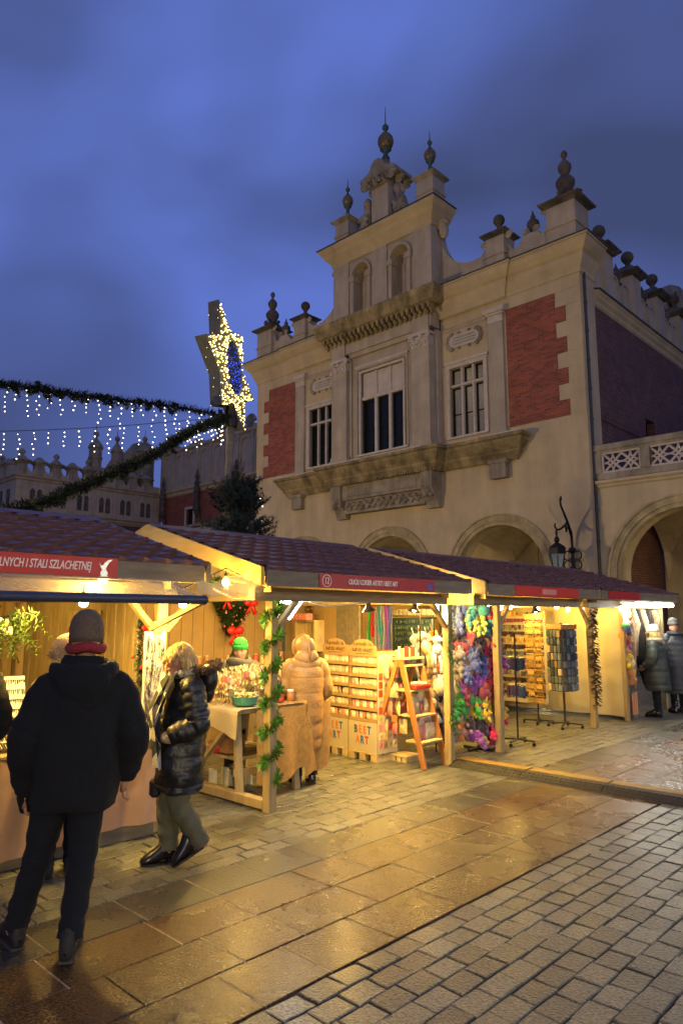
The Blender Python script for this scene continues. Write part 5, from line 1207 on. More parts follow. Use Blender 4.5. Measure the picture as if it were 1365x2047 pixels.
for k, (c, dx, l) in enumerate((('plush_green', 0, .5), ('plush_red', .07, .45), ('plush_dark', .15, .62), ('plush_teal', .21, .55), ('plush_grey', .26, .7), ('plush_purple', .33, .72), ('plush_blue', .38, .6))):
    t = thing('hanging_scarf', f'{names[c]} scarf hanging in the gap behind the ladder', 'scarf', (-6.78 + dx, 7.62, 1.88), 0); rr = random.Random(k)
    def f(u, v): return ((u - .5) * (.05 + .05 * v) + .01 * math.sin(v * 7 + k), .02 * math.sin(u * 9 + v * 3 + k), -l * v)
    B().grid(6, 12, f).build('scarf_cloth', M_[c if c != 'plush_dark' else 'plush_grey'], t, True)
B().tube([(-6.9, 7.62, 1.89), (-6.3, 7.62, 1.89)], .01, 6).build('scarf_rail', M_['iron']); tag(bpy.data.objects['scarf_rail'], 'thin rail carrying the hanging scarves', 'rail')
# back merchandise panel of leather goods and trinkets
t = thing('souvenir_display', 'tall panel packed with small leather goods and souvenirs', 'display panel', (-6.62, 11.55, .2)); B().box(-.5, 0, 0, .5, .02, 1.62, .004).build('board', M_['cardwhite'], t); mat('blister', (.10, .12, .14), .25, .5, 60, island=.7, spec=.7); mat('leather', (.045, .022, .010), .5, .4, 40, island=.6); mat('trinket', (.50, .30, .08), .35, .3, 40, island=.7); mat('blister_warm2', (.22, .20, .19), .3, .5, 40, island=.8)
for k in range(13):
    e = B(); z = .10 + k * .117; wv = 13 if k % 2 else 20
    for j in range(wv): x = -.48 + .96 * j / wv; h = r.uniform(.05, .10); e.box(x, -.03 - r.uniform(0, .02), z + .1 - h, x + .96 / wv * .75, 0, z + .1, .004)
    kind(e.build('goods_row', M_[('leather', 'trinket', 'leather', 'blister_warm2', 'plush_wine', 'trinket', 'blister')[k % 7]], t), 'stuff')
t = thing('card_tree', 'wire rack of slanted gilt picture frames on a black stand', 'display rack', (-5.86, 10.72, 0)); b = B().tube([(0, 0, .05), (0, 0, 1.75)], .014, 8)
b.build('pole', M_['black_plastic'], t)
for k in range(13):
    z = .32 + k * .112
    fr = B(); fr.box(-.15, -.05, z, .15, -.035, z + .012); fr.box(-.15, -.10, z + .085, .15, -.09, z + .097); 
    for x in (-.15, 0, .14): fr.beam((x, -.043, z), (x, -.095, z + .09), .01, .01)
    fr.box(-.13, -.06, z + .02, -.02, -.055, z + .075); fr.box(.02, -.06, z + .02, .13, -.055, z + .075)
    fr.build('wire_shelf', M_['trinket'], t)
for a in range(4): c, s_ = math.cos(a * 1.57 + .4), math.sin(a * 1.57 + .4); B().beam((0, 0, .05), (c * .24, s_ * .24, .05), .03, .02).tube([(c * .23, s_ * .23, .045), (c * .23, s_ * .23, 0)], .02, 6).build('caster_arm', M_['black_plastic'], t)
# spinner stand
def caster_base(t, r0, n=4, ph=.3):
    for a in range(n):
        c, s_ = math.cos(a * 6.283 / n + ph), math.sin(a * 6.283 / n + ph)
        ar = B().beam((0, 0, .075), (c * r0, s_ * r0, .06), .028, .022, .003).build('base_arm', M_['black_plastic'], t); B().tube([(c * r0 * .95, s_ * r0 * .95 - .012, .022), (c * r0 * .95, s_ * r0 * .95 + .012, .022)], .022, 10).build('caster', M_['iron'], ar)
t = thing('spinner_rack', 'black revolving rack of magnets and keyrings on a wheeled foot', 'display rack', (-5.34, 10.6, 0)); caster_base(t, .27)
B().tube([(0, 0, .07), (0, 0, 1.62)], .018, 10).build('pole', M_['black_plastic'], t); Mz = Matrix.Rotation(R(-18), 4, 'Z')
B().box(-.15, -.15, .56, .15, .15, 1.52, .005).xf(Mz).build('rack_core', M_['plush_dark'], t); B().box(-.17, -.17, 1.52, .17, .17, 1.60, .004).xf(Mz).build('header_card', M_['wood_orange'], t); mat('blister_warm', (.42, .30, .18), .3, .4, 60, island=.6)
for f_ in range(4):
    Mf = Matrix.Rotation(R(90 * f_ - 18), 4, 'Z')
    for k in range(8):
        for j in range(4):
            b = B().box(-.145 + j * .074, -.185, .575 + k * .118, -.085 + j * .074, -.155, .675 + k * .118, .004).xf(Mf); b.build('blister_pack', M_['blister_warm' if f_ == 3 or (f_ == 0 and (k + j) % 5 == 0) else 'blister'], t)
t = thing('keyring_stand', 'thin pole stand with two rings of grey keyrings', 'display stand', (-5.12, 8.78, 0)); caster_base(t, .24, 4, .1); B().tube([(0, 0, .06), (0, 0, 1.5)], .012, 8).build('pole', M_['iron'], t)
for z in (1.15, .78):
    e = B()
    for k in range(26): a = k * .2417; e.box(.11 * math.cos(a) - .012, .11 * math.sin(a) - .012, z - r.uniform(.11, .17), .11 * math.cos(a) + .012, .11 * math.sin(a) + .012, z)
    e.tube([(.11 * math.cos(a), .11 * math.sin(a), z + .01) for a in [.314 * q for q in range(21)]], .005, 5); kind(e.build('keyring_tier', M_['blister'], t), 'stuff')
# rope of dried slices on the fourth post
t = thing('bark_garland', 'long rope of brown dried bark chips hanging on the fourth post', 'garland', (-4.93, 10.88, .36)); b = B(); mat('bark', (.075, .04, .02), .8, .4, 30, island=.5)
for k in range(230):
    z = r.uniform(0, 1.5); a = r.uniform(0, 6.28); b.beam((.02 * math.cos(a), .02 * math.sin(a), z), (.085 * math.cos(a), .085 * math.sin(a), z - r.uniform(.0, .05)), .035, .006)
kind(b.build('bark_chips', M_['bark'], t), 'stuff')
# canvas side of the fourth stall
t = thing('canvas_wall', 'cream canvas side wall of the far stall', 'canvas', (-7.9, 12.02, 0))
def f(u, v): return (2.95 * u, .02 * math.sin(u * 17) + .015 * math.sin(u * 43 + v * 4), .06 + 1.9 * v)
B().grid(60, 8, f).build('canvas_sheet', M_['canvas'], t, True); B().box(2.93, -.04, 0, 3.0, .04, 1.93).build('end_post', M_['wood_pale'], t)
# ================================================================ STALL 4 GOODS
r = random.Random(15)
for k in range(34):
    c = ('plush_orange', 'plush_yellow', 'plush_white', 'plush_orange', 'plush_red', 'plush_green', 'plush_blue', 'plush_orange', 'plush_yellow', 'plush_orange')[r.randrange(10)]; z = .62 + 1.15 * k / 33
    o = B().sph((0, 0, 0), 1, 12, 9).jitter(.08, 3, k).build('pompom', M_[c], None, True); o.scale = (r.uniform(.055, .085),) * 3; o.location = (-4.93 + r.uniform(-.05, .06), 12.12 + r.uniform(-.08, .14) + (1.3 - z) * .06, z)
    tag(o, f'fluffy {names[c]} pompom in the string at the far stall', 'pompom', f'{names[c]} pompoms at the far stall')
mat('fur_tan', (.40, .26, .13), .95, .4, 14, .8, 90, sheen=.5); mat('fur_dark', (.03, .022, .018), .95, .4, 14, .8, 90); mat('fur_cream', (.6, .5, .3), .95, .3, 14, .8, 90)
for k in range(11):
    c = ('fur_tan', 'fur_dark', 'fur_cream', 'fur_tan', 'fur_dark', 'plush_hot', 'fur_cream', 'fur_tan', 'fur_dark', 'fur_cream', 'fur_tan')[k]; l = (1.35, 1.1, .8, 1.4, 1.3, .4, .7, .9, .6, .5, .5)[k]
    nm = {'fur_tan': 'tan', 'fur_dark': 'black', 'fur_cream': 'cream', 'plush_hot': 'pink'}[c]
    b = B().tube([(0, 0, 0), (.02, .01, -l * .3), (-.02, 0, -l * .6), (.02, .02, -l)], [.04, .085, .10, .02], 9, flat=.45).jitter(.03, 6, k)
    o = b.build('fur_pelt', M_[c], None, True); o.location = (-4.98 - .12 * (k % 2), 12.40 + k * .115, 1.84); tag(o, f'long {nm} fur pelt hanging at the far stall', 'fur pelt', f'{nm} fur pelts at the far stall')
t = thing('goods_crate', 'orange crate with red goods below the pompoms', 'crate', (-5.12, 12.4, 0)); B().box(-.2, -.1, 0, .18, .12, .06).build('base', M_['wood_grey'], t)
for k in range(3): B().box(.15, -.1 + k * .08, .06, .17, -.04 + k * .08, .42, .003).build('slat', M_['plush_orange'], t)
B().box(-.2, -.1, .07, .14, .12, .3, .01).build('goods', M_['plush_wine'], t)
t = thing('fur_hat_row', 'row of fur hats on the far stall rail', 'hats', (-5.5, 13.0, 1.5))
for k in range(6): B().sph((0, k * .2, 0), .12, 10, 7, (1, 1, .75)).jitter(.02, 9, k).build('fur_hat', M_[('fur_cream', 'fur_tan', 'fur_dark')[k % 3]], t, True)
B().tube([(0, -.2, -.1), (0, 1.2, -.1)], .012, 6).build('rail', M_['iron'], t)
# ================================================================ CABLE RAMP
mat('rubber', (.02, .019, .018), .55, .3, 30, .6, 80); mat('rubber_yellow', (.26, .16, .02), .5, .25, 20, .4, 60)
rp_ = thing('cable_ramp', 'black rubber cable ramp with yellow lid crossing the slabs', 'cable ramp', (-4.98, 7.1, 0), R(1.2))
for k in range(9):
    x0, x1 = k * .9 + .004, k * .9 + .896
    o = B().prism([(-.17, 0), (-.06, .06), (.20, .06), (.30, 0)], x0, x1, 'x').build('ramp_segment', M_['rubber'], rp_)
    B().box(x0 + .01, .04, .061, x1 - .01, .19, .066, .002).build('lid', M_['rubber_yellow' if k < 3 else 'rubber'], o)
    d = B()
    for i in range(17):
        for j in range(3): d.box(x0 + .02 + i * .052, -.15 + j * .04, .012 + j * .021, x0 + .045 + i * .052, -.135 + j * .04, .022 + j * .021)
    kind(d.build('tread_studs', M_['rubber'], o), 'stuff')
# ================================================================ WALL LANTERN
mat('lantern_glass', (.30, .42, .45), .1, .1, alpha=.45)
t = thing('wall_lantern', 'ornate iron lantern on a scrolled bracket at the hall corner', 'lantern', (-10.62, 22.22, 0))
b = B().tube([(0, 0, 2.7), (0, -.02, 3.2), (0, -.06, 4.0), (.02, -.14, 4.5), (.05, -.45, 4.85), (.05, -.62, 4.7), (.03, -.5, 4.5), (.02, -.42, 4.62), (.02, -.48, 4.7)], [.05, .06, .05, .045, .04, .035, .03, .025, .015], 7)
b.tube([(.02, -.1, 4.3), (.05, -.5, 4.9), (.1, -.95, 5.3), (.1, -1.0, 5.5), (.1, -.93, 5.62), (.1, -.88, 5.5)], [.04, .04, .035, .03, .025, .02], 7); b.tube([(.03, -.4, 4.8), (.02, -.9, 4.55), (.02, -1.15, 4.5), (0, -1.25, 4.62), (0, -1.2, 4.72)], [.04, .035, .03, .03, .02], 7)
b.build('bracket', M_['iron'], t, True)
b = B()
for s in (-1, 1):
    for q in (0, 1): b.tube([(s * (.17 + .14 * math.cos(a)), -.08, 3.42 + q * .32 + .15 * math.sin(a)) for a in [.45 * i for i in range(15)]], .025, 6)
b.lathe([(.1, 3.15), (.14, 3.25), (.06, 3.4), (.05, 3.8), (.14, 3.9), (.1, 4.0)], (0, -.08, 0), 8); b.tube([(0, -.08, 3.2), (0, -.08, 2.75)], [.05, .015], 6); b.build('scroll_plate', M_['iron'], t, True, 40)
cx_, cy_ = 0.0, -1.15
B().lathe([(.02, 4.5), (.05, 4.4), (.03, 4.3), (.09, 4.22), (.10, 4.14), (.05, 4.1), (.27, 3.95), (.30, 3.9), (.28, 3.72)], (cx_, cy_, 0), 6).build('lantern_roof', M_['iron'], t)
b = B()
for k in range(6): a = k * 1.047; b.beam((cx_ + .27 * math.cos(a), cy_ + .27 * math.sin(a), 3.74), (cx_ + .13 * math.cos(a), cy_ + .13 * math.sin(a), 3.12), .025, .025)
b.lathe([(.14, 3.12), (.15, 3.06), (.07, 3.0), (.02, 2.92)], (cx_, cy_, 0), 6); b.build('lantern_cage', M_['iron'], t)
B().lathe([(.255, 3.73), (.125, 3.13)], (cx_, cy_, 0), 6).build('lantern_glass', M_['lantern_glass'], t)
# ================================================================ STAR, POLE, TREE, GARLANDS, ICICLE LIGHTS
mat('star_side', (.085, .085, .08), .6, .25, 6); mat('star_back', (.10, .10, .08), .6, .2, 6); mat('led_warm', (1, .9, .6), .4, 0, emit=(1, .70, .20), es=6); mat('led_blue', (.1, .2, 1), .4, 0, emit=(.03, .10, 1), es=1.3); mat('led_ice', (1, 1, 1), .4, 0, emit=(1, .88, .58), es=6); mat('star_blue', (.008, .012, .07), .6, .2)
# star outline in its own plane (metres across, up), face turned to the right
star = thing('light_star', 'big leaning star covered in warm fairy lights on a pole', 'star decoration', (-10.52, 7.92, 6.49), 0)
S2 = [(-.41, 1.19), (-.12, .70), (.21, .70), (.22, .01), (.56, -.47), (.31, -.55), (.32, -1.15), (.02, -.76), (-.28, -.83), (-.34, -.22), (-.70, .37), (-.35, .50)]
AX = V((math.sin(R(46.1)), math.cos(R(46.1)), 0)); FWD = V((-math.cos(R(46.1)), math.sin(R(46.1)), 0))
psi = R(62); XA = AX * math.cos(psi) + FWD * math.sin(psi); NA_ = AX * math.sin(psi) - FWD * math.cos(psi)   # in-plane axis and facing
KX = .58 / math.cos(psi)
def SP3(p, d=0.0): return V((0, 0, p[1])) + XA * (p[0] * KX) + NA_ * d
TH = .26; n = len(S2); fr_ = [SP3(p, .0) for p in S2]; bk = [SP3(p, -TH) for p in S2]
B().add(fr_, [tuple(range(n))]).build('star_face', M_['star_back'], star); B().add(bk, [tuple(range(n))[::-1]]).build('star_back', M_['star_back'], star)
for k in range(n): B().add([fr_[k], fr_[(k + 1) % n], bk[(k + 1) % n], bk[k]], [(0, 1, 2, 3)]).build('star_side', M_['star_side'], star)
def inside(p, poly):
    c = False; j = len(poly) - 1
    for i in range(len(poly)):
        if (poly[i][1] > p[1]) != (poly[j][1] > p[1]) and p[0] < (poly[j][0] - poly[i][0]) * (p[1] - poly[i][1]) / (poly[j][1] - poly[i][1]) + poly[i][0]: c = not c
        j = i
    return c
def inel(p): x, y = p[0] - .02 + .12 * (p[1]), p[1]; return (x / .19) ** 2 + (y / .52) ** 2 < 1
wl, bl = B(), B(); r = random.Random(44); cnt = 0
while cnt < 560:
    p = (r.uniform(-.75, .6), r.uniform(-1.2, 1.2))
    if not inside(p, S2): continue
    cnt += 1
    if inel(p): bl.sph(SP3(p, .02), .008, 5, 4) if (p[1] < .2 or cnt % 3 == 0) else None
    else: wl.sph(SP3(p, .02), r.uniform(.008, .0135), 5, 4)
for k in range(90):
    i = r.randrange(n); q = SP3(((S2[i][0] + (S2[(i + 1) % n][0] - S2[i][0]) * (t_ := r.random())), S2[i][1] + (S2[(i + 1) % n][1] - S2[i][1]) * t_), -r.uniform(0, TH)); wl.sph(q, .006, 4, 3) if i > 6 and k % 3 == 0 else None
kind(wl.build('warm_lights', M_['led_warm'], star), 'stuff'); kind(bl.build('blue_lights', M_['led_blue'], star), 'stuff')
bp = B(); el = [(.02 + .17 * math.cos(a) - .12 * .52 * math.sin(a), .52 * math.sin(a)) for a in [2 * math.pi * k / 24 for k in range(24)]]; bp.add([SP3(p, .006) for p in el], [tuple(range(24))]); bp.build('blue_centre', M_['star_blue'], star)
lamp('star_light', star, tuple(NA_ * .5), 6, (1, .75, .3), .3)
pole = thing('star_pole', 'slim weathered pole carrying the star and garlands', 'pole', (-10.55, 7.90, 0)); B().tube([(0, 0, 0), (0, 0, 5.6)], [.09, .075], 12).build('shaft', M_['wood_grey'], pole, True); B().lathe([(.13, 5.3), (.15, 5.4), (.13, 5.5), (.08, 5.75), (.02, 5.8)], n=10).build('cap', M_['iron'], pole, True, 40)
tr = thing('spruce_tree', 'dark spruce tree tied round the foot of the star pole', 'tree', (-10.40, 8.02, 0)); B().tube([(0, 0, 0), (.02, 0, 2.5), (.08, .05, 4.3)], [.07, .045, .012], 8).build('trunk', M_['bark'], tr)
b = B(); r = random.Random(23)
for k in range(210):
    z = .5 + 3.6 * (k / 210) ** .85; rad = (.72 if z < 3.3 else .72 * (4.85 - z) / 1.55) * r.uniform(.7, 1.1); a = k * 2.4; up_ = .35 + .5 * (z > 3.4)
    e = V((math.cos(a) * rad, math.sin(a) * rad, rad * up_)); p0 = V((.02, 0, z)); pts = [p0, p0 + e * .5 + V((0, 0, -.03)), p0 + e]
    needles(b, pts, .01, 260, .07, r, .008)
    for q in (-1, 1):
        s0 = p0 + e * .5; d_ = V((-e.y, e.x, 0)) * .4 * q + e * .35; needles(b, [s0, s0 + d_], .01, 190, .055, r, .007)
for k in range(16):
    a = r.uniform(0, 6.28); p0 = V((.1 * math.cos(a) - .12, .1 * math.sin(a), 3.9)); needles(b, [p0, p0 + V((.06 * math.cos(a), .06 * math.sin(a), r.uniform(.4, .95)))], .01, 110, .05, r, .006)
kind(b.build('crown', M_['fir_dark'], tr), 'stuff')
e = B()
for k in range(5): a = r.uniform(0, 6.28); e.sph((.45 * math.cos(a), .45 * math.sin(a), r.uniform(3, 4)), .012, 5, 4)
kind(e.build('fairy_lights', M_['led_ice'], tr), 'stuff')
def thick_garland(name_label, pts, per, ln, m, r_):
    P = [V(p) for p in pts]; o = thing('overhead_garland', name_label, 'garland', tuple(P[0]), 0, None); Q = [p - P[0] for p in P]; b = B(); needles(b, Q, .03, per, ln, r_, .013); needles(b, Q, .02, per * .6, ln * .7, r_, .012)
    for i_ in range(len(Q) * 2):
        i0 = r_.randrange(len(Q) - 1); c0 = Q[i0] + V((r_.uniform(-.05, .05), r_.uniform(-.05, .05), r_.uniform(-.1, .07))); needles(b, [c0, c0 + V((r_.uniform(-.12, .12), r_.uniform(-.12, .12), r_.uniform(-.12, .06)))], .01, 260, .06, r_, .014)
    kind(b.build('fir_needles', M_[m], o), 'stuff'); B().tube(Q, .02, 6).build('rope', M_['bark'], o); return o
def spline(pts, n=60):
    P = [V(p) for p in pts]; out = []
    for i in range(len(P) - 1):
        p0, p1, p2, p3 = P[max(i - 1, 0)], P[i], P[i + 1], P[min(i + 2, len(P) - 1)]
        for k in range(n // (len(P) - 1)):
            t_ = k / (n // (len(P) - 1)); out.append(.5 * ((2 * p1) + (-p0 + p2) * t_ + (2 * p0 - 5 * p1 + 4 * p2 - p3) * t_ ** 2 + (-p0 + 3 * p1 - 3 * p2 + p3) * t_ ** 3))
    return out + [P[-1]]
r = random.Random(51)
G1 = spline([(-13.7, 2.9, 5.90), (-12.81, 4.47, 5.86), (-12.35, 5.18, 5.80), (-11.88, 5.91, 5.72), (-11.28, 6.91, 5.68), (-10.58, 7.86, 5.50)]); thick_garland('upper fir garland strung from the star pole to the left', G1, 420, .15, 'fir_dark', r)
G2 = spline([(-10.58, 7.84, 5.48), (-10.41, 6.91, 5.00), (-10.20, 6.01, 4.36), (-9.95, 4.86, 3.72), (-9.77, 4.06, 3.30), (-9.55, 2.9, 2.90)]); thick_garland('lower fir garland sloping down to the left stall roof', G2, 420, .14, 'fir_dark', r)
W2 = spline([(-13.3, 3.3, 4.9), (-12.84, 4.29, 4.95), (-11.8, 5.8, 5.12), (-10.78, 7.25, 5.36), (-10.6, 7.8, 5.45)])
def icicles(label, path, step, lmin, lmax, skip0=0):
    o = thing('icicle_lights', label, 'string lights', tuple(path[0]), 0); c = path[0]; w_ = B(); l_ = B(); d = 0
    w_.tube([p - c for p in path], .006, 4)
    acc = 0
    for a, e in zip(path, path[1:]):
        acc += (e - a).length
        if acc < step: continue
        acc = 0; L_ = r.uniform(lmin, lmax); p = e - c; x = p.copy(); pts = [p]
        nb = int(L_ / .10) + 1
        for k in range(nb):
            q = p + V((r.uniform(-.035, .035), r.uniform(-.035, .035), -.06 - L_ * k / nb)); pts.append(q); l_.sph(q, r.uniform(.007, .012), 6, 5, (1, 1, 1.2))
        w_.tube(pts, .003, 3, False)
    w_.build('wire', M_['black_plastic'], o); kind(l_.build('lights', M_['led_ice'], o), 'stuff'); return o
icicles('row of icicle lights hanging below the upper garland', G1, .165, .25, .60); icicles('second row of icicle lights on the thin wire', W2, .165, .25, .58)
icicles('short icicle lights along the lower garland near the star', G2[:14], .09, .15, .4)
# bare twigs above the stall roofs
for k, (x, y, z) in enumerate(((-8.9, 6.6, 2.9), (-8.7, 6.9, 2.9), (-8.8, 8.9, 2.75))):
    t = thing('bare_twigs', ('thin bare stem rising behind the second roof near the spruce', 'second thin bare stem behind the second roof', 'cluster of bare twigs behind the third roof')[k], 'twigs', (x, y, 0)); b = B()
    for q in range(1 if k < 2 else 4): b.tube([(0, q * .06, 0), (.01, q * .07, z * .8), (.03 * (q - 1.5), q * .1, z + r.uniform(-.1, .08))], [.012, .008, .003], 5)
    b.build('stems', M_['bark'], t)
# ================================================================ ASSUMED LAMP POSTS (out of frame behind and beside the viewer, added for light)
def assumed_lamp_post(label, loc, W, col, h=5.2):
    t = thing('assumed_street_lamp', label, 'assumed street lamp', loc, 0, 'assumed lamp posts on the square')
    B().lathe([(.22, 0), (.22, .3), (.12, .45), (.08, 1.0), (.055, h - .5), (.09, h - .4), (.05, h - .3)], n=10).build('post', M_['iron'], t, True, 40); B().lathe([(.30, h + .42), (.28, h + .46), (.06, h + .66), (.02, h + .8)], n=8).build('lantern_roof', M_['iron'], t)
    B().lathe([(.11, h - .28), (.22, h + .1), (.22, h + .3), (.14, h + .4)], n=10).build('globe', M_['bulb_glow'], t, True); lamp('assumed_lamp_light', t, (0, 0, h - .45), W, col, .22)
assumed_lamp_post('assumed lamp post on the square close behind the viewer', (7.5, 1.0, 0), 620, (1, .94, .78))
assumed_lamp_post('assumed lamp post on the square to the right of the viewer', (4.6, 13.0, 0), 900, (1, .92, .72), 4.6)
assumed_lamp_post('assumed low white lamp post on the square beside the setts', (2.4, 6.4, 0), 130, (.80, .92, 1), 2.8)  # unseen, added for a cool sheen on setts and slabs
assumed_lamp_post('assumed tall lamp mast far behind the viewer', (20, -14, 0), 15000, (1, .80, .42), 6.0)  # unseen, added to light the facade while sparing the foreground
assumed_lamp_post('assumed lamp post on the square beyond the left edge', (-22, 1.0, 0), 7000, (1, .76, .38), 4.6)  # unseen, added so the facade's base is warmer than its gable
assumed_lamp_post('assumed lamp post on the far side of the stalls', (-36, 8, 0), 900, (1, .76, .45), 5.6)  # unseen, added to brighten the far-left buildings

# unseen fill lamps, added to brighten the arcade and loggia bays
def arcade_fill_lamp(label, loc, W):
    t = thing('arcade_fill_lamp', label, 'lantern', loc, 0, 'added fill lamps hidden in the arcade')
    B().lathe([(.05, -.2), (.13, -.12), (.13, .1), (.05, .2)], n=8).build('glass', M_['bulb_glow'], t, True, 40); B().tube([(0, 0, .2), (0, 0, 5.3 - loc[2])], .01, 5).build('chain', M_['iron'], t); lamp('arcade_fill_light', t, (0, 0, -.3), W, (1, .78, .34), .12)
for k, (x, W) in enumerate(((-23.9, 22), (-18.7, 22), (-13.5, 24), (-7.2, 45))): arcade_fill_lamp(('added fill lamp in the left arcade bay', 'added fill lamp in the middle arcade bay', 'added fill lamp in the right arcade bay', 'added fill lamp in the loggia bay')[k], (x, 25.2, 2.45), W)
# ================================================================ PEOPLE
mat('skin', (.50, .27, .17), .5, .08, 12, .1, 90, sss=.15); mat('skin_warm', (.46, .22, .13), .5, .08, 12, .1, 90, sss=.15)
mat('coat_black', (.0022, .0024, .0035), .95, .3, 8, .3, 40); mat('jeans', (.003, .0038, .007), .95, .3, 10, .3, 60); mat('puffer_black', (.006, .0065, .007), .45, .2, 10, .35, 30, spec=.6)
mat('trousers_olive', (.10, .095, .055), .8, .15, 10, .3, 30); mat('shoe_black', (.010, .009, .009), .25, .2, 10, spec=.6); mat('boot_suede', (.014, .011, .009), .7, .3, 20, .3, 50); mat('sole', (.05, .045, .04), .7, .2)
mat('knit_grey', (.13, .09, .06), .9, .25, 60, .7, 120); mat('knit_red', (.26, .02, .028), .9, .2, 60, .6, 120); mat('knit_green', (.02, .32, .05), .9, .15, 60, .6, 120); mat('knit_white', (.72, .68, .55), .9, .15, 60, .6, 120)
mat('hair_blonde', (.55, .36, .12), .45, .35, 30, stretch=(1, 1, .2), island=.3); mat('hair_brown', (.10, .055, .025), .5, .3, 30, island=.3)
mat('fur_trim', (.19, .12, .07), .9, .4, 30, island=.5); mat('puffer_tan', (.30, .16, .045), .55, .15, 6, .3, 50); mat('coat_grey', (.085, .085, .08), .85, .2, 10, .3, 40); mat('coat_olive', (.045, .055, .045), .55, .2, 10, .3, 40)
mat('puffer_slate', (.035, .04, .05), .5, .2, 10, .3, 40); mat('lip', (.32, .08, .06), .5, .05); mat('eye_dark', (.02, .015, .012), .2, .05); mat('bag_black', (.012, .011, .011), .3, .1)
def scarf_mat():
    m = mat('scarf_check', (.40, .38, .33), .9, .1, 40, .5, 100); t = m.node_tree; p = t.nodes['Principled BSDF']; K = t.links.new
    tc = t.nodes.new('ShaderNodeTexCoord'); mp = t.nodes.new('ShaderNodeMapping'); mp.inputs['Scale'].default_value = (7, 7, 7); mp.inputs['Rotation'].default_value = (.5, .6, .2); ck = t.nodes.new('ShaderNodeTexChecker'); ck.inputs['Scale'].default_value = 1.0
    ck.inputs['Color1'].default_value = (.5, .47, .38, 1); ck.inputs['Color2'].default_value = (.035, .035, .04, 1); K(tc.outputs['Object'], mp.inputs[0]); K(mp.outputs[0], ck.inputs['Vector']); K(ck.outputs['Color'], p.inputs['Base Color'])
scarf_mat()
def sl(pts, n):      # resample a list of tuples (any length) smoothly
    out = []; m = len(pts) - 1
    for i in range(n + 1):
        t = i / n * m; k = min(int(t), m - 1); f = t - k
        p0, p1, p2, p3 = pts[max(k - 1, 0)], pts[k], pts[k + 1], pts[min(k + 2, m)]
        out.append(tuple(.5 * (2 * b + (c - a) * f + (2 * a - 5 * b + 4 * c - d) * f * f + (-a + 3 * b - 3 * c + d) * f ** 3) for a, b, c, d in zip(p0, p1, p2, p3)))
    return out
def quilted(b, keys, n=60, period=0, amp=0, seed=0, fold=.0, nn=40):
    R_ = sl(keys, n); out = []
    for q in R_:
        f = 1.0
        if period: f = 1 - amp + amp * 1.6 * abs(math.sin(math.pi * q[2] / period)) ** .4
        out.append((q[0], q[1], q[2], q[3] * f, q[4] * f))
    fn = (lambda i, t: 1 + fold * math.sin(t * 5 + seed) * math.sin(i * .13 + seed) + fold * .7 * noise.noise(V((math.cos(t) * 2.2, math.sin(t) * 2.2, i * .14 + seed))) + fold * .5 * noise.noise(V((math.cos(t) * 6, math.sin(t) * 6, i * .5 + seed)))) if fold else None
    return b.loft(out, nn, fn)
def sleeve(b, keys, n=26, per=0, amp=.1, n2=14):
    K = sl(keys, n); L_ = 0; pts = []; rad = []
    for i, k in enumerate(K):
        if i: L_ += (V(k[:3]) - V(K[i - 1][:3])).length
        f = 1 - amp + amp * 1.6 * abs(math.sin(math.pi * L_ / per)) ** .6 if per else 1 + .04 * math.sin(i * 1.7)
        pts.append(k[:3]); rad.append(k[3] * f)
    return b.tube(pts, rad, n2)
def head(b, c, Mh, s=1.0):
    T = lambda p: tuple(V(c) + Mh @ (V(p) * s))
    b.sph(c, .1 * s, 18, 14, (.76, .93, 1.12), Mh); b.sph(T((0, .035, -.055)), .06 * s, 12, 9, (.9, .9, .95), Mh); b.sph(T((0, .072, -.092)), .022 * s, 8, 6)
    b.tube([T((0, .083, .022)), T((0, .104, -.018)), T((0, .106, -.03))], [.010 * s, .014 * s, .016 * s], 8); b.sph(T((-.012, .096, -.03)), .010 * s); b.sph(T((.012, .096, -.03)), .010 * s)
    for q in (-1, 1): b.sph(T((q * .032, .080, .034)), .018 * s, 8, 6, (1.3, .7, .6), Mh); b.sph(T((q * .042, .066, -.026)), .022 * s); b.sph(T((q * .077, -.005, -.01)), .022 * s, 8, 6, (.4, .8, 1.2), Mh)
    b.sph(T((0, .088, -.058)), .017 * s, 8, 6, (1.3, .7, .6), Mh)
def face(parent, c, Mh, s=1.0):
    T = lambda p: tuple(V(c) + Mh @ (V(p) * s)); e = B()
    for q in (-1, 1): e.sph(T((q * .031, .083, .012)), .0105 * s, 8, 6, (1.25, .6, .65), Mh)
    e.build('eyes', M_['eye_dark'], parent, True); B().sph(T((0, .1015, -.058)), .0125 * s, 8, 6, (1.6, .35, .55), Mh).build('lips', M_['lip'], parent, True)
    w = B()
    for q in (-1, 1): w.tube([T((q * .016, .094, .036)), T((q * .034, .090, .042)), T((q * .05, .078, .034))], .004 * s, 5)
    w.build('eyebrows', M_['hair_brown'], parent, True)
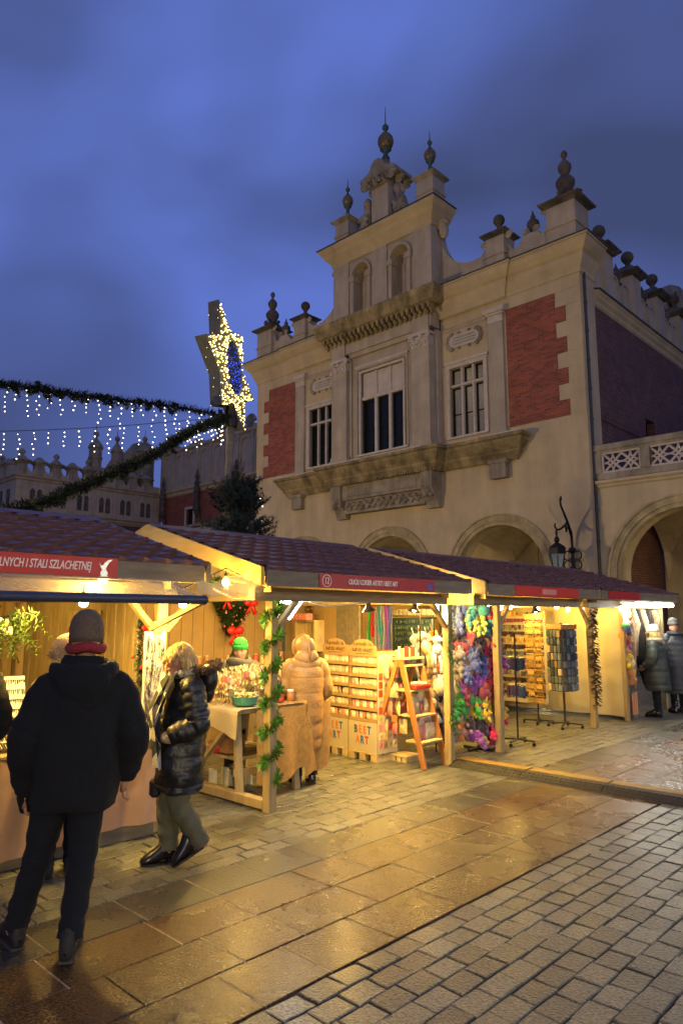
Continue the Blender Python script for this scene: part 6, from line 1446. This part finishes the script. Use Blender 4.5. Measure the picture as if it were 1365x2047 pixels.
def hand(b, wrist, d, side, curl=.6, s=1.0):
    # palm + five fingers, d = pointing direction, side = thumb direction
    w = V(wrist); d = V(d).normalized(); t = V(side); t = (t - d * t.dot(d)).normalized(); nrm = d.cross(t)
    b.tube([w - d * .03, w + d * .03, w + d * .085 * s], [.026 * s, .038 * s, .036 * s], 10, flat=.5, ref=t)
    for k, (o, l) in enumerate(((.027, .068), (.009, .076), (-.009, .070), (-.026, .055))):
        p = w + d * .08 * s + t * o * s; q = p + d * l * .5 * s + nrm * .01 * curl; e = q + (d * (1 - curl * .6) + nrm * curl).normalized() * l * .5 * s
        b.tube([p - d * .01, q, e], [.0095 * s, .009 * s, .007 * s], 7)
    p = w + d * .025 * s + t * .03 * s; b.tube([p - t * .01, p + (d * .5 + t * .6).normalized() * .035 * s, p + (d * .9 + t * .25 + nrm * .3 * curl).normalized() * .065 * s], [.012 * s, .0105 * s, .008 * s], 7)
def skin_body(parent, J, m='skin', Mh=None, hs=1.0, hands=True):
    b = B(); hp = V(J['hip']); nk = V(J['neck'])
    b.loft([(hp.x, hp.y, hp.z - .1, .12, .09), (hp.x, hp.y, hp.z, .15, .105), (*(hp.lerp(nk, .4)), .125, .09), (*(hp.lerp(nk, .75)), .15, .10), (nk.x, nk.y, nk.z - .06, .12, .075), (nk.x, nk.y, nk.z, .05, .05)], 18)
    hc = V(J['head']); b.tube([tuple(nk - V((0, 0, .05))), tuple(hc - V((0, .0, .05)))], [.055, .052], 12); head(b, J['head'], Mh, hs)
    for q in ('L', 'R'):
        b.tube([J['sh' + q], J['el' + q], J['wr' + q]], [.052, .042, .030], 10); b.tube([J['hp' + q], J['kn' + q], J['an' + q]], [.082, .055, .040], 10); b.sph(J['an' + q], .045)
    me = blob(b, .0105, 3)
    o = B(); o.add([tuple(v.co) for v in me.vertices], [tuple(p.vertices) for p in me.polygons]); bpy.data.meshes.remove(me)
    if hands:
        for q, sd in (('L', 1), ('R', -1)):
            w, e = V(J['wr' + q]), V(J['el' + q]); hand(o, w, J.get('hd' + q, w - e), J.get('th' + q, (0, 1, 0)), J.get('curl', .5))
    return o.build('body', M_[m], parent, True)
def shoe(name, parent, pos, yaw, pitch, m, L_=.27, heel=.02, high=.10):
    Mx = Matrix.Translation(pos) @ Matrix.Rotation(yaw, 4, 'Z') @ Matrix.Rotation(pitch, 4, 'X')
    b = B(); K = [(-.35, .05, .004, .006), (-.33, .05, .026, .045), (-.29, .06, .036, .065), (-.22, .085, .040, .085), (.0, .085, .042, .080), (.22, .060, .046, .055), (.45, .042, .047, .042), (.62, .030, .036, .030), (.70, .022, .016, .018)]
    rings = sl([(y * L_, z, a, c) for y, z, a, c in K], 18); vs = []; n = 14
    for (y, z, a, c) in rings:
        for k in range(n):
            t = 6.2832 * k / n; vs.append((a * math.cos(t), y, max(.012 + heel * .3, z + c * math.sin(t) * (1 if math.sin(t) > 0 else .9))))
    b.add(vs, [(i * n + k, i * n + (k + 1) % n, (i + 1) * n + (k + 1) % n, (i + 1) * n + k) for i in range(len(rings) - 1) for k in range(n)] + [tuple(range(n)), tuple(range((len(rings) - 1) * n, len(rings) * n))])
    b.tube([(0, -.12 * L_, .08), (0, -.14 * L_, .08 + high)], [.045, .047], 12)
    b.xf(Mx); o = b.build(name, M_[m], parent, True)
    pl = [(-.034, -.3 * L_), (.034, -.3 * L_), (.04, 0), (.046, .3 * L_), (.042, .5 * L_), (.02, .68 * L_), (-.02, .68 * L_), (-.042, .5 * L_), (-.046, .3 * L_), (-.04, 0)]
    s = B().prism(pl, 0, .016, 'z'); 
    if heel > .015: s.prism([(-.032, -.31 * L_), (.032, -.31 * L_), (.034, -.1 * L_), (-.034, -.1 * L_)], -.0, .035, 'z')
    s.xf(Mx).build('sole', M_['sole'] if m != 'shoe_black' else M_['shoe_black'], o)
def trouser(b, hip, knee, ank, r=(.105, .08, .07), seed=0, n=30):
    K = sl([(*hip, r[0]), (*V(hip).lerp(V(knee), .5), r[0] * .92), (*knee, r[1]), (*V(knee).lerp(V(ank), .5), (r[1] + r[2]) / 2), (*ank, r[2])], n)
    pts = []; rad = []
    for i, k in enumerate(K):
        w = 1 + .05 * math.sin(i * 1.3 + seed) * (1 if i > n * .35 else .3) + (.07 * math.sin(i * 2.3 + seed) if i > n * .8 else 0); pts.append(k[:3]); rad.append(k[3] * w)
    b.tube(pts, rad, 16)
def beanie(name, parent, c, Mh, m, s=1.0, h=.13, brim=True):
    b = B(); pr = [(.088, -.005), (.092, .02), (.091, .05), (.084, .075), (.068, .10), (.040, .118), (.012, .124)]
    Ms = Mh.to_4x4(); vs = B().lathe([(r_ * s, z * s * h / .13) for r_, z in pr], n=22)
    vs.v = [tuple(V(c) + Mh @ V((p[0] * .94, p[1] * 1.1, p[2] + .02 * s))) for p in vs.v]; o = vs.build(name, M_[m], parent, True)
    if brim:
        k = B().lathe([(.088 * s, -.012), (.096 * s, -.008), (.098 * s, .02), (.094 * s, .04), (.088 * s, .042)], n=22); k.v = [tuple(V(c) + Mh @ V((p[0] * .94, p[1] * 1.1, p[2] + .018 * s))) for p in k.v]; k.build('cuff', M_[m], o, True)
    return o
def hairdo(parent, c, Mh, m, n=240, length=.16, s=1.0, front=.35, seed=1, name='hair', vol=1.0):
    r = random.Random(seed); b = B()
    b.sph(tuple(V(c) + Mh @ V((0, -.018, .022)) * s), .1 * s * vol, 16, 12, (.86, .98, 1.06), Mh)
    for k in range(n):
        a = r.uniform(0, 6.283); el = r.uniform(.2, 1.45); d = V((math.cos(a) * math.cos(el), math.sin(a) * math.cos(el), math.sin(el)))
        p0 = V((d.x * .083, d.y * .1 - .012, d.z * .115 + .012)) * vol; out = V((d.x, d.y, 0)); out = out.normalized() if out.length > .05 else V((r.uniform(-1, 1), r.uniform(-1, 1), 0)).normalized()
        ff = out.y > .45; l = length * r.uniform(.7, 1.1) * (front if ff else 1)
        p1 = p0 + out * .022 - V((0, 0, l * .35)); p2 = p0 + out * (.026 + .01 * r.random()) - V((0, 0, l * .75)); p3 = p0 + out * (.016 + .014 * r.random()) - V((0, 0, l))
        b.tube([tuple(V(c) + Mh @ (p * s)) for p in (p0, p1, p2, p3)], [.006, .010, .009, .002], 5)
    return b.build(name, M_[m], parent, True)
def fur_ring(parent, pts, m, per=700, ln=.05, seed=0, name='fur_trim'):
    b = B(); needles(b, pts, .015, per, ln, random.Random(seed), .006); needles(b, pts, .0, per * .6, ln * .6, random.Random(seed + 1), .009); b.tube(pts, .016, 6); return kind(b.build(name, M_[m], parent), 'stuff')
def RZ(deg, tilt=0, roll=0): return Matrix.Rotation(R(deg), 3, 'Z') @ Matrix.Rotation(R(tilt), 3, 'X') @ Matrix.Rotation(R(roll), 3, 'Y')

# ---------------- man seen from behind
p = thing('person', 'man in black jacket and grey beanie seen from behind at the jewellery stall', 'person', (-3.85, 1.75, 0), math.atan2(.91, .41))
J = dict(hip=(.11, -.03, .86), neck=(.14, -.02, 1.45), head=(.145, .02, 1.585), shL=(-.04, -.02, 1.34), elL=(-.13, -.05, 1.05), wrL=(-.12, .04, .80), shR=(.32, -.03, 1.34), elR=(.41, -.06, 1.06), wrR=(.385, .03, .84), hpL=(.02, -.02, .84), knL=(-.04, .06, .46), anL=(-.135, .12, .09), hpR=(.20, -.03, .84), knR=(.18, -.05, .46), anR=(.135, -.14, .09), hdL=(0, .15, -1), hdR=(-.05, .15, -1), curl=.75)
Mh = RZ(4, -6); skin_body(p, J, 'skin', Mh)
b = B(); quilted(b, [(.12, -.03, .715, .215, .16), (.12, -.03, .78, .225, .165), (.125, -.03, .95, .235, .17), (.135, -.03, 1.15, .245, .17), (.14, -.03, 1.29, .25, .16), (.14, -.02, 1.37, .215, .135), (.14, -.01, 1.43, .15, .11), (.14, 0, 1.50, .10, .10)], 40, 0, 0, 1.0, .05, 48)
for q, s in (('L', -1), ('R', 1)): sleeve(b, [(J['sh' + q][0] - s * .10, -.02, 1.37, .06), (J['sh' + q][0] - s * .02, -.02, 1.345, .088), (J['sh' + q][0] + s * .025, -.03, 1.27, .098), (*V(J['sh' + q]).lerp(V(J['el' + q]), .75), .100), (*J['el' + q], .094), (*V(J['el' + q]).lerp(V(J['wr' + q]), .6), .08), (*V(J['wr' + q]), .062)], 26)
b.jitter(.016, 6, 2).jitter(.006, 18, 4).build('jacket', M_['coat_black'], p, True)
b = B(); Q = [(.14 + .145 * math.cos(a), -.03 + .12 * math.sin(a), 1.455 - .05 * (-math.sin(a) * .5 + .5) + .01 * math.cos(2 * a)) for a in [6.2832 * k / 22 for k in range(23)]]
b.tube(Q, [.042 + .022 * max(0, -math.sin(6.2832 * k / 22)) for k in range(23)], 10); b.sph((.14, -.165, 1.36), .12, 14, 10, (1.15, .5, 1.0)); b.sph((.14, -.17, 1.29), .08, 12, 8, (1.1, .5, 1.1)); blobobj('hood', b, .016, M_['coat_black'], p, 3)
B().tube([(.145 + .085 * math.cos(a), .0 + .085 * math.sin(a), 1.548 + .008 * math.sin(3 * a)) for a in [6.2832 * k / 18 for k in range(19)]], .028, 8).build('red_scarf', M_['knit_red'], p, True)
beanie('beanie', p, (.145, .005, 1.562), Mh, 'knit_grey', 1.10, .17, False)
b = B(); trouser(b, (.03, -.02, .84), J['knL'], (-.128, .11, .10), (.098, .072, .062), 0); trouser(b, (.19, -.03, .84), J['knR'], (.135, -.135, .10), (.098, .072, .062), 2); b.sph((.11, -.03, .85), .15, 14, 10, (1.2, .85, .8)); b.build('jeans', M_['jeans'], p, True)
shoe('boot', p, (-.135, .14, 0), R(18), R(0), 'boot_suede', .30, .01, .06); shoe('boot', p, (.135, -.12, 0), R(-12), R(-4), 'boot_suede', .30, .01, .06)
B().tube([(-.12, .04, .84), (-.12, .05, .76), (-.115, .07, .69)], [.04, .043, .03], 10).build('glove_cuff', M_['coat_black'], p, True)

# ---------------- woman walking to the left
p = thing('person', 'blonde woman in shiny black puffer coat walking past the counter', 'person', (-4.46, 3.0, 0), R(159.5))
J = dict(hip=(0, 0, .80), neck=(0, .0, 1.27), head=(.0, .055, 1.405), shL=(-.15, -.01, 1.21), elL=(-.225, -.035, .97), wrL=(-.16, .15, .89), shR=(.15, -.01, 1.21), elR=(.22, .0, .98), wrR=(.12, .16, .90), hpL=(-.08, 0, .78), knL=(-.075, .05, .43), anL=(-.07, -.13, .14), hpR=(.08, 0, .78), knR=(.08, .09, .42), anR=(.06, .08, .09))
Mh = RZ(24, -2); skin_body(p, J, 'skin_warm', Mh, .98, False); face(p, J['head'], Mh, .98)
b = B(); quilted(b, [(.0, .03, .50, .19, .155), (0, .03, .55, .20, .165), (0, .025, .70, .20, .165), (0, .01, .90, .185, .15), (0, .0, 1.05, .195, .145), (0, -.005, 1.17, .195, .13), (0, -.01, 1.24, .15, .105), (0, .0, 1.31, .085, .085)], 110, .092, .035, 3.0, .06, 48)
for q, s in (('L', -1), ('R', 1)): sleeve(b, [(J['sh' + q][0] - s * .02, -.01, 1.22, .075), (*J['sh' + q], .088), (*V(J['sh' + q]).lerp(V(J['el' + q]), .6), .086), (*J['el' + q], .082), (*V(J['el' + q]).lerp(V(J['wr' + q]), .5), .075), (*J['wr' + q], .062)], 60, .062, .09)
b.jitter(.014, 12, 5).build('puffer_coat', M_['puffer_black'], p, True)
b = B(); b.tube([(.05, .07, 1.30), (-.02, .10, 1.31), (-.08, .05, 1.32), (-.09, -.03, 1.32), (-.03, -.1, 1.31), (.05, -.09, 1.31), (.09, 0, 1.31), (.06, .08, 1.29)], .035, 8)
hood = B().sph((0, -.155, 1.26), .11, 14, 10, (1.15, .65, 1.05)); hood.sph((0, -.16, 1.18), .08, 12, 8, (1.1, .6, 1.2)); hood.jitter(.012, 8, 3).build('hood', M_['puffer_black'], p, True)
fur_ring(p, [(-.06, .02, 1.345), (-.115, -.05, 1.335), (-.135, -.12, 1.345), (-.11, -.19, 1.365), (0, -.23, 1.37), (.11, -.19, 1.36), (.13, -.1, 1.34)], 'fur_trim', 900, .05, 3)
def f(u, v): 
    x = -.15 + .20 * u; return (x + .02 * math.sin(v * 5) + .03 * v, .115 + .10 * min(1, v * 2.2) + .025 * math.sin(u * 8 + v * 3) - .03 * max(0, v - .6), 1.31 - .64 * v)
s_ = B().tube([(.07, .06, 1.30), (-.0, .105, 1.30), (-.075, .06, 1.315), (-.09, -.02, 1.32), (0, -.09, 1.32), (.09, -.02, 1.31), (.07, .06, 1.30)], .034, 8); s_.grid(10, 24, f); s_.grid(10, 20, lambda u, v: (.0 + .16 * u, .12 + .10 * min(1, v * 2.2) + .02 * math.sin(u * 8 + v * 4), 1.30 - .52 * v)); s_.build('checked_scarf', M_['scarf_check'], p, True)
hairdo(p, J['head'], Mh, 'hair_blonde', 420, .165, 1.0, .38, 4)
b = B(); trouser(b, J['hpR'], J['knR'], (.06, .075, .09), (.10, .082, .068), 1); trouser(b, J['hpL'], J['knL'], (-.07, -.125, .13), (.10, .082, .066), 3); b.build('trousers', M_['trousers_olive'], p, True)
shoe('shoe', p, (.06, .11, 0), R(4), 0, 'shoe_black', .235, .03, .05); shoe('shoe', p, (-.07, -.075, .075), R(-6), R(-28), 'shoe_black', .235, .03, .05)
t = B().box(-.02, .16, .46, .05, .235, .585, .02).build('shoulder_bag', M_['bag_black'], p); B().sph((-.13, .14, .885), .055, 12, 9, (1, 1.1, .8)).build('pale_cuff', M_['fur_cream'], p, True)

# ---------------- seller in green hat
p = thing('person', 'seller in bright green beanie and grey scarf behind the sweets table', 'person', (-6.42, 5.02, 0), R(-127))
J = dict(hip=(0, 0, .80), neck=(0, .0, 1.20), head=(.0, .03, 1.335), shL=(-.16, 0, 1.14), elL=(-.22, .02, .92), wrL=(-.12, .18, .84), shR=(.16, 0, 1.14), elR=(.22, .03, .92), wrR=(.10, .2, .86), hpL=(-.08, 0, .78), knL=(-.08, .02, .43), anL=(-.08, 0, .09), hpR=(.08, 0, .78), knR=(.08, .02, .43), anR=(.08, 0, .09))
Mh = RZ(-10, -4); skin_body(p, J, 'skin', Mh, .92); face(p, J['head'], Mh, .92)
b = B(); quilted(b, [(0, 0, .5, .2, .16), (0, 0, .8, .2, .155), (0, 0, 1.0, .2, .15), (0, 0, 1.12, .2, .13), (0, 0, 1.19, .14, .1), (0, 0, 1.23, .08, .08)], 40, 0, 0, 2, .05)
for q, s in (('L', -1), ('R', 1)): sleeve(b, [(J['sh' + q][0] - s * .02, 0, 1.15, .075), (*J['sh' + q], .085), (*J['el' + q], .075), (*J['wr' + q], .055)], 24)
b.jitter(.01, 6, 1).build('coat', M_['coat_grey'], p, True)
b = B(); b.tube([(.10 * math.cos(a), .02 + .10 * math.sin(a), 1.215 + .012 * math.sin(2 * a)) for a in [6.2832 * k / 18 for k in range(19)]], .05, 10); b.tube([(-.06, .1, 1.2), (-.02, .15, 1.1), (.03, .16, .95)], [.05, .06, .05], 10, flat=.5); b.sph((0, -.06, 1.26), .11, 12, 8, (1.1, .9, .8)); b.jitter(.012, 9, 4).build('thick_scarf', M_['coat_grey'], p, True)
beanie('green_beanie', p, (0, .02, 1.35), Mh, 'knit_green', .98, .13); hairdo(p, (0, .015, 1.325), Mh, 'hair_brown', 60, .12, .85, .05, 8)
b = B(); trouser(b, J['hpR'], J['knR'], J['anR']); trouser(b, J['hpL'], J['knL'], J['anL']); b.build('trousers', M_['jeans'], p, True); shoe('shoe', p, (.08, .04, 0), 0, 0, 'boot_suede'); shoe('shoe', p, (-.08, .04, 0), 0, 0, 'boot_suede')

# ---------------- shopper in tan puffer, hood up
p = thing('person', 'shopper in long tan puffer coat with hood up at the sweets table', 'person', (-5.56, 5.22, 0), R(62))
J = dict(hip=(0, 0, .80), neck=(0, .0, 1.25), head=(.0, .04, 1.385), shL=(-.16, 0, 1.18), elL=(-.23, .04, .95), wrL=(-.14, .22, .92), shR=(.16, 0, 1.18), elR=(.22, .02, .94), wrR=(.14, .2, .88), hpL=(-.08, 0, .78), knL=(-.08, .02, .43), anL=(-.08, 0, .09), hpR=(.08, 0, .78), knR=(.08, .02, .43), anR=(.08, -.02, .09))
Mh = RZ(12, -12); skin_body(p, J, 'skin', Mh, .95)
b = B(); quilted(b, [(0, 0, .36, .165, .165), (0, 0, .42, .185, .18), (0, 0, .7, .20, .19), (0, 0, .95, .205, .18), (0, -.01, 1.12, .205, .16), (0, -.01, 1.2, .18, .13), (0, 0, 1.27, .10, .1)], 120, .155, .03, 1, .02)
for q, s in (('L', -1), ('R', 1)): sleeve(b, [(J['sh' + q][0] - s * .02, 0, 1.19, .085), (*J['sh' + q], .10), (*V(J['sh' + q]).lerp(V(J['el' + q]), .6), .10), (*J['el' + q], .095), (*V(J['el' + q]).lerp(V(J['wr' + q]), .6), .085), (*J['wr' + q], .06)], 60, .13, .05)
b.sph((0, -.02, 1.22), .155, 16, 12, (1.15, .85, .7)).jitter(.004, 22, 8).build('puffer_coat', M_['puffer_tan'], p, True)
b = B().sph((0, -.005, 1.395), .125, 20, 16, (.88, 1.0, 1.04)); b.sph((0, -.05, 1.29), .125, 14, 10, (1.05, .85, .8)); b.tube([(0, .10, 1.49), (0, .02, 1.528), (0, -.08, 1.49), (0, -.135, 1.39), (0, -.15, 1.28)], .012, 6); b.tube([(.1 * math.cos(a), .10 + .01 * math.sin(a), 1.385 + .12 * math.sin(a)) for a in [6.2832 * k / 18 for k in range(19)]], .026, 8); b.jitter(.014, 9, 3).build('hood', M_['puffer_tan'], p, True)
b = B(); trouser(b, J['hpR'], J['knR'], J['anR'], (.09, .065, .055)); trouser(b, J['hpL'], J['knL'], J['anL'], (.09, .065, .055)); b.build('trousers', M_['jeans'], p, True); shoe('shoe', p, (.08, .02, 0), R(-5), 0, 'shoe_black'); shoe('shoe', p, (-.08, .04, 0), R(5), 0, 'shoe_black')

# ---------------- generic standing figure
def stander(label, loc, rz, coat, coatm, period, amp, height=1.6, hem=.42, hat=None, hair=None, hood=None, boots='shoe_black', legs='jeans', wide=1.0, headyaw=0, legw=(.085, .062, .052)):
    k = height / 1.6; p = thing('person', label, 'person', loc, rz)
    J = dict(hip=(0, 0, .82 * k), neck=(0, .0, 1.32 * k), head=(.0, .03, 1.455 * k), shL=(-.16, 0, 1.25 * k), elL=(-.23, 0, 1.0 * k), wrL=(-.17, .15, .88 * k), shR=(.16, 0, 1.25 * k), elR=(.23, 0, 1.0 * k), wrR=(.17, .15, .88 * k), hpL=(-.08, 0, .8 * k), knL=(-.08, .02, .44), anL=(-.08, 0, .09), hpR=(.08, 0, .8 * k), knR=(.08, .04, .44), anR=(.08, .03, .09))
    Mh = RZ(headyaw, -5); skin_body(p, J, 'skin', Mh, .95); face(p, J['head'], Mh, .95)
    b = B(); quilted(b, [(0, 0, hem, .19 * wide, .175 * wide), (0, 0, hem + .08, .20 * wide, .185 * wide), (0, 0, .8 * k, .205 * wide, .18 * wide), (0, 0, 1.05 * k, .2 * wide, .165), (0, 0, 1.2 * k, .205, .145), (0, 0, 1.27 * k, .15, .11), (0, 0, 1.36 * k, .09, .09)], 70, period, amp, 1.5, .04)
    for q, s in (('L', -1), ('R', 1)): sleeve(b, [(J['sh' + q][0] - s * .02, 0, 1.26 * k, .08), (*J['sh' + q], .092), (*J['el' + q], .086), (*J['wr' + q], .06)], 40, .1 if period else 0, .08)
    b.jitter(.01, 7, loc[1]).build(coat, M_[coatm], p, True)
    if hood: B().sph((0, 0, 1.47 * k), .135, 16, 12, (.9, 1.0, 1.02)).sph((0, -.06, 1.36 * k), .12, 12, 9, (1.1, .8, .8)).jitter(.012, 9, 1).build('hood', M_[coatm], p, True)
    else: B().tube([(.1 * math.cos(a), .0 + .1 * math.sin(a), 1.35 * k) for a in [6.2832 * q / 16 for q in range(17)]], .04, 8).build('collar', M_[coatm if hat != 'knit_white' else 'fur_cream'], p, True)
    if hair: hairdo(p, J['head'], Mh, hair, 200, .24, .98, .25, 3)
    if hat: beanie('knit_hat', p, (0, .02, 1.48 * k), Mh, hat, 1.03, .13)
    b = B(); trouser(b, J['hpR'], J['knR'], J['anR'], legw); trouser(b, J['hpL'], J['knL'], J['anL'], legw); b.build('trousers', M_[legs], p, True); shoe('boot', p, (.08, .06, 0), R(-6), 0, boots, .27, .02, .16); shoe('boot', p, (-.08, .03, 0), R(8), 0, boots, .27, .02, .16)
    return p
q = stander('woman in white knit hat and long dark quilted coat at the far stall', (-4.72, 12.86, 0), R(95), 'quilted_coat', 'coat_olive', .11, .04, 1.56, .45, 'knit_white', 'hair_blonde', None, 'shoe_black', 'jeans', 1.1)
stander('person in dark slate puffer coat with hood behind the white-hatted woman', (-4.62, 13.55, 0), R(40), 'puffer_coat', 'puffer_slate', .1, .03, 1.68, .35, 'coat_grey', None, False, 'shoe_black', 'jeans', 1.1)
stander('dark-coated person cut off at the left edge by the counter', (-4.93, 1.62, 0), R(75), 'coat', 'coat_black', 0, 0, 1.66, .6, None, 'hair_brown', None, 'boot_suede')
stander('person in tan fur hat mostly hidden in front of the man', (-4.80, 2.27, 0), R(70), 'coat', 'coat_grey', 0, 0, 1.56, .6, None, None, None, 'boot_suede')
fh = bpy.data.objects['person.006'] if 'person.006' in bpy.data.objects else None
hid = [o for o in bpy.data.objects if o.get('label', '').startswith('person in tan fur hat')][0]
fur_b = B().sph((0, .0, 1.50), .135, 16, 12, (.95, 1.05, .8)); needles(fur_b, [(.1 * math.cos(a), .1 * math.sin(a), 1.47) for a in [6.2832 * k / 14 for k in range(15)]], .02, 900, .06, random.Random(3), .006); fur_b.build('fur_hat', M_['fur_tan'], hid, True)
